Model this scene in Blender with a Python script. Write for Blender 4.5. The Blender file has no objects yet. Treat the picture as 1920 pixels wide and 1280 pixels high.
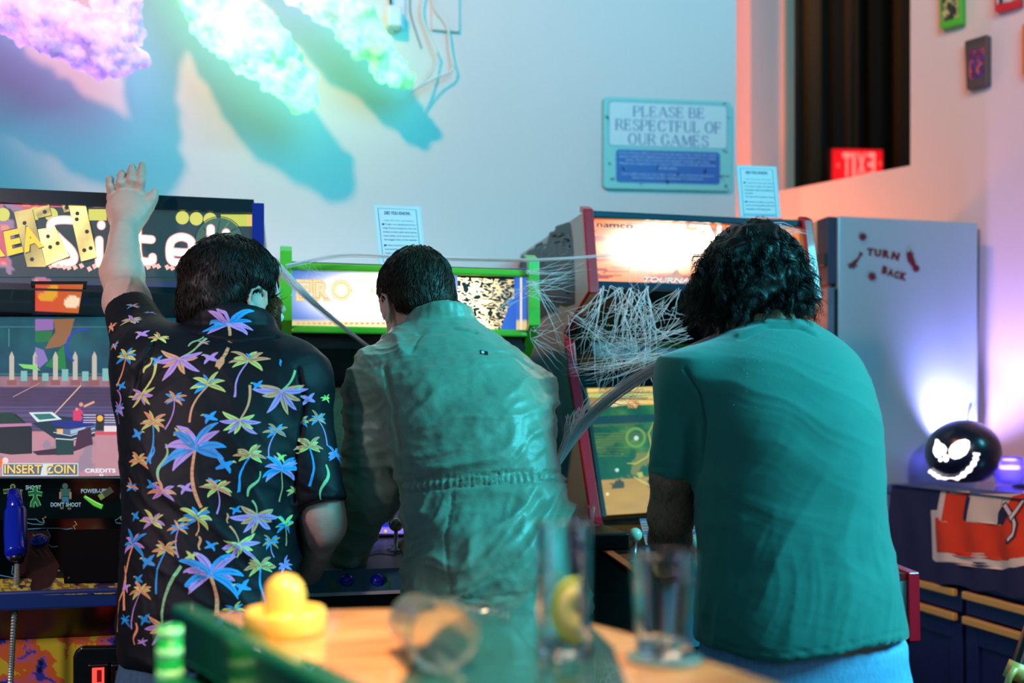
import bpy, bmesh, math, random
import numpy as np
from mathutils import Vector, Matrix
from mathutils.bvhtree import BVHTree
random.seed(7); rng = np.random.default_rng(7)
sc = bpy.context.scene
COL = sc.collection
# ---------------------------------------------------------------- camera
TH = math.radians(12.8); c_, s_ = math.cos(TH), math.sin(TH)
FP = 1900.0; HC = 1.32; HZ = 780.0
cam_d = bpy.data.cameras.new('camera'); cam = bpy.data.objects.new('camera', cam_d); COL.objects.link(cam)
cam.location = (0, 0, HC); cam.rotation_euler = (math.pi/2, 0, -TH)
cam_d.sensor_width = 36; cam_d.lens = FP/1920*36; cam_d.shift_y = (HZ-640)/1920
cam_d.clip_start = .05
cam_d.dof.use_dof = True; cam_d.dof.focus_distance = 2.12; cam_d.dof.aperture_fstop = 1.8
sc.camera = cam
# ---------------------------------------------------------------- exposure, world, lights
sc.view_settings.view_transform = 'Standard'; sc.view_settings.look = 'None'
sc.view_settings.exposure = 0.0; sc.view_settings.gamma = 1.0; sc.view_settings.use_curve_mapping = False
w = bpy.data.worlds.new('world'); sc.world = w; w.use_nodes = True
w.node_tree.nodes['Background'].inputs[0].default_value = (.02, .10, .13, 1)
w.node_tree.nodes['Background'].inputs[1].default_value = .8

def light(name, kind, loc, target, energy, color, **kw):
    d = bpy.data.lights.new(name, kind); o = bpy.data.objects.new(name, d); COL.objects.link(o)
    o.location = loc; d.energy = energy; d.color = color
    if target is not None:
        o.rotation_euler = (Vector(target)-Vector(loc)).to_track_quat('-Z', 'Y').to_euler()
    for k, v in kw.items(): setattr(d, k, v)
    return o
# teal room light from the right of the camera, near the ceiling
light('teal_ceiling_light', 'SPOT', (2.9, .35, 2.75), (.62, 1.95, .98), 1120, (.07, .56, .72), spot_size=math.radians(54), spot_blend=.7, shadow_soft_size=.55)
# teal-blue and warm spotlights thrown at the upper wall; the clouds' shadows fall in it
light('wall_wash_light', 'SPOT', (1.15, .3, 3.3), (.7, 3.3, 3.75), 430, (.0, .56, .78), spot_size=math.radians(88), spot_blend=.3, shadow_soft_size=1.1)
light('warm_wall_spot', 'SPOT', (-.85, 1.3, 3.85), (1.05, 3.3, 3.6), 215, (1.0, .36, .16), spot_size=math.radians(104), spot_blend=.15, shadow_soft_size=.10)
# neutral-warm fill spot added on the left for the palm shirt and raised arm
light('palm_shirt_fill', 'SPOT', (-1.9, .3, 2.2), (-.84, 2.0, 1.42), 190, (1.0, .74, .80), spot_size=math.radians(38), spot_blend=.5, shadow_soft_size=.15)
# unseen strip lights added beside the table for edge highlights in the glasses
light('purple_glass_edge_fill', 'AREA', (-.95, .55, 1.35), (.1, 1.0, 1.15), 1.6, (.75, .45, 1.0), shape='RECTANGLE', size=.05, size_y=.9)
light('blue_glass_edge_fill', 'AREA', (1.15, .45, 1.35), (.2, 1.0, 1.15), 2.2, (.5, .75, 1.0), shape='RECTANGLE', size=.06, size_y=.9)
# orange lamp in the gap behind the fighting game cabinet
light('orange_gap_light', 'POINT', (1.66, 3.46, 1.72), None, 9, (1.0, .24, .06), shadow_soft_size=.05)
light('orange_strip_light', 'AREA', (1.60, 3.56, 2.5), (1.98, 4.06, 2.5), 8.5, (1.0, .18, .04), shape='RECTANGLE', size=.06, size_y=2.4)
# warm lamp high on the right lighting the slanted wall
light('warm_right_lamp', 'SPOT', (1.2, 1.2, 3.6), (2.9, 2.7, 2.4), 52, (1.0, .50, .40), spot_size=math.radians(66), spot_blend=.6, shadow_soft_size=.2)
# dim room light beyond the opening
light('back_room_light', 'POINT', (2.3, 4.5, 3.6), None, 16, (1.0, .58, .30), shadow_soft_size=.1)
light('sideboard_spot', 'SPOT', (1.1, .2, 2.2), (1.86, 2.2, .95), 85, (1.0, .72, .62), spot_size=math.radians(34), spot_blend=.6, shadow_soft_size=.08)
# warm lamp above the bar table
light('table_lamp_light', 'AREA', (.12, .78, 2.0), (.06, 1.08, 1.08), 3.5, (1.0, .62, .38), shape='DISK', size=.26, spread=math.radians(62))

# ---------------------------------------------------------------- measuring helpers (photo pixel -> place in the room)
def W(xc, yc, z): return Vector((xc*c_+yc*s_, -xc*s_+yc*c_, z))
def C(px, py, d): return W((px-960)/FP*d, d, HC-(py-HZ)/FP*d)
def onY(px, py, Y):
    a = (px-960)/FP; return C(px, py, Y/(c_-a*s_))
def onX(px, py, X):
    a = (px-960)/FP; return C(px, py, X/(a*c_+s_))
def onZ(px, py, z): return C(px, py, (HC-z)*FP/(py-HZ))
def onP(px, py, p0, n):
    p0 = Vector(p0); n = Vector(n); o = Vector((0, 0, HC)); r = C(px, py, 1)-o
    return o+r*((p0-o).dot(n)/r.dot(n))
def lin(c):
    out = []
    for v in c[:3]:
        v = v/255.; out.append(v/12.92 if v <= .04045 else ((v+.055)/1.055)**2.4)
    return tuple(out)
# ---------------------------------------------------------------- objects
def props(o, label=None, cat=None, group=None, kind=None):
    if label: o['label'] = label
    if cat: o['category'] = cat
    if group: o['group'] = group
    if kind: o['kind'] = kind
    return o
def thing(name, loc, label, cat, group=None):
    o = bpy.data.objects.new(name, None); COL.objects.link(o); o.location = loc; o.empty_display_size = .1
    return props(o, label, cat, group)
def put(o, parent):
    if parent is not None:
        o.parent = parent
        m = Matrix.Identity(4); p = parent
        while p is not None:
            m = Matrix.Translation(-p.location) @ m if p.type == 'EMPTY' else m
            p = None if p.type == 'EMPTY' else p.parent
            break
        if parent.type == 'EMPTY': o.matrix_parent_inverse = Matrix.Translation(-Vector(parent.location))
    return o
def mk(name, geo, mat, parent=None, smooth=False, bevel=0, seg=2, label=None, cat=None, group=None, kind=None):
    """geo: list of (verts, faces); one object"""
    if isinstance(geo, tuple): geo = [geo]
    V = []; Fc = []
    for v, f in geo:
        b = len(V); V += [tuple(p) for p in v]; Fc += [tuple(i+b for i in q) for q in f]
    me = bpy.data.meshes.new(name); me.from_pydata(V, [], Fc); me.validate()
    bm = bmesh.new(); bm.from_mesh(me); bmesh.ops.recalc_face_normals(bm, faces=bm.faces); bm.to_mesh(me); bm.free()
    return fin(name, me, mat, parent, smooth, bevel, seg, label, cat, group, kind)
def fin(name, me, mat, parent=None, smooth=False, bevel=0, seg=2, label=None, cat=None, group=None, kind=None):
    me.materials.append(mat)
    if smooth: me.polygons.foreach_set('use_smooth', [True]*len(me.polygons))
    o = bpy.data.objects.new(name, me); COL.objects.link(o); put(o, parent)
    if bevel:
        m = o.modifiers.new('bevel', 'BEVEL'); m.width = bevel; m.segments = seg; m.limit_method = 'ANGLE'; m.angle_limit = .6
    return props(o, label, cat, group, kind)
def box(x0, x1, y0, y1, z0, z1):
    v = [(x, y, z) for x in (x0, x1) for y in (y0, y1) for z in (z0, z1)]
    return v, [(0,1,3,2), (4,6,7,5), (0,4,5,1), (2,3,7,6), (0,2,6,4), (1,5,7,3)]
def obox(o, ax, ay, az, lx, ly, lz):
    """oriented box: origin corner o, unit axes, lengths"""
    o, ax, ay, az = Vector(o), Vector(ax).normalized(), Vector(ay).normalized(), Vector(az).normalized()
    v = [o+ax*(lx*i)+ay*(ly*j)+az*(lz*k) for i in (0, 1) for j in (0, 1) for k in (0, 1)]
    return v, [(0,1,3,2), (4,6,7,5), (0,4,5,1), (2,3,7,6), (0,2,6,4), (1,5,7,3)]
def prismX(poly, x0, x1):
    """poly of (y,z), extruded along X"""
    n = len(poly)
    v = [(x0, y, z) for y, z in poly]+[(x1, y, z) for y, z in poly]
    f = [tuple(range(n)), tuple(range(2*n-1, n-1, -1))]
    f += [(i, i+n, (i+1) % n+n, (i+1) % n) for i in range(n)]
    return v, f
def prismZ(poly, z0, z1):
    n = len(poly)
    v = [(x, y, z0) for x, y in poly]+[(x, y, z1) for x, y in poly]
    f = [tuple(range(n))[::-1], tuple(range(n, 2*n))]
    f += [(i, (i+1) % n, (i+1) % n+n, i+n) for i in range(n)]
    return v, f
def slabN(pts, n, t):
    """flat polygon pts (3D) thickened by t against normal n"""
    n = Vector(n).normalized(); k = len(pts); pts = [Vector(p) for p in pts]
    v = pts+[p-n*t for p in pts]
    f = [tuple(range(k)), tuple(range(2*k-1, k-1, -1))]+[(i, i+k, (i+1) % k+k, (i+1) % k) for i in range(k)]
    return v, f
def tube(pts, r, n=8, cap=True):
    pts = [Vector(p) for p in pts]; m = len(pts)
    rr = r if hasattr(r, '__len__') else [r]*m
    V = []; Fc = []; up = None
    for i, p in enumerate(pts):
        t = (pts[min(i+1, m-1)]-pts[max(i-1, 0)]).normalized()
        if up is None:
            up = t.orthogonal().normalized()
        else:
            up = (up-t*up.dot(t)); up = up.normalized() if up.length > 1e-6 else t.orthogonal().normalized()
        b = t.cross(up)
        for k in range(n):
            a = 2*math.pi*k/n; V.append(p+up*(rr[i]*math.cos(a))+b*(rr[i]*math.sin(a)))
    for i in range(m-1):
        for k in range(n):
            Fc.append((i*n+k, i*n+(k+1) % n, (i+1)*n+(k+1) % n, (i+1)*n+k))
    if cap:
        Fc.append(tuple(range(n))[::-1]); Fc.append(tuple(range((m-1)*n, m*n)))
    return V, Fc
def lathe(prof, o, axis=(0, 0, 1), n=32):
    """prof: list of (r, h) along the axis"""
    o = Vector(o); ax = Vector(axis).normalized(); u = ax.orthogonal().normalized(); w2 = ax.cross(u)
    V = []; Fc = []; m = len(prof)
    for r, h in prof:
        for k in range(n):
            a = 2*math.pi*k/n; V.append(o+ax*h+(u*math.cos(a)+w2*math.sin(a))*max(r, 1e-5))
    for i in range(m-1):
        for k in range(n):
            Fc.append((i*n+k, i*n+(k+1) % n, (i+1)*n+(k+1) % n, (i+1)*n+k))
    return V, Fc
def dense(prof):
    out = [prof[0]]
    for p, q in zip(prof[:-1], prof[1:]):
        L = math.hypot(q[0]-p[0], q[1]-p[1])
        if L > .006:
            for t in (.0006/L, .0018/L, .25, .5, .75, 1-.0018/L, 1-.0006/L): out.append((p[0]+(q[0]-p[0])*t, p[1]+(q[1]-p[1])*t))
        out.append(q)
    return out
def bez(pts, n=24):
    """Catmull-Rom through 3D points"""
    P = [Vector(p) for p in pts]; P = [P[0]*2-P[1]]+P+[P[-1]*2-P[-2]]; out = []
    segs = len(P)-3; per = max(2, n//segs)
    for i in range(segs):
        a, b, c, d = P[i:i+4]
        for k in range(per):
            t = k/per
            out.append(.5*((2*b)+(c-a)*t+(2*a-5*b+4*c-d)*t*t+(3*b-a-3*c+d)*t**3))
    out.append(P[-2]); return out
# ---------------------------------------------------------------- materials
MC = {}
def mat(name, col=(128,128,128), rough=.5, metal=0, spec=.5, var=.0, vscale=20, bump=0, bscale=80, coat=0, sheen=0, trans=0, ior=1.45, alpha=1, emit=None, es=0, stretch=None, sss=0):
    if name in MC: return MC[name]
    m = bpy.data.materials.new(name); m.use_nodes = True; nt = m.node_tree; b = nt.nodes['Principled BSDF']
    L = lin(col); b.inputs['Base Color'].default_value = (*L, 1)
    b.inputs['Roughness'].default_value = rough; b.inputs['Metallic'].default_value = metal
    b.inputs['Specular IOR Level'].default_value = spec; b.inputs['Coat Weight'].default_value = coat
    b.inputs['Sheen Weight'].default_value = sheen; b.inputs['Transmission Weight'].default_value = trans
    b.inputs['IOR'].default_value = ior; b.inputs['Alpha'].default_value = alpha
    if sss: b.inputs['Subsurface Weight'].default_value = sss; b.inputs['Subsurface Radius'].default_value = (.012, .005, .003)
    if emit: b.inputs['Emission Color'].default_value = (*lin(emit), 1); b.inputs['Emission Strength'].default_value = es
    tc = nt.nodes.new('ShaderNodeTexCoord'); src = tc.outputs['Object']
    if stretch:
        mp = nt.nodes.new('ShaderNodeMapping'); mp.inputs['Scale'].default_value = stretch
        nt.links.new(src, mp.inputs[0]); src = mp.outputs[0]
    if var:
        n = nt.nodes.new('ShaderNodeTexNoise'); n.inputs['Scale'].default_value = vscale; n.inputs['Detail'].default_value = 5
        nt.links.new(src, n.inputs['Vector'])
        mx = nt.nodes.new('ShaderNodeMix'); mx.data_type = 'RGBA'
        mx.inputs[6].default_value = (*[v*(1-var) for v in L], 1); mx.inputs[7].default_value = (*[min(1, v*(1+var)) for v in L], 1)
        nt.links.new(n.outputs[0], mx.inputs[0]); nt.links.new(mx.outputs[2], b.inputs['Base Color'])
    if bump:
        n = nt.nodes.new('ShaderNodeTexNoise'); n.inputs['Scale'].default_value = bscale; n.inputs['Detail'].default_value = 6
        nt.links.new(src, n.inputs['Vector'])
        bp = nt.nodes.new('ShaderNodeBump'); bp.inputs['Strength'].default_value = bump; bp.inputs['Distance'].default_value = .004
        nt.links.new(n.outputs[0], bp.inputs['Height']); nt.links.new(bp.outputs[0], b.inputs['Normal'])
    MC[name] = m; return m
def art_mat(name, emit=0., rough=.5, spec=.5, coat=0):
    """colour comes from the mesh colour attribute (flat print); emit>0 for backlit signs and screens"""
    if name in MC: return MC[name]
    m = bpy.data.materials.new(name); m.use_nodes = True; nt = m.node_tree; b = nt.nodes['Principled BSDF']
    a = nt.nodes.new('ShaderNodeAttribute'); a.attribute_name = 'Col'
    b.inputs['Roughness'].default_value = rough; b.inputs['Specular IOR Level'].default_value = spec
    b.inputs['Coat Weight'].default_value = coat
    if emit:
        b.inputs['Base Color'].default_value = (.01, .01, .01, 1)
        nt.links.new(a.outputs[0], b.inputs['Emission Color']); b.inputs['Emission Strength'].default_value = emit
    else:
        nt.links.new(a.outputs[0], b.inputs['Base Color'])
    MC[name] = m; return m
# ---------------------------------------------------------------- flat print: coloured polygons laid on a surface
_tc = {}
def text_geo(s, bold=0., shear=0., spacing=1.):
    k = (s, bold, shear, spacing)
    if k in _tc: return _tc[k]
    cu = bpy.data.curves.new('t', 'FONT'); cu.body = s; cu.offset = bold; cu.shear = shear; cu.space_character = spacing
    cu.resolution_u = 3; cu.fill_mode = 'FRONT'
    o = bpy.data.objects.new('t', cu); COL.objects.link(o)
    dg = bpy.context.evaluated_depsgraph_get(); me = bpy.data.meshes.new_from_object(o.evaluated_get(dg))
    V = [(v.co.x, v.co.y) for v in me.vertices]; Fc = [tuple(p.vertices) for p in me.polygons]
    bpy.data.objects.remove(o); bpy.data.curves.remove(cu); bpy.data.meshes.remove(me)
    xs = [v[0] for v in V]; ys = [v[1] for v in V]
    x0, x1, y0, y1 = min(xs), max(xs), min(ys), max(ys)
    V = [((x-x0)/(x1-x0), (y-y0)/(y1-y0)) for x, y in V]
    _tc[k] = (V, Fc); return V, Fc
class Art:
    def __init__(s, mapf, step=.00007): s.map = mapf; s.step = step; s.V = []; s.F = []; s.C = []; s.layer = 0
    def add(s, V, Fc, col, up=True):
        if up: s.layer += 1
        b = len(s.V)
        for i, v in enumerate(V):
            s.V.append(s.map(v[0], v[1], s.layer*s.step))
            cc = col[i] if isinstance(col, list) else col
            s.C.append((*cc, 1) if len(cc) == 3 else cc)
        s.F += [tuple(i+b for i in f) for f in Fc]
    def poly(s, pts, col, up=True): s.add(pts, [tuple(range(len(pts)))], lin(col), up)
    def rect(s, x0, y0, x1, y1, col, up=True): s.poly([(x0,y0),(x1,y0),(x1,y1),(x0,y1)], col, up)
    def circ(s, x, y, r, col, n=16, up=True, ry=None):
        ry = ry or r; s.poly([(x+r*math.cos(2*math.pi*k/n), y+ry*math.sin(2*math.pi*k/n)) for k in range(n)], col, up)
    def line(s, pts, w, col, up=True, taper=None):
        n = len(pts); V = []
        for i, p in enumerate(pts):
            a = pts[max(i-1, 0)]; b = pts[min(i+1, n-1)]
            dx, dy = b[0]-a[0], b[1]-a[1]; L = math.hypot(dx, dy) or 1
            ww = w[i] if hasattr(w, '__len__') else w
            V += [(p[0]-dy/L*ww/2, p[1]+dx/L*ww/2), (p[0]+dy/L*ww/2, p[1]-dx/L*ww/2)]
        s.add(V, [(2*i, 2*i+1, 2*i+3, 2*i+2) for i in range(n-1)], lin(col), up)
    def ring(s, x, y, r, w, col, n=24, a0=0, a1=2*math.pi, up=True):
        s.line([(x+r*math.cos(a0+(a1-a0)*k/n), y+r*math.sin(a0+(a1-a0)*k/n)) for k in range(n+1)], w, col, up)
    def rrect(s, x0, y0, x1, y1, r, col, quad=None):
        pts = []
        for cx, cy, a in ((x1-r, y1-r, 0), (x0+r, y1-r, 90), (x0+r, y0+r, 180), (x1-r, y0+r, 270)):
            pts += [(cx+r*math.cos(math.radians(a+k*22.5)), cy+r*math.sin(math.radians(a+k*22.5))) for k in range(5)]
        if quad: pts = [quad(*p) for p in pts]
        s.poly(pts, col)
    def grid(s, quad, nx, ny, func):
        """quad: 4 corners TL,TR,BR,BL; func(u,v)->sRGB colour or linear triple tagged by len 4"""
        V = []; Cc = []
        (ax, ay), (bx, by), (cx, cy), (dx, dy) = quad
        for j in range(ny+1):
            for i in range(nx+1):
                u, v = i/nx, j/ny
                V.append(((ax*(1-u)+bx*u)*(1-v)+(dx*(1-u)+cx*u)*v, (ay*(1-u)+by*u)*(1-v)+(dy*(1-u)+cy*u)*v))
                cc = func(u, v); Cc.append(tuple(cc[:3]) if len(cc) == 4 else lin(cc))
        Fc = [(j*(nx+1)+i, j*(nx+1)+i+1, (j+1)*(nx+1)+i+1, (j+1)*(nx+1)+i) for j in range(ny) for i in range(nx)]
        s.add(V, Fc, Cc)
    def text(s, t, quad, col, bold=0., shear=0., spacing=1., up=True):
        """quad: TL,TR,BR,BL of the text's ink box"""
        V, Fc = text_geo(t, bold, shear, spacing); (ax, ay), (bx, by), (cx, cy), (dx, dy) = quad
        P = [((dx*(1-u)+cx*u)*(1-v)+(ax*(1-u)+bx*u)*v, (dy*(1-u)+cy*u)*(1-v)+(ay*(1-u)+by*u)*v) for u, v in V]
        s.add(P, Fc, col if isinstance(col, list) else lin(col), up)
    def tbox(s, t, x0, y0, x1, y1, col, dy=0, **k): s.text(t, [(x0, y0), (x1, y0+dy), (x1, y1+dy), (x0, y1)], col, **k)
    def scribble(s, x0, y0, x1, dy, h, col, seed=0):
        """a line of small print too fine to read: short word-length dashes of letters"""
        r = random.Random(seed); x = x0; words = ''
        while len(words) < 34: words += r.choice(['the', 'game', 'was', 'made', 'and', 'first', 'play', 'in', 'of', 'arcade', 'by', 'years'])+' '
        s.tbox(words.strip()[:int(34)].strip(), x0, y0, x1, y0+h, col, dy=dy, bold=.01)
    def build(s, name, m, parent=None, **kw):
        me = bpy.data.meshes.new(name); me.from_pydata([tuple(v) for v in s.V], [], s.F)
        at = me.color_attributes.new('Col', 'FLOAT_COLOR', 'POINT')
        at.data.foreach_set('color', np.array(s.C, dtype=np.float32).ravel())
        return fin(name, me, m, parent, **kw)
def plane_map(p0, n):
    p0 = Vector(p0); n = Vector(n).normalized()
    def f(px, py, h): return onP(px, py, p0+n*h, n)
    return f
# ---------------------------------------------------------------- noise
def _h(ix, iy, iz, seed):
    v = (ix*374761393+iy*668265263+iz*2147483647+seed*974634777) & 0xffffffff
    v = ((v ^ (v >> 13))*1274126177) & 0xffffffff
    return ((v ^ (v >> 16)) & 0xffff)/65535.
def vnoise(P, seed=0):
    P = np.asarray(P, dtype=np.float64); I = np.floor(P).astype(np.int64); f = P-I; f = f*f*(3-2*f)
    r = 0
    for dx in (0, 1):
        for dy in (0, 1):
            for dz in (0, 1):
                wgt = (f[..., 0] if dx else 1-f[..., 0])*(f[..., 1] if dy else 1-f[..., 1])*(f[..., 2] if dz else 1-f[..., 2])
                r = r+wgt*_h(I[..., 0]+dx, I[..., 1]+dy, I[..., 2]+dz, seed)
    return r
def fbm(P, o=4, seed=0):
    P = np.asarray(P, dtype=np.float64); a = .5; r = 0; t = 0
    for k in range(o): r = r+a*vnoise(P*(2**k)+k*17.3, seed+k); t += a; a *= .5
    return r/t
# ---------------------------------------------------------------- implicit surfaces
class SDF:
    """smooth union of round cones, ellipsoids and lofts, in camera-aligned metres (x right, y away, z up)"""
    def __init__(s, lo, hi, h):
        s.lo = np.array(lo, float); s.h = h; s.n = np.ceil((np.array(hi)-s.lo)/h).astype(int)+1
        s.F = np.full(s.n, 1., np.float32); s.ax = [s.lo[i]+h*np.arange(s.n[i]) for i in range(3)]
    def sub(s, lo, hi, m):
        sl = []
        for i in range(3):
            a = int(max(0, math.floor((lo[i]-m-s.lo[i])/s.h))); b = int(min(s.n[i], math.ceil((hi[i]+m-s.lo[i])/s.h)+1))
            if a >= b: return None
            sl.append(slice(a, b))
        return tuple(sl), np.meshgrid(*[s.ax[i][sl[i]] for i in range(3)], indexing='ij')
    def blend(s, sl, D, k, op):
        A = s.F[sl]; D = D.astype(np.float32)
        if op == 'cut': A = -A
        hh = np.clip(.5+.5*(A-D)/k, 0, 1); R = A*(1-hh)+D*hh-k*hh*(1-hh)
        s.F[sl] = -R if op == 'cut' else R
    def cone(s, a, b, ra, rb, k=.01, op='add'):
        a, b = np.array(a, float), np.array(b, float); m = max(ra, rb)+k+2*s.h
        q = s.sub(np.minimum(a, b), np.maximum(a, b), m)
        if q is None: return
        sl, (X, Y, Z) = q; ab = b-a; L = ab@ab+1e-12
        t = np.clip(((X-a[0])*ab[0]+(Y-a[1])*ab[1]+(Z-a[2])*ab[2])/L, 0, 1)
        D = np.sqrt((X-a[0]-t*ab[0])**2+(Y-a[1]-t*ab[1])**2+(Z-a[2]-t*ab[2])**2)-(ra+(rb-ra)*t)
        s.blend(sl, D, k, op)
    def ell(s, c, r, axes=None, k=.01, op='add'):
        c = np.array(c, float); r = np.array(r, float); m = max(r)+k+2*s.h
        q = s.sub(c, c, m)
        if q is None: return
        sl, (X, Y, Z) = q; P = np.stack([X-c[0], Y-c[1], Z-c[2]], -1)
        if axes is not None: P = P @ np.array(axes, float).T
        k0 = np.linalg.norm(P/r, axis=-1); k1 = np.linalg.norm(P/(r*r), axis=-1)+1e-9
        s.blend(sl, k0*(k0-1)/k1, k, op)
    def loft(s, rows, k=.01, n=2.3, grow=0., cuttop=None, cutbot=None):
        """rows: (z, xl, xr, yc, half thickness), any order"""
        R = np.array(sorted(rows)); z = R[:, 0]
        zf = np.linspace(z[0], z[-1], 120); S = [np.interp(zf, z, R[:, j]) for j in range(1, 5)]
        ker = np.hanning(11); ker /= ker.sum()
        S = [np.convolve(np.pad(v, 5, 'edge'), ker, 'valid') for v in S]
        q = s.sub((S[0].min()-grow, (S[2]-S[3]).min()-grow, z[0]), (S[1].max()+grow, (S[2]+S[3]).max()+grow, z[-1]), .03)
        sl, (X, Y, Z) = q
        xl, xr, yc, th = [np.interp(Z, zf, v) for v in S]
        a = (xr-xl)/2+grow; b = th+grow; cx = (xl+xr)/2
        rho = (np.abs((X-cx)/a)**n+np.abs((Y-yc)/b)**n)**(1/n)
        D = (rho-1)*np.minimum(a, b)
        D = np.maximum(D, Z-z[-1]); D = np.maximum(D, z[0]-Z)
        s.blend(sl, D, k, 'add')
    def mesh(s, smooth=2):
        F = s.F; neg = F < 0; n = F.shape
        act = np.zeros((n[0]-1, n[1]-1, n[2]-1), bool); cnt = np.zeros(act.shape, np.int8)
        for dx in (0, 1):
            for dy in (0, 1):
                for dz in (0, 1):
                    cnt += neg[dx:n[0]-1+dx, dy:n[1]-1+dy, dz:n[2]-1+dz]
        act = (cnt > 0) & (cnt < 8)
        idx = np.argwhere(act); ids = np.full(act.shape, -1, np.int64); ids[act] = np.arange(len(idx))
        acc = np.zeros((len(idx), 3)); num = np.zeros(len(idx))
        cor = [(a, b, c) for a in (0, 1) for b in (0, 1) for c in (0, 1)]
        val = {q: F[idx[:, 0]+q[0], idx[:, 1]+q[1], idx[:, 2]+q[2]] for q in cor}
        for p in cor:
            for ax in range(3):
                if p[ax]: continue
                q = list(p); q[ax] = 1; q = tuple(q); a, b = val[p], val[q]; m = (a < 0) != (b < 0)
                t = np.where(m, a/(np.where(m, a-b, 1)), 0); pt = np.tile(np.array(p, float), (len(idx), 1)); pt[:, ax] = t
                acc += pt*m[:, None]; num += m
        V = (idx+acc/num[:, None])*s.h+s.lo
        Q = []
        for ax in range(3):
            sa = [slice(None)]*3; sb = [slice(None)]*3; sa[ax] = slice(0, -1); sb[ax] = slice(1, None)
            A, B = neg[tuple(sa)], neg[tuple(sb)]; E = np.argwhere(A != B); u, v = (ax+1) % 3, (ax+2) % 3
            ok = (E[:, u] > 0) & (E[:, v] > 0) & (E[:, u] < n[u]-1) & (E[:, v] < n[v]-1); E = E[ok]
            fl = A[tuple(E.T)]
            def g(du, dv):
                e = E.copy(); e[:, u] += du; e[:, v] += dv; return ids[tuple(e.T)]
            q4 = np.stack([g(-1, -1), g(0, -1), g(0, 0), g(-1, 0)], 1)
            q4[~fl] = q4[~fl][:, ::-1]; Q.append(q4)
        Q = np.concatenate(Q)
        for _ in range(smooth):
            S = np.zeros_like(V); N = np.zeros(len(V))
            for a, b in ((0, 1), (1, 2), (2, 3), (3, 0)):
                for i, j in ((a, b), (b, a)):
                    for d in range(3): S[:, d] += np.bincount(Q[:, i], V[Q[:, j], d], len(V))
                    N += np.bincount(Q[:, i], minlength=len(V))
            V = V*.4+.6*S/N[:, None]
        return V, Q
def normals(V, Q):
    nn = np.cross(V[Q[:, 2]]-V[Q[:, 0]], V[Q[:, 3]]-V[Q[:, 1]]); N = np.zeros_like(V)
    for j in range(4):
        for d in range(3): N[:, d] += np.bincount(Q[:, j], nn[:, d], len(V))
    return N/(np.linalg.norm(N, axis=1, keepdims=True)+1e-12)
def toworld(V): return np.stack([V[:, 0]*c_+V[:, 1]*s_, -V[:, 0]*s_+V[:, 1]*c_, V[:, 2]], 1)
def topx(V): return 960+V[:, 0]/V[:, 1]*FP, HZ-(V[:, 2]-HC)/V[:, 1]*FP
def np_mesh(name, V, Q, m, parent=None, smooth=True, world=True, **kw):
    V = toworld(V) if world else V
    me = bpy.data.meshes.new(name); me.vertices.add(len(V)); me.vertices.foreach_set('co', V.ravel())
    k = Q.shape[1]; me.loops.add(Q.size); me.loops.foreach_set('vertex_index', Q.ravel().astype(np.int32))
    me.polygons.add(len(Q)); me.polygons.foreach_set('loop_start', np.arange(0, Q.size, k, dtype=np.int32))
    me.update(calc_edges=True)
    return fin(name, me, m, parent, smooth, **kw)
def K(px, py, d): return np.array([(px-960)/FP*d, d, HC-(py-HZ)/FP*d])   # photo point at distance d, camera-aligned metres
# ================================================================ the room
WALLY = 3.30
m_wall = mat('wall_paint', (224, 224, 226), rough=.62, var=.03, vscale=3, bump=.05, bscale=120)
m_wall2 = mat('slanted_wall_paint', (222, 206, 204), rough=.6, var=.03, vscale=3, bump=.05, bscale=120)
mk('wall_back', box(-4.2, 1.558, WALLY, WALLY+.12, 0, 4.3), m_wall, kind='structure')
mk('floor', box(-4.4, 5, -3.2, 6.6, -.1, 0), mat('concrete_floor', (58, 52, 50), rough=.45, var=.3, vscale=4), kind='structure')
# slanted wall on the right, with a high opening into a dark room
DW = Vector((.4729, -.8815, 0)); NW = Vector((-.8815, -.4729, 0))
def wall_s(px):
    a = (px-960)/FP; return (3.5*a-1.61)/(.656+.755*a)
def WD(sx, z, t=0):
    p = W(1.61+.656*sx, 3.5-.755*sx, z); return p-NW*t
def wall_piece(s0, s1, z0, z1, t=.31):
    return [WD(s0, z0), WD(s1, z0), WD(s1, z1), WD(s0, z1)], t
def wp(s0, s1, z0, z1, t=.31, t0=0):
    v = [WD(s, z, d) for s in (s0, s1) for d in (t0, t) for z in (z0, z1)]
    return v, [(0,1,3,2), (4,6,7,5), (0,4,5,1), (2,3,7,6), (0,2,6,4), (1,5,7,3)]
SILL = 2.2316; sL, sR = wall_s(1407), wall_s(1707)
mk('wall_right', [wp(-1.9, 2.6, 0, SILL), wp(-1.9, sL, SILL, 4.3), wp(sR, 2.6, SILL, 4.3)], m_wall2, kind='structure')
mk('trim_1', [wp(sL, sL+.012, SILL+.001, 4.25, .30, .255), wp(sL, sL+.02, SILL+.001, 4.25, .245, .215)], mat('opening_trim', (206, 180, 160), rough=.5), kind='structure')
# dark room beyond the opening
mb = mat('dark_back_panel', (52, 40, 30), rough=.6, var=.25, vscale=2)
p0 = onY(1430, 300, 4.95)
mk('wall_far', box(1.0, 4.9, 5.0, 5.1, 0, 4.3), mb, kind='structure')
for k, px in enumerate((1493, 1530, 1580, 1600, 1650, 1700)):
    q = onY(px, 300, 4.9)
    mk('trim_%d' % (k+2), box(q.x-.03, q.x+.035, 4.93-.02*(k % 2), 4.999, 0, 4.2), mat('dark_post_%d' % (k % 2), ((34, 28, 24), (66, 52, 38))[k % 2], rough=.5), kind='structure')
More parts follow.
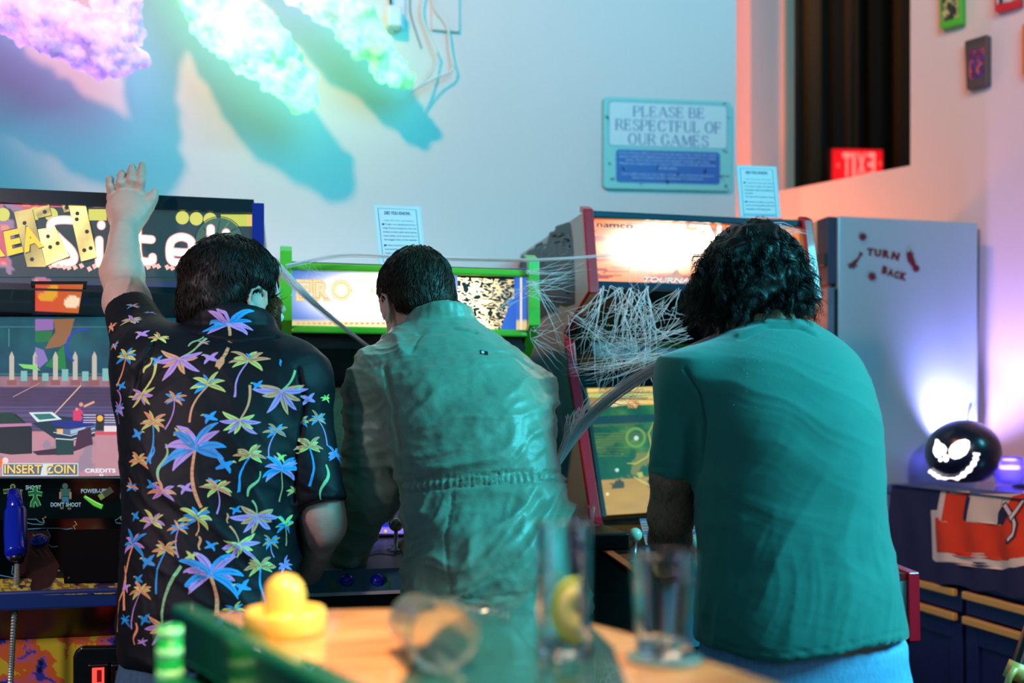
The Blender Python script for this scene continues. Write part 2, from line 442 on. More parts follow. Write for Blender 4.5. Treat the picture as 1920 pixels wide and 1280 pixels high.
# mirrored exit sign, seen from behind through its clear red plate
q0, q1 = onY(1559, 277, 4.6), onY(1656, 345, 4.6)
ex = thing('exit_sign', ((q0.x+q1.x)/2, 4.6, q1.z), 'small glowing red exit sign seen from behind, lettering reversed, inside the dark opening', 'sign')
mk('housing', box(q0.x, q1.x, 4.62, 4.66, q1.z-.02, q0.z), mat('exit_housing', (60, 8, 8), rough=.4), ex, bevel=.004)
A = Art(lambda x, y, h: onY(x, y, 4.615-h))
A.grid([(1560, 279), (1655, 281), (1655, 350), (1560, 350)], 10, 6, lambda u, v: (*[c*(1.1+1.5*math.exp(-((u-.5)**2*8+(v-.5)**2*6))) for c in lin((225, 12, 20))], 1))
for k, (ch, x0, x1) in enumerate((('T', 1580, 1596), ('I', 1598, 1604), ('X', 1607, 1624), ('E', 1627, 1641))):
    A.text(ch, [(x1, 286), (x0, 286), (x0, 331), (x1, 331)], (255, 150, 140), bold=.03)
A.poly([(1648, 306), (1652, 302), (1652, 312)], (255, 110, 100)); A.poly([(1573, 304), (1568, 310), (1573, 315)], (255, 110, 100))
A.build('exit_letter_plate', art_mat('exit_glow', 1.0), ex)
mk('hanging_rod', tube([((q0.x+q1.x)/2, 4.64, q0.z), ((q0.x+q1.x)/2, 4.64, 4.2)], .008), mat('dark_metal', (40, 40, 44), rough=.4, metal=1), ex)

# ================================================================ glowing cotton clouds on the wall
def cloud(path, rad, cols, label, seed, strength):
    P = [np.array(onY(px, py, WALLY-dd)) for px, py, dd in path]; N = 46; r = np.random.default_rng(seed)
    lo = np.min(P, 0)-.22; hi = np.max(P, 0)+.22
    S = SDF(lo, hi, .011)
    pp = [np.array(v) for v in bez(P, N)]; ks = np.linspace(0, 1, len(pp))
    for t, p in zip(ks, pp):
        R = np.interp(t, np.linspace(0, 1, len(rad)), rad)
        S.ell(p, (R, R*.62, R), k=.03)
        for _ in range(5):
            d = r.normal(size=3); d /= np.linalg.norm(d); d[1] *= .7
            S.ell(p+d*R*.72, np.array((.42, .36, .42))*R*r.uniform(.55, 1.25), k=.018)
    V, Q = S.mesh(1); N = normals(V, Q)
    V = V+N*((fbm(V*24, 4, seed)-.5)*.075)[:, None]+N*((fbm(V*90, 3, seed+3)-.5)*.02)[:, None]
    m = bpy.data.materials.new('glowing_cotton'); m.use_nodes = True; nt = m.node_tree; b = nt.nodes['Principled BSDF']
    b.inputs['Base Color'].default_value = (.55, .55, .55, 1); b.inputs['Roughness'].default_value = .95
    tc = nt.nodes.new('ShaderNodeTexCoord'); n = nt.nodes.new('ShaderNodeTexNoise'); n.inputs['Scale'].default_value = 11; n.inputs['Detail'].default_value = 8; n.inputs['Roughness'].default_value = .65
    nt.links.new(tc.outputs['Object'], n.inputs['Vector'])
    mr = nt.nodes.new('ShaderNodeMapRange'); mr.inputs[1].default_value = .38; mr.inputs[2].default_value = .66; mr.inputs[3].default_value = strength*.36; mr.inputs[4].default_value = strength*1.7
    nt.links.new(n.outputs[0], mr.inputs[0]); nt.links.new(mr.outputs[0], b.inputs['Emission Strength'])
    # the coloured leds change hue along the cloud
    sx = nt.nodes.new('ShaderNodeSeparateXYZ'); nt.links.new(tc.outputs['Object'], sx.inputs[0])
    xr = nt.nodes.new('ShaderNodeMapRange'); xr.inputs[1].default_value = float(P[0][0]); xr.inputs[2].default_value = float(P[-1][0])
    nt.links.new(sx.outputs[0], xr.inputs[0]); cr = nt.nodes.new('ShaderNodeValToRGB'); nt.links.new(xr.outputs[0], cr.inputs[0])
    cr.color_ramp.elements[0].color = (*lin(cols[0]), 1); cr.color_ramp.elements[1].color = (*lin(cols[-1]), 1)
    for i, cc in enumerate(cols[1:-1]):
        e = cr.color_ramp.elements.new((i+1)/(len(cols)-1)); e.color = (*lin(cc), 1)
    nt.links.new(cr.outputs[0], b.inputs['Emission Color'])
    np_mesh('cotton_cloud', V, Q, m, world=False, smooth=True, label=label, cat='cloud', group='glowing cotton clouds on the wall')
PUR, GRN, LIL = (184, 130, 255), (110, 255, 150), (198, 155, 255)
cloud([(-150, -120, .22), (-20, -15, .26), (110, 45, .28), (190, 85, .29), (232, 105, .27)], [.075, .078, .066, .058, .042], [LIL, PUR, PUR], 'purple glowing cotton cloud streak at the far left of the wall', 11, 1.55)
cloud([(262, -160, .22), (225, -60, .24), (222, 10, .27), (232, 70, .27)], [.06, .05, .046, .042], [PUR, LIL, LIL], 'short lilac glowing cotton lobe rising beside the purple cloud streak', 12, 1.5)
cloud([(300, -170, .18), (370, -50, .21), (440, 50, .24), (510, 110, .24), (560, 170, .22)], [.075, .085, .080, .066, .042], [GRN, (150, 255, 200), GRN], 'largest green-white glowing cotton cloud streak, in the middle of the three', 13, 1.9)
cloud([(470, -150, .16), (570, -30, .18), (640, 25, .19), (700, 90, .19), (758, 150, .15)], [.05, .054, .050, .040, .018], [LIL, (190, 190, 255), GRN, GRN], 'thin green glowing cotton cloud streak ending beside the white wires', 14, 1.8)
# adapter and wires up on the wall
m_white = mat('white_plastic', (226, 232, 236), rough=.4)
def wallbox(x0, y0, x1, y1, d):
    a, b = onY(x0, y0, WALLY-d), onY(x1, y1, WALLY-d); return box(a.x, b.x, WALLY-d, WALLY-.001, b.z, a.z)
pb = thing('power_adapter', onY(740, 50, WALLY), 'white plug-in power adapter high on the wall right of the clouds', 'adapter')
mk('body', wallbox(727, 8, 754, 50, .05), m_white, pb, bevel=.006)
mk('socket_plate', wallbox(722, -20, 760, 55, .008), m_white, pb, bevel=.003)
cv = props(mk('junction_cover', wallbox(809, -30, 862, 60, .012), m_wall, bevel=.004), 'square wall-coloured cover plate above the white wires', 'cover plate')
def wire(pts, r, label, m=None):
    mk('cable', tube(bez([onY(x, y, WALLY-d) for x, y, d in pts], 60), r, 6), m or m_white, smooth=True, label=label, cat='cable')
wire([(800, -20, .01), (790, 15, .02), (800, 55, .02), (818, 95, .03), (820, 110, .02), (805, 140, .04), (779, 165, .07)], .0038, 'white wire with a sharp bend, left one of the two by the green cloud')
wire([(808, -20, .01), (815, 15, .02), (838, 50, .02), (845, 95, .02), (849, 130, .03), (820, 145, .04), (790, 160, .06), (770, 172, .08)], .0038, 'white wire reaching farther right before turning back to the green cloud')
wire([(733, 8, .03), (730, -20, .02)], .004, 'short black lead going up from the power adapter', mat('black_rubber', (12, 12, 14), rough=.5))
wire([(735, 48, .02), (737, 62, .01)], .005, 'stubby wire end hanging under the power adapter')
wire([(770, -20, .004), (769, 20, .004), (780, 60, .004), (790, 90, .004)], .0022, 'thin grey wire flat on the wall left of the white wires', mat('grey_wire', (120, 160, 170), rough=.6))

# ================================================================ courtesy sign
SERIF = {
 'P': ([[(0,0),(0,1)], [(0,1),(.28,1),(.42,.95),(.5,.85),(.52,.74),(.48,.6),(.38,.51),(.25,.48),(0,.48)]], [(0,0),(0,1,'l')], .55),
 'L': ([[(0,0),(0,1)], [(0,0),(.42,0),(.47,.2)]], [(0,1),(0,0,'l')], .52),
 'E': ([[(0,0),(0,1)], [(0,1),(.42,1),(.44,.83)], [(0,.52),(.3,.52)], [(.3,.62),(.3,.42)], [(0,0),(.44,0),(.48,.2)]], [(0,0,'l'),(0,1,'l')], .56),
 'A': ([[(0,0),(.34,1)], [(.34,1),(.7,0)], [(.12,.34),(.58,.34)]], [(0,0),(.7,0)], .72),
 'S': ([[(.44,.78),(.42,.93),(.3,1),(.18,1),(.05,.93),(.01,.78),(.08,.64),(.24,.54),(.4,.44),(.48,.3),(.46,.13),(.34,.01),(.2,-.01),(.06,.05),(0,.24)]], [], .52),
 'B': ([[(0,0),(0,1)], [(0,1),(.3,1),(.42,.93),(.46,.78),(.42,.62),(.28,.53),(0,.53)], [(.28,.53),(.44,.46),(.52,.3),(.5,.12),(.38,.01),(.25,0),(0,0)]], [(0,0,'l'),(0,1,'l')], .57),
 'R': ([[(0,0),(0,1)], [(0,1),(.3,1),(.42,.95),(.48,.8),(.45,.62),(.32,.52),(0,.5)], [(.28,.5),(.4,.32),(.52,.08),(.62,0)]], [(0,0),(0,1,'l')], .6),
 'C': ([[(.58,.74),(.54,.93),(.38,1.01),(.24,.99),(.08,.83),(.01,.5),(.08,.17),(.26,0),(.42,0),(.56,.1),(.61,.26)]], [], .66),
 'T': ([[(.3,0),(.3,1)], [(0,.82),(.02,1),(.58,1),(.6,.82)]], [(.3,0)], .62),
 'F': ([[(0,0),(0,1)], [(0,1),(.42,1),(.44,.83)], [(0,.52),(.3,.52)], [(.3,.62),(.3,.42)]], [(0,0),(0,1,'l')], .5),
 'U': ([[(.04,1),(.04,.3),(.12,.06),(.32,-.01),(.5,.06),(.58,.28)], [(.58,.28),(.581,1)]], [(.04,1),(.58,1)], .66),
 'O': ([[(.32,1.01),(.16,.95),(.04,.75),(0,.5),(.04,.25),(.16,.05),(.32,-.01),(.5,.05),(.62,.25),(.66,.5),(.62,.75),(.5,.95),(.32,1.01)]], [], .7),
 'G': ([[(.58,.76),(.52,.94),(.36,1.01),(.22,.98),(.07,.82),(.01,.5),(.08,.17),(.26,0),(.42,0),(.58,.08)], [(.58,.06),(.58,.4)]], [(.58,.4)], .68),
 'M': ([[(.05,0),(.08,1)], [(.08,1),(.4,.06)], [(.4,.06),(.74,1)], [(.74,1),(.78,0)]], [(.05,0),(.78,0)], .84)}
def serif_text(A, s, x0, y0, x1, y1, dy, col):
    ws = [(.34 if ch == ' ' else SERIF[ch][2]+.20) for ch in s]; tot = sum(ws)-.20; x = 0; Hh = y1-y0
    sx = (x1-x0)/tot
    def T(p):
        u = p[0]*sx+x0; return (u, y1-p[1]*Hh+dy*(u-x0)/(x1-x0))
    A.layer += 1
    for ch, wd in zip(s, ws):
        if ch != ' ':
            st, se, _ = SERIF[ch]
            for k, pl in enumerate(st):
                pl = [(p[0]+x, p[1]) for p in pl]
                P = [T(p) for p in pl]; wv = []
                for i in range(len(pl)):
                    a = pl[max(i-1, 0)]; b = pl[min(i+1, len(pl)-1)]; dx, dyy = b[0]-a[0], b[1]-a[1]
                    v = abs(dyy)/(math.hypot(dx, dyy) or 1); wv.append(Hh*(.05+.075*v**2))
                if ch in 'AMU' and ((ch == 'A' and k == 0) or (ch == 'M' and k in (0, 2)) or (ch == 'U' and k == 1)): wv = [Hh*.06]*len(wv)
                A.line(P, wv, col, up=False)
            for q in se:
                wl = .1; A.line([T((x+q[0]-wl*(1 if len(q) == 2 else .9), q[1])), T((x+q[0]+(wl if len(q) == 2 else .03), q[1]))], Hh*.05, col, up=False)
        x += wd
sg = thing('courtesy_sign', onY(1250, 268, WALLY), 'wide aqua wall sign printed PLEASE BE RESPECTFUL OF OUR GAMES', 'sign')
YB = WALLY-.012
def sgmap(px, py, h): return onY(px, py, YB-h)
def shear_y(x): return (x-1130)*.034
def sq(x, y): return (x, y+(x-1130)*(.040-.018*(y-181)/172))
def rr(x0, y0, x1, y1, r):
    pts = []
    for cx, cy, a in ((x1-r, y1-r, 0), (x0+r, y1-r, 90), (x0+r, y0+r, 180), (x1-r, y0+r, 270)):
        pts += [(cx+r*math.cos(math.radians(a+k*18)), cy+r*math.sin(math.radians(a+k*18))) for k in range(6)]
    return pts
mk('board', slabN([sgmap(*sq(*p), 0) for p in rr(1131, 181, 1371, 353, 8)][::-1], (0, -1, 0), .011), mat('sign_edge', (70, 150, 160), rough=.5), sg)
A = Art(sgmap)
A.poly([sq(*p) for p in rr(1131, 181, 1371, 353, 8)], (150, 216, 214))
r_ = random.Random(5); cf = [(200, 130, 190), (80, 100, 190), (220, 205, 120), (60, 150, 200), (150, 110, 200)]
for k in range(46):
    x, y = r_.uniform(1136, 1364), r_.uniform(185, 349); a = r_.uniform(0, 3.1); l = r_.uniform(3, 8); ww = r_.uniform(1.2, 4)
    if 1142 < x < 1362 and 190 < y < 276: continue
    A.line([sq(x-l*math.cos(a)*.6, y-l*math.sin(a)*.6), sq(x+l*math.cos(a)*.6, y+l*math.sin(a)*.6)], ww, r_.choice(cf), up=False)
A.poly([sq(*p) for p in rr(1141, 188, 1364, 273, 7)], (70, 150, 190)); A.poly([sq(*p) for p in rr(1142.5, 189.5, 1362.5, 271.5, 6)], (216, 234, 240))
NV = (52, 78, 160)
serif_text(A, 'PLEASE BE', 1189, 199, 1321, 218, 4, NV)
serif_text(A, 'RESPECTFUL OF', 1156, 223, 1352, 243, 7, NV)
serif_text(A, 'OUR GAMES', 1179, 250, 1328, 270, 5, NV)
A.poly([sq(*p) for p in rr(1155, 279, 1350, 341, 6)], (74, 104, 190))
for k in range(12):
    x, y = r_.uniform(1160, 1345), r_.uniform(290, 338); A.line([(x, y), (x+r_.uniform(-6, 6), y+r_.uniform(3, 9))], r_.uniform(1.5, 4), ((110, 100, 200), (60, 80, 190), (90, 130, 210))[k % 3], up=False)
tx = ['A lot of time, effort and money has gone into restoring these', 'games using all original parts and we want everyone to enjoy', 'them. And that includes the people coming after you.', 'Please be respectful and ensure children, friends and family', 'do the same.', '', 'Our staff reserves the right to ask you and your party to', 'leave if inappropriate behavior is observed.']
for k, t in enumerate(tx):
    if t:
        wd = len(t)*3.02; cx = 1252; y = 283+k*6.6
        A.text(t, [sq(cx-wd/2, y), sq(cx+wd/2, y), sq(cx+wd/2, y+4.6), sq(cx-wd/2, y+4.6)], (190, 215, 245), bold=.012)
A.build('print', art_mat('sign_print', rough=.4), sg)

# ================================================================ arcade cabinets
m_black = mat('black_laminate', (9, 11, 14), rough=.4, spec=.3, var=.2, vscale=30)
m_blackp = mat('black_plastic', (10, 10, 12), rough=.3)
m_glossb = mat('gloss_black_panel', (5, 8, 10), rough=.12)
m_steel = mat('steel', (170, 176, 180), rough=.25, metal=1)
def zof(px, py, Y): return onY(px, py, Y)[2]
def strip(profile, x0, x1, t=.004, w=None):
    """band following the cabinet's (y,z) profile between x0 and x1, of thickness t outward (towards the front)"""
    V = []; n = len(profile)
    for i, (y, z) in enumerate(profile):
        a = profile[max(i-1, 0)]; b = profile[min(i+1, n-1)]; dy, dz = b[0]-a[0], b[1]-a[1]; L = math.hypot(dy, dz)
        ny, nz = dz/L, -dy/L
        if ny > 0: ny, nz = -ny, -nz
        m = (w or t)
        V += [(x0, y-0*ny, z), (x1, y, z), (x1, y+ny*m, z+nz*m), (x0, y+ny*m, z+nz*m)]
    Fc = [(0, 1, 2, 3), (4*n-1, 4*n-2, 4*n-3, 4*n-4)]
    for i in range(n-1):
        for k in range(4): Fc.append((4*i+k, 4*i+(k+1) % 4, 4*i+4+(k+1) % 4, 4*i+4+k))
    return V, Fc
def yzplane(y1, z1, y2, z2):
    """map from photo pixels to the plane that contains X and the line (y1,z1)-(y2,z2); raised towards the viewer"""
    d = Vector((0, y2-y1, z2-z1)).normalized(); n = Vector((0, -abs(d.z), d.y if d.z > 0 else -d.y))
    if n.y > 0: n = -n
    return plane_map((0, y1, z1), n), n
def panel(name, X0, X1, y1, z1, y2, z2, t, m, parent, **kw):
    """flat board from (y1,z1) to (y2,z2) spanning X0..X1, thickness t behind"""
    n = yzplane(y1, z1, y2, z2)[1]
    return mk(name, slabN([(X0, y1, z1), (X1, y1, z1), (X1, y2, z2), (X0, y2, z2)], n, t), m, parent, **kw)
def push_button(px, py, mapf, n, r, m, parent, name='button'):
    o = mapf(px, py, 0)
    mk(name, lathe([(0, -.01), (r, -.01), (r*1.02, .004), (r*.82, .007), (r*.78, .004), (r*.74, .011), (r*.4, .0125), (0, .0125)], o, n, 20), m, parent, smooth=True)
def joystick(o, n, m_ball, parent, h=.06):
    o = Vector(o); n = Vector(n).normalized()
    j = mk('joystick', lathe([(0, 0), (.021, 0), (.019, .003), (.005, .005), (.0045, h)], o, n, 16), m_steel, parent, smooth=True)
    mk('ball_top', lathe([(.017*math.sin(a), h+.014-.017*math.cos(a)) for a in np.linspace(0, math.pi, 12)], o, n, 16), m_ball, j, smooth=True)

# ---- left: shooting game cabinet
LX0, LX1 = -.86, -.045
cabL = thing('arcade_cabinet', (-.45, 2.6, 0), 'black shooting game arcade cabinet with blue edge trim at the far left', 'arcade cabinet', 'arcade cabinets along the wall')
zt = zof(250, 372, 2.5); zmt = zof(250, 391, 2.5); zmb = zof(250, 515, 2.5); zls = zof(120, 545, 2.5); zsc = zof(120, 598, 2.62)
Ysc_t, Ysc_b = 2.66, 2.50; zst = zof(120, 592, Ysc_t); zsb = zof(120, 893, Ysc_b)
Yi_b = 2.40; zib = zof(120, 972, Yi_b); Yc = 2.18; zcb = zof(120, 1106, Yc)
profL = [(2.50, zt), (2.50, zls), (Ysc_t, zst+.01), (Ysc_b, zsb), (Yi_b, zib), (Yc, zcb), (Yc, zcb-.10), (2.32, zcb-.14), (2.32, .02)]
for x0 in (LX0-.02, LX1-.02):
    mk('side_panel', prismX([(p[0]+.006, p[1]) for p in profL]+[(3.24, .02), (3.24, zt)], x0, x0+.02), m_black, cabL)
m_blue = mat('blue_trim', (26, 40, 130), rough=.25, coat=.5)
for x0 in (LX0-.024, LX1-.024):
    mk('edge_trim', strip(profL, x0, x0+.028, .014), m_blue, cabL, smooth=False, bevel=.004)
mk('roof_panel', box(LX0, LX1-.02, 2.49, 3.24, zt-.004, zt+.006), m_black, cabL)
panel('header_rail', LX0, LX1-.02, 2.488, zmt, 2.488, zt+.008, .02, mat('header_black', (8, 30, 38), rough=.3), cabL)
mp, nL = yzplane(2.502, zmt, 2.502, zmb)
A = Art(mp)
def mq_left(u, v):
    P = np.array([[u*9, v*3, .3]]); a = float(fbm(P, 4, 3)[0]); b = float(fbm(P*1.7+5, 3, 9)[0])
    if a > .58: base = (236, 140, 120) if b > .5 else (200, 92, 110)
    elif a > .52: base = (150, 120, 150)
    else: base = (38, 58, 66)
    if v > .93: base = (40, 52, 92)
    return base
A.grid([(-60, 380), (484, 398), (484, 541), (-60, 541)], 110, 30, mq_left)
A.poly([(70, 388), (380, 392), (470, 402), (470, 500), (392, 512), (80, 506)], (40, 60, 66))
for x, y in ((342, 408), (368, 410), (394, 411), (66, 400), (96, 402), (6, 402)): A.circ(x, y, 12.5, (206, 206, 96), 20)
A.rect(166, 392, 200, 413, (206, 206, 96)); A.rect(414, 402, 462, 424, (190, 200, 80)); A.rect(462, 402, 478, 424, (220, 190, 100))
A.ring(411, 452, 46, 1.6, (22, 36, 40)); A.circ(411, 452, 44, (60, 96, 84), 24)
for k in range(14):
    a = 2*math.pi*k/14; A.line([(411+14*math.cos(a), 452+14*math.sin(a)), (411+40*math.cos(a+.25), 452+40*math.sin(a+.25))], 3, (96, 140, 100) if k % 2 else (34, 60, 56), up=False)
# glow letters: S i t e 4 as rounded strokes with a pink halo
def glow(strokes, halo, core, hb=1., cb=4.):
    for w2, cc, br in ((17, halo, hb), (13, (255, 226, 216), 1.6), (9, core, cb)):
        A.layer += 1
        for st in strokes:
            L = tuple(v*br for v in lin(cc)); n = len(st); pts = bezier2(st)
            V = []; nn = len(pts)
            for i, p in enumerate(pts):
                a = pts[max(i-1, 0)]; b = pts[min(i+1, nn-1)]; dx, dy = b[0]-a[0], b[1]-a[1]; l = math.hypot(dx, dy) or 1
                V += [(p[0]-dy/l*w2/2, p[1]+dx/l*w2/2), (p[0]+dy/l*w2/2, p[1]-dx/l*w2/2)]
            A.add(V, [(2*i, 2*i+1, 2*i+3, 2*i+2) for i in range(nn-1)], L, up=False)
            for p in (pts[0], pts[-1]): A.add([(p[0]+w2/2*math.cos(2*math.pi*k/12), p[1]+w2/2*math.sin(2*math.pi*k/12)) for k in range(12)], [tuple(range(12))], L, up=False)
def bezier2(st):
    if len(st) < 3: return st
    return [(v.x, v.y) for v in bez([(a, b, 0) for a, b in st], 6*len(st))]
glow([[(150, 414), (118, 412), (98, 416), (96, 430), (112, 448), (134, 470), (138, 488), (118, 494), (94, 492)]], (236, 170, 160), (255, 250, 236))
glow([[(186, 450), (186, 494)], [(190, 421), (190, 423)]], (236, 170, 160), (255, 250, 236), 1, 7)
glow([[(258, 428), (258, 470), (264, 488), (284, 490), (286, 482)], [(258, 447), (284, 449)]], (236, 170, 160), (255, 250, 236), 1, 7)
glow([[(322, 472), (356, 472), (358, 452), (340, 444), (322, 452), (318, 472), (324, 490), (354, 492)]], (232, 165, 165), (255, 240, 225))
glow([[(395, 428), (395, 470)]], (232, 165, 165), (255, 240, 225), 1, 1.8)
glow([[(424, 436), (424, 446)]], (232, 165, 165), (255, 240, 225), 1, 1.4)
for k in range(26):
    x = 96+k*12+random.uniform(-4, 4); y = 502+random.uniform(-4, 4)
    A.poly([(x-5, y-3), (x+1, y-6), (x+6, y+1), (x-1, y+5)], (245, 190, 180), up=False)
def plate(pts, br, holes, edge=(60, 60, 30)):
    A.poly([(p[0]+1.5, p[1]+1.5) for p in pts], edge); A.layer += 1
    (ax, ay), (bx, by), (cx, cy), (dx, dy) = pts
    def f(u, v):
        t = .75+.5*math.sin(6*v+2*u)*.5; return (*[k*br*t for k in lin((250, 224, 140))], 1)
    A.grid(pts, 3, 8, f)
    for x, y in holes: A.circ(x, y, 4, (34, 40, 40), 9)
plate([(26, 397), (60, 391), (86, 500), (51, 500)], .8, [(46, 418), (60, 486)])
plate([(64, 390), (92, 384), (96, 403), (70, 409)], .8, [(84, 397)])
plate([(71, 430), (103, 425), (130, 480), (86, 498)], 2.0, [(90, 443), (94, 463), (108, 456)])
plate([(116, 385), (130, 385), (130, 396), (120, 398)], .7, [(125, 389)])
plate([(129, 385), (161, 387), (182, 482), (152, 490)], 1.5, [(145, 400), (144, 411), (163, 434), (158, 469), (170, 465)])
for ch, q, sh in (('E', [(6, 434), (34, 428), (44, 472), (14, 480)], 0), ('A', [(40, 426), (62, 423), (82, 462), (46, 474)], 0), ('R', [(-26, 436), (0, 431), (10, 480), (-18, 484)], 0)):
    A.text(ch, [(x-1.5, y-1.5) for x, y in q[:2]]+[(x+1.5, y+1.5) for x, y in q[2:]], (34, 40, 50), bold=.06); A.text(ch, q, (246, 206, 60), bold=.045)
A.rect(-60, 515, 484, 519, (30, 60, 76))
A.build('marquee', art_mat('marquee_left_glow', 1.15), cabL)
panel('marquee_back', LX0, LX1-.02, 2.512, zls, 2.512, zmt+.01, .01, m_blackp, cabL)
panel('lower_marquee_rail', LX0, LX1-.02, 2.489, zof(120, 545, 2.49), 2.489, zof(120, 533, 2.49), .02, mat('header_black'), cabL)
# recess under the marquee, speaker board
panel('speaker_panel', LX0, LX1-.02, 2.51, zls, Ysc_t, zst, .012, m_glossb, cabL)
A = Art(yzplane(2.508, zls, Ysc_t-.002, zst)[0])
for k in range(5): A.tbox('INFORMATION SERVICE AND SAFETY NOTES OF THE MAKER AND OWNER'[k*3:], 165, 541+k*4.0, 336-16*k, 543+k*4.0, (70, 100, 106))
A.build('notice_print', art_mat('notice_print'), cabL)
A = Art(yzplane(2.500, zls, Ysc_t-.010, zst)[0])  # orange reflection in the cabinet glass, painted as a glowing picture
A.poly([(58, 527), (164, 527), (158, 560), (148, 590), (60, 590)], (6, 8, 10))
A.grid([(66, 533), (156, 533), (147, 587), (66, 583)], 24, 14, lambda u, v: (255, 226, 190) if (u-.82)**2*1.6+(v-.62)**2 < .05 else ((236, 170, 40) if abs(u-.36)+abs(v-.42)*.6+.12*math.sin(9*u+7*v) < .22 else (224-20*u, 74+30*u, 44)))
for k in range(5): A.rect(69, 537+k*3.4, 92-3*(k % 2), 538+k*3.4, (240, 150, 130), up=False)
A.build('orange_reflection_art', art_mat('orange_reflection_glow', .95), cabL)
# monitor with its picture
panel('monitor_back', LX0, LX1-.02, Ysc_t+.004, zst, Ysc_b+.004, zsb, .02, m_blackp, cabL)
mp, nS = yzplane(Ysc_t, zst, Ysc_b, zsb)
A = Art(mp)
def scr(u, v):
    x = u*300-60; y = 594+v*298
    n = float(fbm(np.array([[u*14, v*10, 0]]), 3, 2)[0])
    if y < 706: b = (6+14*n, 60+50*n*(1-abs(v-.12)*2), 76+44*n)
    elif y < 726: b = (120+70*n, 90+50*n, 100+60*n)
    elif y < 760+ (x > 120)*0: b = (58+30*n, 46+24*n, 76+36*n) if int(y/3) % 2 else (78, 62, 100)
    elif y < 806: b = (70, 60, 104) if int(y/4) % 2 else (96, 84, 130)
    elif y < 818: b = (200, 140, 150)
    else: b = (196-40*(n > .6), 150-20*n, 156)
    return b
A.grid([(-60, 594), (330, 594), (330, 893), (-60, 893)], 130, 90, scr)
A.rect(-20, 700, 250, 702, (40, 130, 130)); A.rect(-10, 612, 260, 613.2, (70, 140, 140)); A.rect(16, 616, 17.5, 650, (60, 160, 150))
A.poly([(66, 598), (100, 598), (100, 618), (66, 620)], (150, 110, 180)); A.poly([(66, 620), (98, 620), (96, 640), (66, 642)], (30, 120, 70)); A.poly([(100, 598), (140, 597), (128, 640), (112, 650), (84, 654), (92, 640), (104, 622)], (150, 104, 70)); A.poly([(84, 686), (120, 646), (124, 690), (116, 694)], (20, 130, 70)); A.poly([(66, 650), (82, 656), (90, 676), (74, 690), (66, 680)], (140, 120, 190))  # coloured patches painted into the picture as reflections in the monitor glass
for x in (22, 66, 104, 141, 177, 212, 246):
    A.poly([(x-4.5, 712), (x-4.5, 668), (x, 658), (x+4.5, 668), (x+4.5, 712)], (196, 190, 176), up=False); A.rect(x-9, 712, x+9, 722, (150, 92, 96), up=False)
for x in (45, 85, 122, 160, 198): A.rect(x-6, 690+random.uniform(0, 12), x+6, 714, (130, 190, 186), up=False)
A.ring(158, 650, 33, 4, (26, 70, 190), a0=2.2, a1=5.0); A.poly([(34, 682), (64, 684), (76, 694), (44, 690)], (130, 220, 110))
A.line([(24, 744), (74, 718)], 1.4, (200, 150, 140)); A.line([(100, 778), (152, 722)], 2, (236, 190, 160))
# cars
A.poly([(-60, 776), (20, 774), (30, 776), (58, 800), (60, 804), (60, 850), (20, 852), (-60, 840)], (8, 34, 40))
A.poly([(-60, 796), (58, 793), (60, 798), (-60, 803)], (190, 130, 170)); A.poly([(0, 774), (22, 773), (44, 792), (0, 794)], (10, 60, 50))
A.poly([(60, 794), (98, 778), (160, 785), (178, 796), (178, 818), (132, 826), (105, 824), (70, 800)], (14, 50, 66))
A.poly([(96, 790), (118, 788), (168, 786), (176, 797), (130, 803), (98, 796)], (22, 44, 140))
A.poly([(54, 773), (98, 772), (116, 786), (70, 791)], (220, 240, 240)); A.poly([(62, 776), (94, 775), (106, 784), (74, 787)], (40, 120, 120))
A.poly([(104, 803), (130, 804), (178, 797), (178, 808), (132, 817), (106, 814)], (80, 110, 150)); A.rect(107, 804, 118, 813, (255, 190, 120)); A.poly([(132, 806), (160, 800), (160, 807), (132, 814)], (170, 190, 220))
A.line([(104, 822), (134, 824), (178, 810)], 2, (210, 225, 235)); A.line([(100, 810), (132, 817), (178, 802)], 1.4, (200, 215, 235))
A.poly([(60, 846), (138, 836), (172, 832), (150, 842), (120, 852), (70, 853)], (58, 34, 60)); A.poly([(104, 824), (138, 826), (138, 852), (106, 853)], (6, 64, 66))
A.poly([(146, 808), (170, 800), (174, 833), (140, 842)], (70, 38, 66))
# figure on the car
A.poly([(137, 770), (150, 765), (158, 776), (152, 789), (137, 788)], (224, 60, 110)); A.circ(152, 758, 4, (230, 160, 130), 10); A.line([(157, 762), (177, 753)], 4, (236, 170, 140)); A.line([(154, 776), (160, 790)], 5, (40, 70, 130)); A.circ(144, 767, 3, (230, 150, 140), 8)
A.rect(180, 777, 195, 806, (30, 40, 44)); A.circ(187.5, 784, 6, (255, 190, 70), 10)
for y in (777, 782, 787, 791): A.rect(196, y, 236, y+1.3, (230, 220, 235), up=False); A.rect(156, y, 180, y+1.3, (230, 220, 235), up=False)
A.rect(195, 798, 222, 809, (236, 226, 230)); A.rect(178, 809, 230, 815, (224, 80, 100)); A.circ(3, 867, 8, (255, 110, 50), 12); A.circ(10, 863, 6, (255, 220, 220), 10)
A.rect(4, 868, 147, 892, (200, 225, 235)); A.rect(6, 870, 145, 890, (90, 110, 130)); A.poly([(80, 870), (100, 870), (88, 890), (76, 890)], (220, 235, 245))
A.tbox('INSERT COIN', 9, 871.5, 142, 888.5, (80, 60, 20), bold=.04); A.tbox('INSERT COIN', 8, 870.8, 141, 887.5, (250, 216, 120), bold=.02)
A.tbox('CREDITS', 159, 878, 217, 886, (235, 240, 250), bold=.04); A.tbox('0', 186, 888, 194, 892.6, (235, 240, 250), bold=.03); A.rect(233, 870, 240, 891, (190, 200, 240))
A.build('monitor_picture', art_mat('screen_left_glow', .95), cabL)
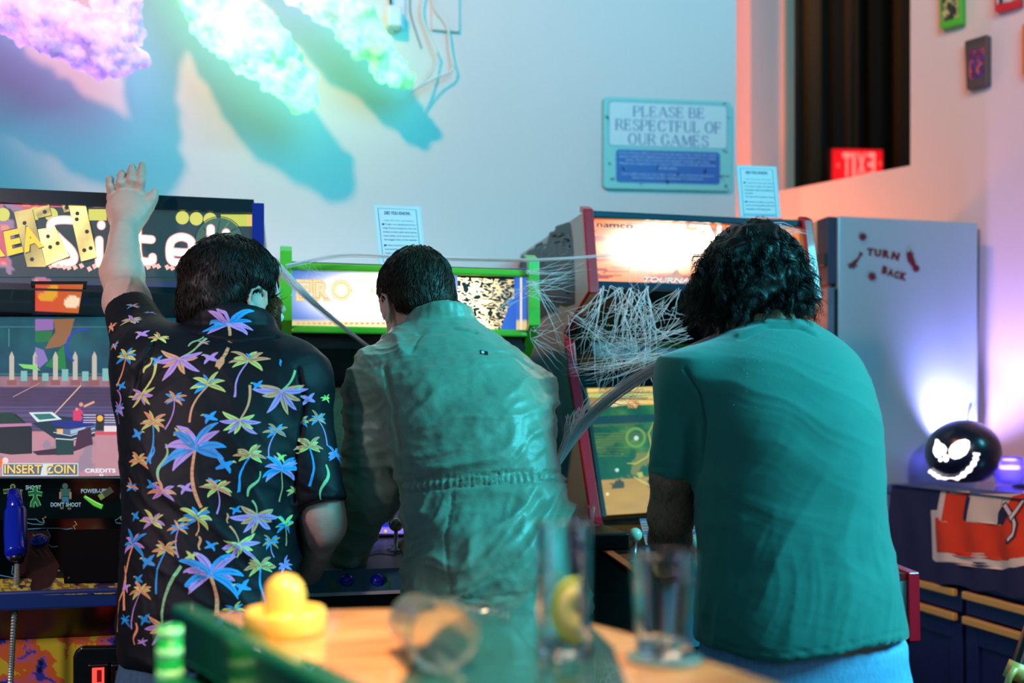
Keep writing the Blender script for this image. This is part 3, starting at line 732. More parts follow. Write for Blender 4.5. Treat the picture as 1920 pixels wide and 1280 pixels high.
# tinted glass over the monitor
# instruction bezel
panel('instruction_bezel', LX0, LX1-.02, Ysc_b-.004, zsb, Yi_b, zib, .02, m_glossb, cabL)
A = Art(yzplane(Ysc_b-.006, zsb, Yi_b-.002, zib)[0])
A.rect(-60, 894, 300, 896, (70, 110, 120))
LB = (150, 190, 205)
A.tbox('SHOOT', 48, 909.5, 77, 917.5, LB, bold=.02); A.tbox("DON'T SHOOT", 95, 941.5, 152, 949.5, LB, bold=.02); A.tbox('POWER-UPS', 152, 916, 201, 924, LB, bold=.02)
def fig(x, y, s, arms, outline, fill):
    pl = [[(x, y-.42*s), (x, y)], [(x, y-.3*s), (x-arms*s, y-.3*s+.06*s)], [(x, y-.3*s), (x+arms*s, y-.22*s)], [(x, y), (x-.14*s, y+.22*s), (x-.16*s, y+.46*s)], [(x, y), (x+.12*s, y+.18*s), (x+.2*s, y+.4*s)]]
    for w2, cc in ((8.5, outline), (5.5, fill)):
        A.layer += 1
        for p in pl: A.line(p, w2, cc, up=False)
        A.circ(x, y-.5*s, w2*.6, cc, 10, up=False)
fig(66, 934, 36, .36, (90, 190, 90), (20, 90, 70)); fig(24, 930, 36, .5, (130, 150, 50), (20, 60, 50))
A.rect(113, 916, 132, 930, (40, 92, 84)); A.circ(122, 911, 5.5, (60, 90, 84), 12); A.rect(111, 922, 115, 935, (150, 120, 96)); A.rect(130, 922, 134, 935, (150, 120, 96)); A.rect(116, 931, 129, 941, (40, 110, 140)); A.circ(116, 952, 4, (90, 90, 80), 8, ry=2.4); A.circ(130, 953, 4, (90, 90, 80), 8, ry=2.4)
A.line([(158, 930), (178, 944), (192, 950)], [5, 9, 9], (96, 210, 70)); A.line([(160, 930), (190, 947)], 2, (180, 250, 120)); A.line([(186, 933), (210, 917)], 12, (60, 66, 50)); A.line([(186, 933), (194, 928)], 10, (120, 140, 60))
A.ring(238, 930, 11, 4, (90, 120, 90), a0=2.5, a1=4.6)
A.build('instruction_print', art_mat('instruction_print_glow', .75), cabL)
# control panel
panel('control_panel', LX0, LX1-.02, Yi_b-.002, zib, Yc, zcb, .02, m_glossb, cabL)
mp, nC = yzplane(Yi_b-.003, zib, Yc-.001, zcb)
A = Art(mp)
def spk(u, v):
    n = float(fbm(np.array([[u*60, v*14, 0]]), 3, 6)[0]); m2 = float(fbm(np.array([[u*14, v*4, 3]]), 2, 8)[0])
    return (190, 176, 60) if n > .5 and m2 < .62 else ((120, 90, 50) if m2 < .62 else (40, 30, 66))
A.grid([(-60, 1086), (300, 1080), (300, 1112), (-60, 1117)], 120, 12, spk)
TL = (70, 150, 180)
for pts, w2 in (([(45, 973), (68, 973), (74, 978), (84, 980), (80, 983), (60, 982), (45, 978)], 1.8), ([(45, 992), (80, 990), (110, 990), (125, 992), (136, 990)], 1.8), ([(88, 992), (94, 1004), (89, 1018), (96, 1025), (108, 1024)], 1.8), ([(72, 1050), (85, 1058), (100, 1066), (112, 1070)], 3), ([(72, 1062), (104, 1086), (94, 1103), (110, 1112)], 2), ([(24, 1060), (22, 1075), (40, 1086), (0, 1078), (-20, 1076)], 2), ([(85, 1090), (66, 1085), (54, 1100), (56, 1112)], 2), ([(246, 982), (218, 980), (216, 975), (228, 968), (246, 980)], 1.6)):
    A.line(pts, w2, TL, up=False)
A.poly([(44, 995), (88, 994), (94, 1010), (90, 1024), (112, 1060), (104, 1084), (94, 1100), (60, 1112), (56, 1100), (60, 1085), (30, 1080), (26, 1050)], (40, 16, 18))
A.poly([(60, 1001), (70, 1005), (66, 1007)], (150, 140, 60)); A.poly([(80, 1005), (88, 1001), (84, 1007)], (150, 140, 60))
for x, y in ((83, 970), (141, 984), (228, 967)): A.line([(x, y+8), (x-3, y+2), (x+3, y-1), (x-1, y-7)], 2.6, (150, 150, 96))
for k in range(9): A.line([(58+k*4, 1030+k % 3*5), (62+k*4, 1033+k % 3*5)], 1.5, (120, 110, 80), up=False)
A.build('control_panel_art', art_mat('panel_art_print', rough=.3), cabL)
p = [mp(112, 993, .004), mp(262, 990, .004), mp(262, 1089, .004), mp(120, 1091, .004)]
mk('black_cover_plate', slabN(p[::-1], nC, .004), mat('black_plate', (5, 6, 7), rough=.6, spec=.1), cabL)
for x, y in ((129, 1084), (224, 1082)): mk('screw', lathe([(0, 0), (.003, 0), (.002, .002), (0, .0022)], mp(x, y, .005), nC, 10), m_steel, cabL)
push_button(74, 1014, mp, nC, .017, mat('blue_button', (20, 60, 190), rough=.2, coat=.6), cabL, 'start_button')
mk('control_panel_lip', [box(LX0, LX1-.02, Yc-.012, Yc+.004, zcb-.035, zcb+.002)], mat('blue_lip', (20, 48, 110), rough=.3), cabL, bevel=.004)
panel('underside_board', LX0, LX1-.02, Yc, zcb-.035, 2.30, zcb-.12, .012, m_blackp, cabL)
zf = zof(120, 1178, 2.30)
panel('front_panel', LX0, LX1-.02, 2.302, .02, 2.302, zcb-.11, .02, m_blackp, cabL)
A = Art(plane_map((0, 2.299, 0), (0, -1, 0)))
def frn(u, v):
    P = np.array([[u*7, v*7, 1.]]); P = P+1.4*np.array([[float(fbm(P*.9, 3, 31)[0]), float(fbm(P*.9+7, 3, 32)[0]), 0]])
    n = float(fbm(P, 4, 21)[0]); y = 1172+v*250
    f = .75*max(0, 1-max(0, (.06-v)*14)) if v < .06 else 1.
    if n > .60: b = (190, 176, 40)
    elif n > .48: b = (196, 96, 40)
    elif n > .44: b = (170, 90, 140)
    elif n > .38: b = (50, 56, 150)
    else: b = (16, 18, 50)
    return b
A.grid([(-60, 1174), (262, 1174), (262, 1420), (-60, 1420)], 120, 90, frn)
A.build('front_panel_art', art_mat('panel_art_print'), cabL)
# coin door
def fr(px, py, h=0): return onY(px, py, 2.299-h)
a, b = fr(136, 1212), fr(330, 1400)
cd = mk('coin_door', slabN([fr(x, y, .02) for x, y in [(136, 1400), (136, 1232), (141, 1220), (151, 1212), (330, 1210), (330, 1400)]], (0, -1, 0), .02), mat('coin_door_black', (12, 18, 20), rough=.25, bump=.1), cabL, bevel=.006, seg=3)
for x0, x1, lit in ((165, 205, 1), (208, 250, 0)):
    c0, c1 = fr(x0, 1245, .03), fr(x1, 1330, .03)
    mk('coin_slot', box(c0.x, c1.x, 2.265, 2.28, c1.z, c0.z), m_blackp, cd, bevel=.003)
    g0, g1 = fr(x0+9, 1251, .03), fr(x0+31, 1280, .03)
    gv = [box(g0.x, g1.x, 2.2605, 2.2655, g0.z-.004, g0.z), box(g0.x, g1.x, 2.2605, 2.2655, g1.z, g1.z+.004), box(g0.x, g0.x+.009, 2.2605, 2.2655, g1.z, g0.z), box(g1.x-.004, g1.x, 2.2605, 2.2655, g1.z, g0.z)]
    mk('coin_window', gv, mat('coin_red_lit', (90, 0, 0), emit=(255, 60, 50), es=2.2) if lit else mat('coin_unlit', (60, 34, 24), rough=.3), cd)
    if lit: mk('coin_button', box(g0.x+.008, g1.x-.003, 2.262, 2.266, g1.z+.003, g0.z-.003), mat('coin_dark_red', (60, 0, 4), emit=(120, 0, 8), es=.8), cd)
# second holstered gun and its steel cable
mgun = mat('blue_gun_plastic', (14, 30, 170), rough=.22, coat=.5)
gun = thing('light_gun', mp(30, 1060, .05), 'blue plastic light gun holstered upright on the far left control panel', 'light gun')
def G(px, py, h): return mp(px, py, h)
mk('barrel', tube([G(27, 922, .10), G(28, 952, .085), G(29, 955, .08)], [.014, .017, .018], 14), mgun, gun, smooth=True, bevel=0)
mk('body', tube([G(29, 953, .08), G(29, 962, .075), G(29, 1000, .06), G(30, 1036, .05), G(31, 1040, .05)], [.019, .0225, .0225, .021, .018], 16), mgun, gun, smooth=True)
mk('holster', [tube([G(31, 1036, .05), G(33, 1050, .03)], [.016, .013], 12)], m_blackp, gun, smooth=True)
cp = bez([G(33, 1046, .035), C(30, 1100, 2.03), C(24, 1200, 2.02), C(19, 1290, 2.02), C(10, 1420, 2.05)], 150); rr_ = [.0062 if k % 2 else .0047 for k in range(len(cp))]
mk('steel_cable', tube(cp, rr_, 8), mat('cable_steel', (190, 196, 190), rough=.3, metal=.8), gun, smooth=False)

# ---- middle: green-trimmed frog game cabinet
GX0, GX1 = .0, .63
cabG = thing('arcade_cabinet', (.315, 2.6, 0), 'dark arcade cabinet with bright green edge trim and blue marquee, in the middle', 'arcade cabinet', 'arcade cabinets along the wall')
gz1 = zof(760, 487, 2.5); gz2 = zof(760, 608, 2.5); gz3 = zof(760, 700, 2.72)
Yg0, Yg1 = 2.72, 2.42
profG = [(2.50, zof(760, 484, 2.5)), (2.49, zof(760, 600, 2.49)), (2.60, zof(760, 668, 2.6)), (2.70, zof(760, 725, 2.7)), (Yg1, zof(700, 1010, Yg1)), (2.12, zof(700, 1040, 2.12)), (2.10, zof(700, 1112, 2.10)), (2.28, .82), (2.28, .02)]
m_green = mat('green_trim', (84, 178, 40), rough=.3, coat=.3)
for x0 in (GX0, GX1-.02):
    mk('side_panel', prismX([(p[0]+.006, p[1]) for p in profG]+[(3.2, .02), (3.2, profG[0][1])], x0, x0+.02), m_black, cabG)
    mk('edge_trim', strip([(profG[0][0]+.03, profG[0][1]+.004)]+profG[:9], x0-.004, x0+.024, .02), m_green, cabG, bevel=.005)
ztG = zof(760, 497, 2.51)
mk('roof_panel', box(GX0+.02, GX1-.02, 2.51, 3.2, ztG-.01, ztG), m_black, cabG)
def rail(Y, px, y0, y1): return box(GX0+.022, GX1-.022, Y-.004, Y+.02, zof(px, y1, Y), zof(px, y0, Y))
mk('marquee_rail', rail(2.50, 620, 494, 508), m_green, cabG, bevel=.005); mk('marquee_rail', rail(2.50, 620, 611, 625), m_green, cabG, bevel=.005)
A = Art(plane_map((0, 2.515, 0), (0, -1, 0)))
def mqg(u, v):
    x = u*446+545; y = 503+v*118; d = ((x-712)/150)**2+((y-556)/56)**2; k = 8*math.exp(-d*2.9)
    b = lin((60, 112, 205)); wv = lin((255, 246, 225))
    if v > .84: b = lin((222, 200, 140)); k *= .8
    return (*[b[i]*1.1+k*wv[i] for i in range(3)], 1)
A.grid([(545, 503), (991, 503), (991, 621), (545, 621)], 60, 20, mqg)
A.rect(975, 520, 979, 618, (255, 235, 215))
for k, (ch, x0, x1) in enumerate((('F', 557, 585), ('R', 588, 620), ('O', 622, 658), ('G', 661, 696), ('G', 699, 733), ('E', 736, 762), ('R', 765, 795))):
    br = [1, 1, 1.3, 4, 7, 6, 3][k]
    ws = tuple(v*br for v in lin((255, 236, 190)))
    A.text(ch, [(x0-2, 523), (x1+2, 524), (x1+2, 565), (x0-2, 564)], (255, 205, 90), bold=.085); A.text(ch, [(x0, 525), (x1, 526), (x1, 563), (x0, 562)], [ws]*len(text_geo(ch, .07, 0, 1)[0]), bold=.07)
    A.text(ch, [(x0+3, 528), (x1-3, 529), (x1-3, 560), (x0+3, 559)], (235, 170, 70), bold=.045); A.text(ch, [(x0+4.2, 529.4), (x1-4.2, 530.4), (x1-4.2, 558.4), (x0+4.2, 557.4)], [ws]*len(text_geo(ch, .03, 0, 1)[0]), bold=.03)
for k in range(20): A.rect(556+k*10, 604, 562+k*10, 608, (230, 190, 110), up=False)
# black reptile-skin figure with lit gaps
def sk(u, v):
    x = u*110+858; y = 520+v*102
    edge = 964-(10 if y > 560 else 0)-18*max(0, (y-575)/50)
    if x > edge: return (*lin((52, 104, 215)), 1)
    P = np.array([[x*.115, y*.2, 0]]); wrp = float(vnoise(P*.7+3, 5)[0])*1.6
    n = float(vnoise(P+wrp, 41)[0]); n2 = abs(float(vnoise(P*1.3+wrp+9, 42)[0])-.5)
    lit = n2 < .09 or (n > .66)
    bright = 5*math.exp(-((x-868)/40)**2)+.9
    if y < 524: return (*lin((6, 8, 10)), 1)
    if lit: return (*[c*bright for c in lin((255, 226, 170))], 1)
    return (*lin((8, 9, 10)), 1)
A.grid([(858, 516), (968, 520), (968, 621), (858, 621)], 150, 110, sk)
A.build('marquee', art_mat('marquee_green_glow', 1.0), cabG)
mk('marquee_back', box(GX0+.02, GX1-.02, 2.53, 2.545, gz2-.06, ztG), m_blackp, cabG)
m_bz = mat('dark_blue_board', (8, 16, 46), rough=.3, var=.4, vscale=9)
panel('speaker_panel', GX0+.02, GX1-.02, 2.52, zof(760, 622, 2.52), 2.70, zof(760, 715, 2.70), .012, m_bz, cabG)
mpG = yzplane(2.519, zof(760, 622, 2.52), 2.699, zof(760, 715, 2.70))[0]
mk('speaker_ring', [tube([mpG(700+38*math.cos(a), 662+18*math.sin(a), .004) for a in np.linspace(0, 2*math.pi, 33)], .0035, 6)], m_blackp, cabG, smooth=True)
panel('monitor_shroud', GX0+.02, GX1-.02, 2.70, zof(760, 715, 2.70), 2.71, zof(700, 728, 2.71), .012, m_blackp, cabG)
zmt_, zmb_ = zof(640, 724, 2.71), zof(700, 1004, Yg1+.005)
panel('bezel_art', GX0+.02, GX1-.02, 2.712, zmt_, Yg1+.006, zmb_, .012, mat('speckled_bezel', (110, 84, 60), rough=.6, var=.55, vscale=120), cabG)
mp2, nM = yzplane(2.708, zmt_, Yg1+.002, zmb_)
A = Art(mp2)
def fs(u, v):
    if v > .94: return (150, 130, 245)
    if v > .90: return (34, 50, 220)
    return (58, 54, 78)
A.grid([(676, 800), (905, 800), (905, 1000), (676, 1000)], 30, 60, fs)
A.poly([(716, 968), (721, 960), (727, 957), (733, 962), (735, 968), (728, 965), (722, 969)], (210, 195, 245)); A.tbox('5', 740, 968, 746, 979, (220, 220, 250), bold=.05); A.tbox('1', 748, 968, 753, 979, (220, 220, 250), bold=.05)
A.rect(735, 928, 745, 940, (50, 60, 240)); A.circ(723, 995, 3, (250, 210, 130), 8)
A.build('monitor_picture', art_mat('screen_green_glow', .95), cabG)
m_pan = mat('grey_control_panel', (120, 128, 126), rough=.28, var=.25, vscale=14)
za, zb, zc2 = zof(700, 1008, Yg1), zof(700, 1066, 2.14), zof(700, 1110, 2.105)
panel('control_panel', GX0+.02, GX1-.02, Yg1, za, 2.14, zb, .015, m_pan, cabG)
panel('button_panel', GX0+.02, GX1-.02, 2.14, zb, 2.105, zc2+.004, .015, mat('button_panel_blue', (60, 110, 130), rough=.3, var=.3, vscale=10), cabG)
mk('white_panel_edge', box(GX0+.02, GX1-.02, 2.096, 2.11, zc2-.003, zc2+.003), mat('white_strip', (210, 215, 215), rough=.4), cabG)
mpB, nB = yzplane(2.14, zb, 2.105, zc2+.004)
for x in (650, 708): push_button(x, 1088, mpB, nB, .0145, mat('deep_blue_button', (16, 24, 175), rough=.18, coat=.7), cabG, 'start_button')
A = Art(yzplane(2.139, zb, 2.104, zc2+.004)[0]); A.tbox('1', 621, 1088, 629, 1103, (120, 120, 50), bold=.05); A.build('number_print', art_mat('panel_art_print'), cabG)
A = Art(yzplane(2.139, zb, 2.104, zc2+.004)[0]); A.tbox('2', 722, 1088, 733, 1103, (50, 110, 60), bold=.05); A.build('number_print', art_mat('panel_art_print'), cabG)
mpC, nCc = yzplane(Yg1, za, 2.14, zb)
A = Art(yzplane(Yg1-.001, za+.001, 2.139, zb+.001)[0]); A.line([(690, 1040), (712, 1033), (740, 1036), (760, 1030)], [3, 8, 10, 4], (60, 70, 60));
A.build('panel_flourish_print', art_mat('panel_art_print'), cabG)
joystick(mpC(742, 1030, 0), nCc, m_steel, cabG, .045); joystick(mpC(650, 1040, 0), nCc, mat('red_ball', (150, 20, 20), rough=.25), cabG, .04)
panel('front_panel', GX0+.02, GX1-.02, 2.27, .02, 2.27, zc2-.006, .02, m_blackp, cabG)
mk('underside_board', box(GX0+.02, GX1-.02, 2.11, 2.29, zc2-.03, zc2-.006), m_blackp, cabG)

# ---- right: fighting game cabinet with red trim
RX0, RX1 = .769, 1.418
cabR = thing('arcade_cabinet', (1.09, 2.7, 0), 'arcade cabinet with red edge trim, glowing orange marquee and cobwebs', 'arcade cabinet', 'arcade cabinets along the wall')
def YZ(px, py):
    p = onX(px, py, RX0); return (p.y, p.z)
profR = [YZ(1093, 398), YZ(1098, 470), YZ(1105, 541), YZ(1058, 618), YZ(1064, 690), YZ(1082, 800), YZ(1108, 975), YZ(1126, 1040)]
yl, zl = profR[-1]; pfr = YZ(1216, 1104)
profR += [pfr, (pfr[0], pfr[1]-.13), (2.26, pfr[1]-.20), (2.26, .02)]
m_red = mat('red_trim', (158, 14, 36), rough=.28, coat=.4)
m_side = mat('painted_side', (150, 182, 196), rough=.38, var=.12, vscale=5)
for x0 in (RX0, RX1-.02):
    sp = mk('side_panel', prismX([(p[0]+.006, p[1]) for p in profR]+[(3.26, .02), (3.26, profR[0][1])], x0, x0+.02), m_side, cabR)
    mk('edge_trim', strip([(profR[0][0]+.02, profR[0][1]+.004)]+profR, x0-.004, x0+.024, .017), m_red, cabR, bevel=.005)
# side art: torn-edged dark picture
A = Art(plane_map((RX0-.0005, 0, 0), (-1, 0, 0)))
A.poly([(978, 478), (984, 480), (990, 470), (1002, 466), (1004, 458), (1016, 454), (1020, 468), (1024, 462), (1030, 436), (1040, 432), (1042, 424), (1054, 420), (1066, 416), (1070, 420), (1074, 450), (1078, 520), (1078, 570), (1060, 576), (1050, 572), (1042, 582), (1020, 594), (1000, 606), (984, 612), (975, 600), (960, 560)], (18, 34, 44))
r_ = random.Random(3)
for k in range(60):
    x, y = r_.uniform(985, 1070), r_.uniform(440, 600)
    if y > 470-(x-985)*.6 and y < 610-(x-985)*.42:
        a = r_.uniform(-1, .2); l = r_.uniform(4, 14); A.line([(x, y), (x+l*math.cos(a), y+l*math.sin(a)), (x+l*math.cos(a)+3, y+l*math.sin(a)+4)], r_.uniform(1, 3), r_.choice([(40, 90, 110), (70, 120, 140), (24, 60, 84), (60, 30, 50)]), up=False)
A.tbox('TAG', 1008, 462, 1068, 500, (60, 104, 116), dy=-26, shear=.2); A.tbox('TAG', 1010, 464, 1066, 497, (20, 40, 52), dy=-26, shear=.2, bold=-.02)
A.tbox('TAG', 1006, 510, 1066, 548, (44, 84, 104), dy=-20, shear=.2)
A.build('side_art', art_mat('side_art_print', rough=.4), cabR)
zR0 = zof(1200, 402, 2.56); zRm = zof(1200, 414, 2.56); zRb = zof(1200, 530, 2.54)
mk('roof_panel', box(RX0+.02, RX1-.02, 2.55, 3.26, zR0-.012, zR0), m_black, cabR)
mk('header_rail', box(RX0+.02, RX1-.02, 2.545, 2.57, zRm, zR0+.002), mat('header_navy', (22, 40, 62), rough=.25, coat=.4), cabR, bevel=.004)
A = Art(plane_map((0, 2.565, 0), (0, -1, 0)))
def mqr(u, v):
    x = 1102+u*410; y = 408+v*124
    d = ((x-1235)/112)**2+((y-462)/50)**2; k = 14*math.exp(-d*3.3)
    n = float(fbm(np.array([[u*5, v*16, 0]]), 4, 15)[0]); n2 = float(fbm(np.array([[u*6, v*5, 2]]), 3, 16)[0])
    base = np.array(lin((222, 92, 62)))*(1-n2)*1.5+np.array(lin((255, 176, 104)))*n2*1.3
    if n > .56: base = np.array(lin((200, 66, 54)))
    if x > 1440: base = base*.75
    return (*[base[i]+k*(1, .80, .62)[i]*(.75+.5*n) for i in range(3)], 1)
A.grid([(1100, 408), (1506, 408), (1506, 534), (1100, 534)], 120, 50, mqr)
A.tbox('namco', 1119, 418, 1187, 425.5, (60, 40, 36), dy=3.4, bold=.012)
hot = lambda b: tuple(v*b for v in lin((255, 240, 215)))
A.text('TEKKEN', [(1206, 418), (1352, 424), (1352, 466), (1206, 462)], [hot(16)]*len(text_geo('TEKKEN', .03, .15, 1)[0]), bold=.03, shear=.15)
A.poly([(1240, 527), (1270, 505), (1284, 527)], (220, 160, 130)); A.poly([(1286, 528), (1306, 512), (1330, 528)], (190, 120, 80)); A.rect(1284, 424, 1308, 432, (255, 226, 170))
A.tbox('TOURNAMENT', 1206, 521, 1352, 531, (70, 30, 30), dy=4, shear=.25, bold=.05); A.tbox('TOURNAMENT', 1207, 519, 1352, 529, (250, 246, 246), dy=4, shear=.25, bold=.025)
A.build('marquee', art_mat('marquee_red_glow', 1.0), cabR)
q = onY(1503, 450, 2.556); mk('brass_strip', box(q.x-.006, q.x+.006, 2.552, 2.562, zRb, zRm), mat('brass_lit', (240, 190, 90), rough=.3, metal=1), cabR)
mk('marquee_back', box(RX0+.02, RX1-.02, 2.58, 2.595, zRb-.02, zRm), m_blackp, cabR)
mk('lower_rail', box(RX0+.02, RX1-.02, 2.53, 2.58, zof(1250, 546, 2.54), zof(1250, 531, 2.54)), mat('header_navy'), cabR, bevel=.004)
panel('speaker_panel', RX0+.02, RX1-.02, 2.56, zof(1200, 546, 2.55), 2.80, zof(1170, 705, 2.80), .012, m_glossb, cabR)
mpS = yzplane(2.558, zof(1200, 546, 2.55), 2.798, zof(1170, 705, 2.80))[0]
A = Art(mpS)
A.poly([(1111, 642), (1188, 643), (1200, 650), (1330, 654), (1330, 674), (1196, 672), (1120, 671), (1113, 664)], (122, 160, 176))
A.poly([(1116, 646), (1140, 646.5), (1141, 667), (1120, 667)], (160, 186, 196))
r_ = random.Random(8)
for k in range(34):
    x = r_.choice([1118+r_.uniform(0, 16), 1152+r_.uniform(0, 34), 1210+r_.uniform(0, 100)]); y = 648+r_.uniform(0, 18); A.rect(x, y, x+r_.uniform(2, 7), y+1.6, (30, 50, 70), up=False)
A.circ(1204, 658, 7, (60, 110, 140), 12); A.circ(1226, 661, 5, (150, 160, 70), 12); A.tbox('TWO TAPES SYSTEM PRESS START', 1214, 645, 1302, 649, (110, 170, 50), dy=1); A.tbox('COMMAND LIST', 1120, 674, 1160, 678, (110, 170, 60)); A.tbox('GAMES OF THE ARCADE', 1225, 675, 1290, 680, (160, 185, 190))
A.build('instruction_strip', art_mat('instruction_card_print', rough=.3), cabR)
yT, zT = 2.80, zof(1170, 706, 2.80); yB_, zB_ = 2.56, zof(1220, 968, 2.56)
panel('monitor_bezel', RX0+.02, RX1-.02, yT+.004, zT, yB_+.004, zB_-.02, .015, m_glossb, cabR)
mp3, n3 = yzplane(yT, zT, yB_, zB_)
A = Art(mp3)
def rs(u, v):
    x = 1100+u*230; y = 728+v*236; n = float(fbm(np.array([[u*8+n_off, v*9, 0]]), 4, 51)[0]); n1 = float(fbm(np.array([[u*4, v*18, 7]]), 3, 55)[0])
    if v < .14: b = (255, 214, 110) if (v < .03 or v > .10) and n > .38 else (150+60*n, 130, 60)
    elif v < .52:
        g = 60+120*max(0, n-.35)*2; b = (20+90*max(0, n-.5)*3, g*.75+20, 40)
        if n1 > .56: b = (70, 104, 40)
    elif v < .72: b = (16, 62+60*n, 46) if n < .52 else (126, 128, 50)
    else: b = (214-40*n1, 164-30*n1, 56)
    if v > .7 and n > .6 and v < .8: b = (60, 60, 30)
    return b
n_off = .7
A.grid([(1097, 728), (1330, 722), (1338, 952), (1134, 966)], 110, 110, rs)
for k in range(9): A.rect(1112+k*1.2, 812+k*5.2, 1180, 813.4+k*5.2, (110, 150, 60), up=False)
A.line([(1175, 868), (1192, 869), (1214, 856), (1222, 836), (1216, 812), (1226, 792)], [1, 3, 3, 3, 2, 2], (190, 190, 70)); A.ring(1192, 820, 17, 5, (110, 160, 60)); A.circ(1193, 821, 4.5, (210, 240, 225), 10); A.circ(1157, 881, 3.6, (190, 240, 225), 10); A.circ(1139, 926, 3.2, (255, 230, 170), 10)
A.line([(1187, 893), (1205, 903), (1222, 912)], [1, 4, 2], (210, 200, 96)); A.poly([(1194, 886), (1204, 884), (1206, 893), (1198, 896)], (190, 190, 90))
A.rect(1104, 738, 1240, 744, (236, 240, 120)); A.rect(1106, 740, 1235, 742, (120, 190, 70)); A.tbox("STAGE 1  0'19'80", 1106, 728, 1236, 735, (255, 220, 110)); A.ring(1221, 751, 6, 2.5, (255, 200, 90)); A.ring(1232, 751, 6, 2.5, (255, 200, 90)); A.line([(1120, 754), (1150, 758), (1180, 752), (1192, 760)], [3, 9, 6, 3], (255, 226, 150)); A.tbox('KO', 1178, 748, 1196, 765, (255, 170, 80), bold=.03)
A.poly([(1110, 780), (1230, 776), (1232, 790), (1112, 796)], (16, 50, 56))
A.poly([(1094, 726), (1100, 726), (1138, 968), (1130, 968)], (4, 8, 10)); 
A.build('monitor_picture', art_mat('screen_red_glow', .9), cabR)
# move list card
yD, zD = 2.40, profR[7][1]+.01
panel('card_board', RX0+.02, RX1-.02, yB_, zB_-.012, yD, zof(1250, 1036, yD), .012, m_glossb, cabR)
A = Art(yzplane(yB_-.002, zB_-.012, yD-.002, zof(1250, 1036, yD))[0])
A.poly([(1199, 971), (1330, 968), (1332, 1028), (1211, 1021)], (120, 160, 180))
for k in range(2):
    A.poly([(1199+k*5, 971+k*26), (1330, 968+k*27), (1330, 974+k*27), (1200+k*5, 977+k*26)], (40, 120, 170))
for k in range(8):
    for xx in (1203+k*1.2, 1292, 1310): A.rect(xx, 980+k*5, xx+12, 981.8+k*5, (30, 60, 80), up=False)
A.build('move_list_card', art_mat('move_card_glow', .8), cabR)
m_rp = mat('maroon_panel', (92, 28, 30), rough=.3, var=.3, vscale=10)
zcp = zof(1250, 1036, yD)
panel('control_panel', RX0+.02, RX1-.02, yD, zcp, pfr[0], pfr[1]+.012, .015, m_rp, cabR)
mpR, nR = yzplane(yD, zcp, pfr[0], pfr[1]+.012)
joystick(mpR(1300, 1072, 0), nR, mat('cream_ball', (200, 196, 170), rough=.3), cabR, .05); joystick(mpR(1190, 1052, 0), nR, mat('cream_ball'), cabR, .05)
for k, (x, y) in enumerate(((1330, 1068), (1344, 1074), (1356, 1068), (1334, 1082), (1350, 1088), (1226, 1062), (1240, 1068), (1252, 1074))):
    push_button(x, y, mpR, nR, .012, mat('panel_button_%d' % (k % 3), ((190, 60, 60), (60, 120, 190), (190, 190, 180))[k % 3], rough=.25), cabR)
mk('control_box', box(RX0+.02, RX1-.02, pfr[0]+.003, pfr[0]+.03, pfr[1]-.13, pfr[1]+.008), mat('teal_box_front', (60, 110, 120), rough=.35), cabR)
panel('front_panel', RX0+.02, RX1-.02, 2.27, .02, 2.27, pfr[1]-.12, .02, m_blackp, cabR)
mk('box_underside', box(RX0+.02, RX1-.02, pfr[0]+.03, 2.28, pfr[1]-.14, pfr[1]-.125), m_blackp, cabR)
# ledge with a clear cup on it, left of the fighting game's screen
lp = [onX(1068, 978, .66), onX(1135, 985, .66)]
zl_ = onY(1100, 984, 2.33).z
ledge = props(mk('drink_ledge', box(.655, .762, 2.16, 2.52, zl_-.04, zl_), m_black, bevel=.006), 'black drink shelf on the left side of the red-trimmed cabinet', 'shelf')

# ================================================================ information cards
def card(px0, py0, px1, py1, Y, base, quad, lines, label, bind):
    t = thing('information_card', onY((px0+px1)/2, py1, Y), label, 'card', 'information cards on the cabinets')
    pm = plane_map(onY(px0, py0, Y), (0, -1, 0))
    mk('clear_sleeve', slabN([pm(x, y, 0) for x, y in [quad[3], quad[2], quad[1], quad[0]]][::-1], (0, -1, 0), .003), mat('card_sleeve', (196, 216, 226), rough=.15), t)
    A = Art(pm); A.layer = 2
    def Q(u, v):
        (ax, ay), (bx, by), (cx, cy), (dx, dy) = quad
        return ((ax*(1-u)+bx*u)*(1-v)+(dx*(1-u)+cx*u)*v, (ay*(1-u)+by*u)*(1-v)+(dy*(1-u)+cy*u)*v)
    def qr(u0, v0, u1, v1): return [Q(u0, v0), Q(u1, v0), Q(u1, v1), Q(u0, v1)]
    A.poly(qr(.03, .015, .97, .99), (206, 220, 228)); A.poly(qr(.09, .055, .9, .93), (90, 120, 160)); A.poly(qr(.105, .062, .885, .925), (206, 220, 228))
    A.text('DID YOU KNOW..', qr(.22, .10, .78, .155), (20, 40, 84), bold=.04, shear=.2)
    A.text(lines[0], qr(.2, .24, .83, .262), (60, 80, 110), bold=.01)
    for k, l in enumerate(lines[1:]):
        v = .30+k*.062+(.03 if k > 4 else 0); A.text(l, qr(.16 if k not in (0, 5) else .22, v, .16+.70*min(1, len(l)/30), v+.028), (60, 80, 110), bold=.012)
        if k in (0, 5): A.poly(qr(.15, v, .2, v+.026), (16, 30, 70))
    if bind: A.poly(qr(.1, .86, .9, .9), (150, 180, 205)); A.circ(*Q(.42, .955), 5, (20, 60, 150), 12); A.circ(*Q(.56, .95), 5, (30, 130, 80), 12); A.rect(*Q(.38, .94), *Q(.6, .975), (20, 50, 150))
    A.build('print', art_mat('card_print', rough=.3), t)
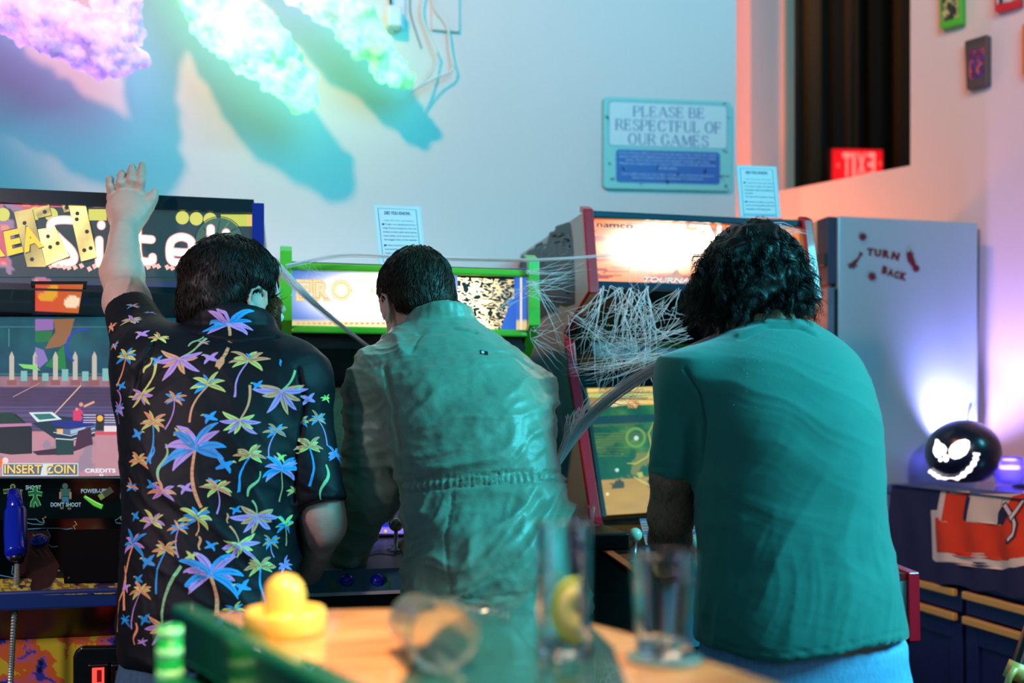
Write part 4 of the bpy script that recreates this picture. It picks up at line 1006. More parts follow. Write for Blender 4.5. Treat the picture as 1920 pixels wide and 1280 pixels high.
card(699, 383, 788, 500, 2.56, 0, [(699, 383), (789, 387), (800, 500), (711, 500)], ['Frogger 1981, Konami / Sega manufacture', 'Frogger was originally pitched by a', 'single Konami employee who was', 'looking to make a game about getting', 'home safely, and it became one of', 'the biggest hits of the decade.', 'When it launched, Frogger sparked', 'many guidelines in the industry for', 'bright colors and simple controls', 'would draw crowds of players in', 'arcades around the world.'], 'laminated white information card standing on the green-trimmed cabinet', False)
card(1380, 310, 1455, 415, 2.62, 0, [(1380, 309), (1456, 312), (1465, 416), (1388, 414)], ['Tekken Tag Tournament 1999, Namco', 'It was the first tag arcade release', 'series made for player. This fighting', 'tournament roster was added and', 'expanded.', 'This tag mode let players swap', 'between their fighters in seconds,', 'tactics and timing. Many fans still', 'consider it the favourite.'], 'laminated white information card standing on top of the red-trimmed cabinet', True)
# ================================================================ steel locker with the message, right of the cabinets
KY = 2.95; kX0 = onY(1570, 403, KY).x; kX1 = onY(1834, 415, KY).x; kz = onY(1570, 404, KY).z
m_lock = mat('locker_paint', (172, 200, 214), rough=.28, var=.10, vscale=2.2, bump=.06, bscale=9, metal=.15)
lk = thing('steel_locker', ((kX0+kX1)/2, 3.07, 0), 'tall pale steel locker with dark red writing on its side, right of the red-trimmed cabinet', 'locker')
mk('body', box(kX0+.003, kX1, KY, 3.19, .02, kz), m_lock, lk, bevel=.006)
zs = onX(1545, 541, kX0).z
m_door = mat('warm_lit_locker_door', (216, 196, 160), rough=.3)  # orange glow on the doors put into their base colour
dk = mat('dark_door_edge', (52, 58, 84), rough=.4)
for k, (z0, z1) in enumerate(((zs+.006, kz-.003), (.04, zs-.006))):
    d = mk('door', box(kX0-.030, kX0+.001, KY+.075, 3.19, z0, z1), m_door, lk, bevel=.003)
    mk('door_edge', box(kX0-.032, kX0+.001, KY+.004, KY+.073, z0, z1), dk if k == 0 else mat('blue_door_edge', (96, 116, 140), rough=.4), d, bevel=.002)
h = onX(1541, 489, kX0-.03); mk('handle', box(kX0-.044, kX0-.03, h.y-.035, h.y+.03, h.z-.02, h.z+.02), mat('dark_handle', (50, 40, 20), rough=.4), lk, bevel=.003)
mk('door_gap_seal', [box(kX0-.02, kX0+.002, KY+.01, 3.18, zs-.006, zs+.006), box(kX0-.008, kX0+.002, KY+.001, KY+.012, .04, zs-.01)], m_blackp, lk)
A = Art(plane_map((0, KY-.0012, 0), (0, -1, 0)))
RD = (112, 18, 38)
def lett(ch, x, y, w2, h2, rot):
    ca, sa = math.cos(math.radians(rot)), math.sin(math.radians(rot))
    A.text(ch, [(x+a*w2/2*ca-b*h2/2*sa, y+a*w2/2*sa+b*h2/2*ca) for a, b in ((-1, -1), (1, -1), (1, 1), (-1, 1))], RD, bold=.075)
for ch, x, y, w2, h2, rot in (('T', 1632, 472, 13, 14, 5), ('U', 1646, 474, 13, 14, 4), ('R', 1662, 476, 14, 15, 6), ('N', 1679, 480, 15, 15, 14), ('B', 1659, 506, 10, 15, 14), ('A', 1670, 511, 12, 14, 12), ('C', 1681, 515, 10, 14, 8), ('K', 1694, 518, 13, 15, 12)): lett(ch, x, y, w2, h2, rot)
r_ = random.Random(4)
def splat(cx, cy, r, n=11):
    pts = []
    for k in range(n*2):
        a = math.pi*k/n; q = r*(1.25+r_.uniform(-.1, .3) if k % 2 else .68); pts.append((cx+q*math.cos(a), cy+q*math.sin(a)))
    A.poly(pts, RD); A.circ(cx, cy, r*.75, RD, 12)
    for _ in range(4): a = r_.uniform(0, 6.3); A.circ(cx+r*1.7*math.cos(a), cy+r*1.7*math.sin(a), r*.10, RD, 6)
splat(1618, 444, 7.5); splat(1635.5, 518, 7.5)
A.line([(1592, 502), (1600, 495), (1606, 488)], [3, 9, 7], RD); A.line([(1606, 489), (1612, 480), (1615, 473)], [5, 4, 7], RD); A.circ(1614.5, 476, 3.4, RD, 10)
for p in ((1589, 496), (1593, 503), (1600, 504), (1607, 500)): A.line([(1601, 494), p], [6, 2], RD)
A.line([(1704, 472), (1708, 486), (1716, 502)], [9, 13, 6], RD); A.circ(1718, 503, 6.5, RD, 12)
for p in ((1700, 478), (1702, 486), (1714, 474), (1709, 468)): A.line([(1707, 482), p], [5, 1.5], RD)
A.build('painted_message', art_mat('red_paint_print', rough=.5), lk)

# ================================================================ sideboard
SX = 1.866; sz = onX(1660, 907, SX).z; sy1 = 2.90; sy0 = 1.45; sx1 = 2.33
m_navy = mat('navy_lacquer', (26, 36, 88), rough=.3, var=.15, vscale=6)
m_navyt = mat('navy_top', (92, 92, 150), rough=.16, coat=.4)
sb = thing('sideboard', ((SX+sx1)/2, (sy0+sy1)/2, 0), 'navy blue sideboard with long gold bar handles, below the locker at the right edge', 'sideboard')
mk('carcass', box(SX+.02, sx1-.004, sy0+.004, sy1-.004, .16, sz-.025), m_navy, sb, bevel=.003)
mk('top', box(SX-.008, sx1, sy0, sy1, sz-.025, sz), m_navyt, sb, bevel=.004)
m_gold = mat('brushed_gold', (232, 176, 96), rough=.4, metal=.25)
ydiv = onX(1807, 1105, SX).y; bays = ((ydiv+.008, sy1-.02), (ydiv-.60, ydiv-.008))
zh1 = onX(1750, 1102, SX).z; zh2 = onX(1750, 1146, SX).z
for k, (y0, y1) in enumerate(bays):
    for j, (z0, z1) in enumerate(((zh1+.025, sz-.04), (zh2+.02, zh1+.017))):
        d = mk('drawer', box(SX, SX+.02, y0, y1, z0, z1), m_navy, sb, bevel=.003)
        zz = (zh1+.012 if j == 0 else zh2+.012)
        hd = box(SX-.022, SX-.004, y0+.01, y1-.01, zz-.016, zz+.006)
        mk('handle', hd, m_gold, d, bevel=.004)
    dr = mk('door', [box(SX, SX+.02, y0, y0+.05, .2, zh2-.01), box(SX, SX+.02, y1-.05, y1, .2, zh2-.01), box(SX, SX+.02, y0+.05, y1-.05, zh2-.06, zh2-.01), box(SX, SX+.02, y0+.05, y1-.05, .2, .25), box(SX+.01, SX+.018, y0+.05, y1-.05, .25, zh2-.06)], m_navy, sb, bevel=.003)
for x in (SX+.05, sx1-.06):
    for y in (sy1-.08, sy0+.06): mk('leg', tube([(x, y, .16), (x, y, 0)], [.018, .012], 12), m_gold, sb, smooth=True)
q = onX(1666, 930, SX-.002)
mk('corner_strip', box(SX-.006, SX-.001, q.y-.012, q.y+.012, zh1+.06, sz-.03), mat('pale_strip', (130, 140, 190), rough=.3), sb)
# flag draped over the front
FX = SX-.012
def flagmap(px, py, h):
    p = onX(px, py, FX); wv = .006*math.sin(p.y*46+1.3*math.sin(p.z*9))+.004*math.sin(p.y*21+2); t = min(1, max(0, (sz-p.z)/.12))
    return Vector((FX+wv*t-h-.007*t, p.y, p.z))
fl = thing('team_flag', (FX, 2.2, sz), 'navy cloth flag with an orange and cream letter emblem, draped over the sideboard front', 'flag')
yb = lambda x: 1080+(x-1690)*.17
A = Art(flagmap, step=.0007)
ytop = lambda x: 780+onX(x, 900, FX).y*0+((HC-sz)*FP/((onX(x, 900, FX).x*s_+onX(x, 900, FX).y*c_)))
V = []; Fc = []; Cc = []; nx, ny = 90, 30; x0, x1 = 1672, 2080
for j in range(ny+1):
    for i in range(nx+1):
        x = x0+(x1-x0)*i/nx; a, b = ytop(x)+1, yb(x)+3*math.sin(x*.09); V.append((x, a+(b-a)*j/ny)); Cc.append(lin((30, 34, 78)))
A.add(V, [(j*(nx+1)+i, j*(nx+1)+i+1, (j+1)*(nx+1)+i+1, (j+1)*(nx+1)+i) for j in range(ny) for i in range(nx)], Cc)
def tess(poly, col, st=5):
    # clip-free fill: grid of small quads inside the polygon, then exact edges by scanline
    ys = [p[1] for p in poly]; y0, y1 = min(ys), max(ys); n = max(2, int((y1-y0)/st)); A.layer += 1
    def spans(y):
        xs = []
        for i in range(len(poly)):
            (xa, ya), (xb, yb_) = poly[i], poly[(i+1) % len(poly)]
            if (ya <= y) != (yb_ <= y): xs.append(xa+(xb-xa)*(y-ya)/(yb_-ya))
        return sorted(xs)
    for k in range(n):
        ya, yb_ = y0+(y1-y0)*k/n, y0+(y1-y0)*(k+1)/n
        sa = spans(ya+1e-3*(yb_-ya)); sb_ = spans(yb_-1e-3*(yb_-ya)); sm = spans((ya+yb_)/2)
        if len(sa) != len(sb_) : sa = sb_ = sm
        for q in range(0, len(sa)-1, 2):
            m = max(1, int(abs(sa[q+1]-sa[q])/st)); VV = []
            for i in range(m+1):
                t = i/m; VV += [(sa[q]+(sa[q+1]-sa[q])*t, ya), (sb_[q]+(sb_[q+1]-sb_[q])*t, yb_)]
            A.add(VV, [(2*i, 2*i+2, 2*i+3, 2*i+1) for i in range(m)], lin(col), up=False)
CR = (232, 214, 200); OR = (232, 62, 24)
tess([(1765, 921), (1906, 926), (2010, 900), (2010, 1010), (1960, 1050), (1905, 1066), (1880, 1068), (1750, 1052), (1746, 956), (1761, 957)], CR)
tess([(1775, 922), (1820, 925), (1812, 978), (1880, 983), (1874, 975), (1900, 930), (2000, 905), (2000, 1005), (1940, 1040), (1900, 1050), (1870, 1050), (1760, 1036), (1757, 970), (1772, 974)], OR)
tess([(1814, 928), (1822, 930), (1815, 978), (1808, 977)], (30, 34, 78)); tess([(1823, 929), (1882, 932), (1872, 983), (1816, 978)], CR)
tess([(1873, 982), (1875, 960), (1888, 942), (1898, 960), (1886, 982)], (30, 34, 78))
tess([(1882, 944), (1890, 940), (1908, 962), (1915, 980), (1913, 1005), (1902, 1018), (1896, 1020), (1896, 1010), (1906, 998), (1905, 980), (1896, 968)], (40, 44, 80)); tess([(1884, 946), (1890, 943), (1905, 964), (1912, 981), (1910, 1004), (1901, 1015), (1898, 1011), (1908, 998), (1907, 980), (1898, 966)], (226, 214, 214))
tess([(1896, 972), (1912, 946), (1920, 934), (1930, 932), (1914, 960), (1903, 978)], (40, 44, 80)); tess([(1898, 972), (1914, 946), (1922, 936), (1926, 936), (1912, 960), (1903, 975)], (226, 214, 214))
fo = A.build('cloth', art_mat('flag_cloth', rough=.8), fl, smooth=True)
mk('flag_lap', box(FX-.008, FX+.12, onX(2080, 950, FX).y, onX(1672, 930, FX).y, sz+.0005, sz+.003), mat('flag_navy', (34, 38, 84), rough=.8), fl)

# ================================================================ carved jack-o'-lantern ball, lamp and glass on the sideboard
bc = onX(1806, 862, 2.04); R = .109
bc = Vector((2.04, bc.y, sz+R*.93+.002))
pk = thing('lantern', (bc.x, bc.y, sz), 'black round lantern with a glowing grinning carved face, on the sideboard', 'lantern')
def ballrad(a):  # flattened bottom
    return R
mk('shell', lathe([(0, -.86*R)]+[(R*math.cos(a), R*.93*math.sin(a)) for a in np.linspace(-1.03, math.pi/2, 30)], bc, n=48), mat('black_lantern', (14, 20, 44), rough=.28, coat=.3), pk, smooth=True)
def ballmap(px, py, h):
    o = Vector((0, 0, HC)); d = (C(px, py, 1)-o).normalized(); oc = o-bc; b = oc.dot(d); cc = oc.dot(oc)-(R*.985)**2; disc = b*b-cc
    t = -b-math.sqrt(max(disc, 0)); p = o+d*t; return p+(p-bc).normalized()*(h+.0035)
A = Art(ballmap, step=.0003); LG = (255, 252, 255)
def tessP(pts):  # fan from the centre, subdivided so it follows the ball
    cx = sum(p[0] for p in pts)/len(pts); cy = sum(p[1] for p in pts)/len(pts); n = len(pts); A.layer += 1
    VV = [(cx, cy)]+[(cx+(x-cx)*t, cy+(y-cy)*t) for t in (.35, .7, 1) for x, y in pts]
    F2 = [(0, 1+i, 1+(i+1) % n) for i in range(n)]+[(1+r*n+i, 1+(r+1)*n+i, 1+(r+1)*n+(i+1) % n, 1+r*n+(i+1) % n) for r in (0, 1) for i in range(n)]
    A.add(VV, F2, tuple(1.4*v for v in lin(LG)), up=False)
f4 = lambda x, y: (1560+x/4, 640+y/4)
tessP([f4(*p) for p in [(785, 735), (800, 740), (822, 766), (848, 778), (866, 808), (858, 832), (838, 846), (812, 868), (788, 866), (768, 832), (768, 800), (780, 770)]])
tessP([f4(*p) for p in [(880, 815), (900, 778), (950, 745), (1000, 737), (1030, 752), (1028, 800), (1005, 845), (960, 872), (920, 880), (886, 862)]])
for cx, cy, rx, ry in ((820, 884, 14, 14), (860, 872, 20, 28)): tessP([f4(cx+rx*math.cos(a), cy+ry*math.sin(a)) for a in np.linspace(0, 6.28, 10)[:-1]])
mouth = [(738, 962), (770, 985), (800, 1005), (850, 1018), (900, 1015), (940, 1018), (985, 990), (1030, 950), (1062, 905), (1075, 870), (1080, 835)]
mw = [22, 24, 26, 16, 6, 24, 34, 36, 34, 36, 44]
P = [(v.x, v.y) for v in bez([(*f4(*p), 0) for p in mouth], 60)]; ww = np.interp(np.linspace(0, 1, len(P)), np.linspace(0, 1, len(mw)), mw)/4*(1+.28*np.sin(np.arange(len(P))*1.1))
A.line(P, list(ww), LG)
A.build('glowing_face', art_mat('lantern_glow', 2.2), pk)
lp_ = onX(1890, 880, 2.23); m_gl = mat('frosted_glass', (200, 196, 255), rough=.25, trans=.7)
jar = thing('uplight', (2.2, lp_.y, sz), 'small pale purple uplight glowing against the wall, right of the grinning lantern', 'lamp')
uy = onX(1893, 870, 2.2).y
mk('glass_body', lathe([(0, .004), (.040, .004), (.043, .02), (.040, .075), (.036, .09), (.033, .09), (.037, .07), (.039, .02), (0, .012)], (2.2, uy, sz), n=28), m_gl, jar, smooth=True)
mk('led_disc', lathe([(0, .05), (.028, .05), (.028, .058), (0, .058)], (2.2, uy, sz), n=20), mat('led_purple', (180, 170, 255), emit=(150, 120, 255), es=30), jar)
for nm, x, dy, en, tgt in (('uplight_beam', 2.17, .02, 9, (2.46, 2.90, 1.75)), ('uplight_spill', 2.12, .12, 26, (2.2, 2.95, 1.4))):
    l = light(nm, 'SPOT', (x, uy+dy, sz+.13), tgt, en, (.42, .33, 1.0), spot_size=math.radians(66 if nm == 'uplight_beam' else 120), spot_blend=.8, shadow_soft_size=.02)
mk('cable', tube(bez([(2.23, uy-.03, sz+.004), (2.16, uy-.07, sz+.004), (2.20, uy-.2, sz+.004), (2.25, uy-.35, sz+.004)], 24), .003, 6), mat('dark_cable', (16, 16, 30), rough=.5), smooth=True, label='dark lead of the uplight lying on the sideboard', cat='cable')
q = onY(1834, 560, 3.0)
mk('cable', tube(bez([C(1835, 430, 3.48), C(1833, 600, 3.46), C(1828, 720, 3.42), C(1816, 800, 3.3), (2.19, uy+.04, sz+.01)], 40), .003, 6), mat('dark_cable'), smooth=True, label='thin dark lead running down the wall corner beside the locker', cat='cable')

# ================================================================ oversized game cartridges on the slanted wall
pmW = plane_map(WD(0, 1.5), NW)
def cart(pts, T, col, labpts, lcol, label, seed, ridges=True):
    t = thing('game_cartridge', pmW(*pts[2], 0), label, 'cartridge', 'game cartridges on the slanted wall')
    mk('shell', slabN([pmW(x, y, T) for x, y in pts][::-1], NW, T-.001), mat('cartridge_%d' % seed, col, rough=.4), t, bevel=.004, seg=3)
    A = Art(lambda x, y, h: pmW(x, y, T+.0008+h)); A.poly(labpts, (20, 20, 26)); r_ = random.Random(seed)
    xs = [p[0] for p in labpts]; ys = [p[1] for p in labpts]
    (ax, ay), (bx, by), (cx, cy), (dx, dy) = labpts
    A.grid(labpts, 14, 18, lambda u, v: lcol[min(len(lcol)-1, int(float(fbm(np.array([[u*5, v*6, seed]]), 3, seed)[0])*len(lcol)*1.6-.3*len(lcol)) if True else 0)] if 0 <= int(float(fbm(np.array([[u*5, v*6, seed]]), 3, seed)[0])*len(lcol)*1.6-.3*len(lcol)) else lcol[0])
    A.build('label', art_mat('cartridge_label', rough=.35), t)
    if ridges:
        for k in range(2):
            u0 = pmW(pts[0][0]*.9+pts[1][0]*.1, pts[0][1]+6+k*4, T); u1 = pmW(pts[0][0]*.1+pts[1][0]*.9, pts[1][1]+6+k*4, T)
            mk('grip_ridge', tube([u0, u1], .002, 6), mat('cartridge_%d' % seed), t)
cart([(1808, 77), (1851, 64), (1851, 158), (1812, 168)], .035, (76, 70, 72), [(1817, 96), (1845, 89), (1845, 141), (1817, 151)], [(30, 20, 60), (50, 60, 150), (120, 30, 70), (40, 40, 110), (200, 90, 80)], 'dark grey game cartridge with a purple and red label on the slanted wall', 3)
cart([(1760, -60), (1803, -72), (1803, 44), (1762, 54)], .035, (70, 190, 50), [(1764, -40), (1797, -48), (1797, 32), (1766, 42)], [(16, 24, 26), (50, 60, 50), (190, 190, 120), (20, 30, 40)], 'green game cartridge with a dark label at the top of the slanted wall', 5)
cart([(1862, -90), (1912, -104), (1912, 9), (1865, 22)], .035, (206, 30, 40), [(1867, -70), (1906, -80), (1906, 0), (1869, 9)], [(20, 20, 26), (60, 60, 66), (200, 200, 200), (30, 30, 34)], 'red game cartridge with a dark label at the top right corner', 7)
cart([(1916, 45), (1966, 30), (1966, 132), (1916, 140)], .035, (220, 120, 40), [(1924, 66), (1958, 55), (1958, 118), (1924, 126)], [(60, 30, 20), (200, 160, 60), (120, 40, 30)], 'orange game cartridge cut off by the right edge of the photo', 9)
# black and gold chair back at the bottom right corner
ch = thing('bar_chair', (1.45, 1.42, 0), 'black chair with gold fittings, only its corner visible at the bottom right', 'chair')
p1, p2 = C(1893, 1300, 1.9), C(1925, 1205, 1.9)
dv = (p2-p1).normalized()
mk('back_post', tube([p1-dv*.5, p1+dv*.25], .014, 12), m_blackp, ch, smooth=True)
mk('gold_collar', tube([C(1899, 1274, 1.9), C(1912, 1243, 1.9)], .019, 14), m_gold, ch, smooth=True)
mk('gold_rail', tube([C(1880, 1310, 1.88), C(1893, 1268, 1.88), C(1905, 1252, 1.88)], .006, 10), m_gold, ch, smooth=True)
sc0 = C(1980, 1380, 1.9)
mk('seat', box(sc0.x-.2, sc0.x+.22, sc0.y-.2, sc0.y+.2, sc0.z-.05, sc0.z), m_blackp, ch, bevel=.015)
for dx in (-.17, .19):
    for dy in (-.17, .17): mk('leg', tube([(sc0.x+dx, sc0.y+dy, sc0.z-.04), (sc0.x+dx*1.15, sc0.y+dy*1.15, 0)], .013, 10), m_blackp, ch, smooth=True)

# ================================================================ bar-height game table in the foreground
TZ = 1.083
def T(px, py): return onZ(px, py, TZ)
Ap, Bp = T(372, 1148), T(860, 1136); Cp = T(1410, 1264); Dp = T(642, 1281)
Ad = (Dp-Ap).normalized(); near = Dp+Ad*.33
def bezc(a, b, c, n=8): return [a*(1-t)**2+b*2*t*(1-t)+c*t*t for t in [i/n for i in range(n+1)]]
corner = bezc(T(840, 1136), T(1010, 1138), T(1180, 1186), 8); right = [Cp, Cp+(Cp-T(1180, 1186)).normalized()*.35]
tblo = [Ap]+[Vector(p) for p in corner]+right+[near]
outl = [(p.x, p.y) for p in tblo][::-1]
cen = sum((Vector(p) for p in tblo), Vector((0, 0, 0)))/len(tblo)
table = thing('game_table', (cen.x, cen.y, 0), 'glossy tan-topped game table with dark green rail in the blurred foreground', 'table')
m_top = bpy.data.materials.new('tan_table_top'); m_top.use_nodes = True; nt = m_top.node_tree; b = nt.nodes['Principled BSDF']
tc = nt.nodes.new('ShaderNodeTexCoord'); mp_ = nt.nodes.new('ShaderNodeMapping'); mp_.inputs['Scale'].default_value = (3, 16, 3); mp_.inputs['Rotation'].default_value = (0, 0, .9)
n = nt.nodes.new('ShaderNodeTexNoise'); n.inputs['Scale'].default_value = 3.5; n.inputs['Detail'].default_value = 6; cr = nt.nodes.new('ShaderNodeValToRGB')
cr.color_ramp.elements[0].color = (*lin((206, 130, 78)), 1); cr.color_ramp.elements[1].color = (*lin((236, 178, 112)), 1); cr.color_ramp.elements[0].position = .35; cr.color_ramp.elements[1].position = .65
nt.links.new(tc.outputs['Object'], mp_.inputs[0]); nt.links.new(mp_.outputs[0], n.inputs['Vector']); nt.links.new(n.outputs[0], cr.inputs[0]); nt.links.new(cr.outputs[0], b.inputs['Base Color'])
b.inputs['Roughness'].default_value = .22; b.inputs['Coat Weight'].default_value = .5; b.inputs['Coat Roughness'].default_value = .08
mk('table_top', prismZ(outl, TZ-.035, TZ), m_top, table, bevel=.003)
# jacket's reflection painted as a dark patch on the middle of the top
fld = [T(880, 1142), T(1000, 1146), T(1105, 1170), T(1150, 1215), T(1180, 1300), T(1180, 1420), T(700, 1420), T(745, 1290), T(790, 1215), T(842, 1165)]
mk('jacket_reflection', prismZ([(p.x, p.y) for p in fld][::-1], TZ+.0002, TZ+.0012), mat('dark_green_reflection', (38, 84, 76), rough=.16, coat=.6), table)
m_rail = mat('green_rail', (6, 96, 58), rough=.25, coat=.5)
side = Vector((Ad.y, -Ad.x, 0)); 
if side.x > 0: side = -side
r0 = Ap-Ad*.012; L = (near-Ap).length
mk('rail', obox(r0-Vector((0, 0, .05))+side*.001, Ad, side, Vector((0, 0, 1)), L, .030, .062), m_rail, table, bevel=.008, seg=3)
mk('rail', obox(r0-Vector((0, 0, .16))+side*.020, Ad, side, Vector((0, 0, 1)), L, .022, .10), mat('green_apron', (8, 120, 84), rough=.3, coat=.3), table, bevel=.008, seg=3)
bk = (Vector(corner[0])-Ap); bkd = bk.normalized()
mk('back_apron', obox(Ap-Vector((0, 0, .15))-bkd*0-Vector((0, .0, 0)), bkd, Vector((bkd.y, -bkd.x, 0)), Vector((0, 0, 1)), bk.length*1.0, .02, .11), m_rail, table)
for p in (Ap+(cen-Ap)*.25, Vector(corner[6])+(cen-Vector(corner[6]))*.3, near+(cen-near)*.3, right[1]+(cen-right[1])*.3):
    mk('leg', tube([(p.x, p.y, TZ-.036), (p.x, p.y, 0)], .03, 16), mat('dark_leg', (20, 24, 24), rough=.4), table, smooth=True)
# green glowing tube beside the table corner
gl = thing('glow_tube', (C(316, 1180, 1.08).x, C(316, 1180, 1.08).y, 0), 'upright green glowing tube with pale bands at the left corner of the table', 'light tube')
gp = C(318, 1180, 1.08)
m_gt = mat('green_tube', (20, 170, 70), rough=.3, emit=(6, 170, 60), es=.35)
zz = [C(318, y, 1.08).z for y in (1172, 1400)]
mk('tube', tube([(gp.x, gp.y, zz[0]), (gp.x, gp.y, zz[1])], .0132, 16), m_gt, gl, smooth=True)
for y in (1184, 1222, 1262, 1302): mk('pale_band', tube([(gp.x, gp.y, C(318, y-9, 1.08).z), (gp.x, gp.y, C(318, y+9, 1.08).z)], .0138, 16), mat('pale_green_band', (150, 240, 160), rough=.3, emit=(120, 220, 130), es=.35), gl, smooth=True)
mk('stand_pole', tube([(gp.x, gp.y, zz[1]), (gp.x, gp.y, .02)], .012, 12), m_blackp, gl, smooth=True)
mk('stand_base', lathe([(0, 0), (.09, 0), (.09, .012), (.02, .02), (0, .02)], (gp.x, gp.y, 0)), m_blackp, gl, smooth=True)
# ---- yellow air hockey striker
yo = T(534, 1188); dyo = (yo-Vector((0, 0, HC))).length
m_yel = mat('yellow_plastic', (255, 210, 92), rough=.32, coat=.4, sss=.1)
st = thing('air_hockey_striker', yo+Vector((0, 0, .001)), 'yellow round air hockey striker with a domed grip on the table', 'striker')
rb = 76/FP*1.10; rk = 38/FP*1.10; hb = 46/FP*1.10; ht = 112/FP*1.10
mk('base', lathe([(0, 0), (rb*.96, 0), (rb, .004), (rb, hb*.86), (rb*.96, hb), (rb*.88, hb), (rb*.82, hb*.8), (rb*.6, hb*.55), (0, hb*.55)], yo+Vector((0, 0, .001)), n=40), m_yel, st, smooth=True)
mk('grip', lathe([(rk, hb*.5), (rk*1.02, ht-rk*1.0)]+[(rk*math.cos(a), ht-rk+rk*math.sin(a)) for a in np.linspace(.05, math.pi/2, 10)], yo+Vector((0, 0, .001)), n=32), m_yel, st, smooth=True)
# ---- glasses
m_glass = mat('clear_glass', (250, 252, 255), rough=.02, trans=1, ior=1.46)
def tumbler(o, r0, r1, h, base, wall, axis=(0, 0, 1)):
    return lathe(dense([(0, 0), (r0*.9, 0), (r0, .003), (r1, h-.001), (r1-wall*.5, h), (r1-wall, h-.001), (r0-wall, base+.003), (r0-wall-.003, base), (0, base-.001)]), o, axis, 40)
go = C(1057, 1236, 1.0); go.z = TZ+.001
hg = thing('highball_glass', go, 'tall clear highball glass with a lime wedge inside, on the table', 'glass')
mk('glass', tumbler(go, .0262, .0275, .132, .014, .0028), m_glass, hg, smooth=True)
# lime wedge
lm = thing('lime_wedge', go+Vector((-.004, 0, .02)), 'pale lime wedge standing at the bottom of the tall glass', 'lime')
lo = go+Vector((0, 0, .0))
xw = Vector((c_, -s_, 0)); yw = Vector((s_, c_, 0))
def wedge(r, t, rin=0, off=0):
    cx = lo+xw*(.004)+Vector((0, 0, .045)); pts = []
    aa = np.linspace(math.radians(78), math.radians(292), 22)
    ring = [(r*math.cos(a)*.74+.006, r*math.sin(a)) for a in aa]; ring2 = [(rin*math.cos(a)*.74+.010, rin*math.sin(a)) for a in aa[::-1]]
    pl = ring+ring2
    n_ = len(pl); v = [cx+xw*p[0]+Vector((0, 0, p[1]))+yw*(t/2*sg_-off) for sg_ in (-1, 1) for p in pl]
    m_ = len(aa); f = []
    for i in range(m_-1):
        f += [(i, i+1, n_-2-i, n_-1-i), (n_+i, 2*n_-1-i, 2*n_-2-i, n_+i+1), (i, n_+i, n_+i+1, i+1), (n_-1-i, n_-2-i, 2*n_-2-i, 2*n_-1-i)]
    return v, f+[(0, n_-1, 2*n_-1, n_), (m_-1, m_+n_-1, m_+n_, m_)]
mk('rind', wedge(.0315, .010, .0285), mat('lime_rind', (190, 220, 70), rough=.4), lm, smooth=True, bevel=.001)
mk('flesh', wedge(.0285, .009, .004), mat('lime_flesh', (250, 250, 160), rough=.4), lm, smooth=True)
go2 = C(1245, 1258, .985); go2.z = TZ+.001
sgl = thing('shot_glass', go2, 'shorter clear glass standing on a coaster at the right of the table', 'glass')
mk('glass', tumbler(go2+Vector((0, 0, .004)), .0265, .0325, .100, .012, .0028), m_glass, sgl, smooth=True)
mk('coaster', lathe([(0, 0), (.036, 0), (.037, .0015), (.036, .003), (0, .003)], go2, n=36), mat('clear_coaster', (170, 210, 200), rough=.1, trans=.6), smooth=True, label='round translucent coaster under the shorter glass', cat='coaster')
# fallen plastic cup, its mouth towards the camera's right
mo = C(832, 1196, .93); ba = C(778, 1188, 1.03); ax = (mo-ba).normalized(); ln = (mo-ba).length
rm = 70/FP*.93
mo.z = TZ+rm+.001; ba.z = TZ+.030; ax = (mo-ba).normalized(); ln = (mo-ba).length
fc = thing('plastic_cup', ((mo.x+ba.x)/2, (mo.y+ba.y)/2, TZ), 'clear plastic cup lying on its side on the table, mouth towards us', 'cup')
mk('cup', lathe(dense([(0, .002), (.026, .001), (.028, .004), (rm*.9, ln*.93), (rm*.93, ln-.004), (rm*.99, ln-.004), (rm, ln), (rm*.93, ln+.001), (rm*.86, ln-.006), (.0255, .008), (0, .007)]), ba, ax, 44), mat('cup_plastic', (232, 244, 236), rough=.08, trans=.93, ior=1.35), fc, smooth=True)
for k, (x, y, r) in enumerate(((893, 1141, .005), (905, 1144, .006), (921, 1147, .004), (944, 1150, .0065))):
    o = T(x, y+4); r_ = random.Random(k)
    pts = [Vector((r_.uniform(.7, 1)*r*a, r_.uniform(.7, 1)*r*b2, r_.uniform(.7, 1)*r*c2+r*1.1)) + o for a in (-1, 1) for b2 in (-1, 1) for c2 in (-1, 1)]
    mk('ice_chip', (pts, [(0,1,3,2), (4,6,7,5), (0,4,5,1), (2,3,7,6), (0,2,6,4), (1,5,7,3)]), m_glass, bevel=.0008, label=('leftmost small clear ice chip at the far edge of the table', 'second clear ice chip from the left at the table edge', 'tiny clear ice chip, third from the left at the table edge', 'rightmost and largest clear ice chip at the table edge')[k], cat='ice', group='ice chips on the table')
# ---- clear cup on the ledge of the red cabinet
dc = thing('plastic_cup', (.708, 2.30, zl_), 'small clear plastic cup standing on the black ledge beside the fighting game', 'cup')
co = onZ(1096, 981, zl_+.0005)
co = Vector((.708, onX(1094, 978, .708).y, zl_+.0005))
mk('cup', lathe(dense([(0, .0), (.024, 0), (.028, .042), (.031, .043), (.031, .045), (.0272, .045), (.0232, .002), (0, .002)]), co, n=36), m_glass, dc, smooth=True)
mk('coaster', lathe([(0, 0), (.04, 0), (.04, .002), (0, .002)], (co.x, co.y, zl_-.0018), n=30), mat('silver_coaster', (170, 180, 180), rough=.2, metal=1), dc)
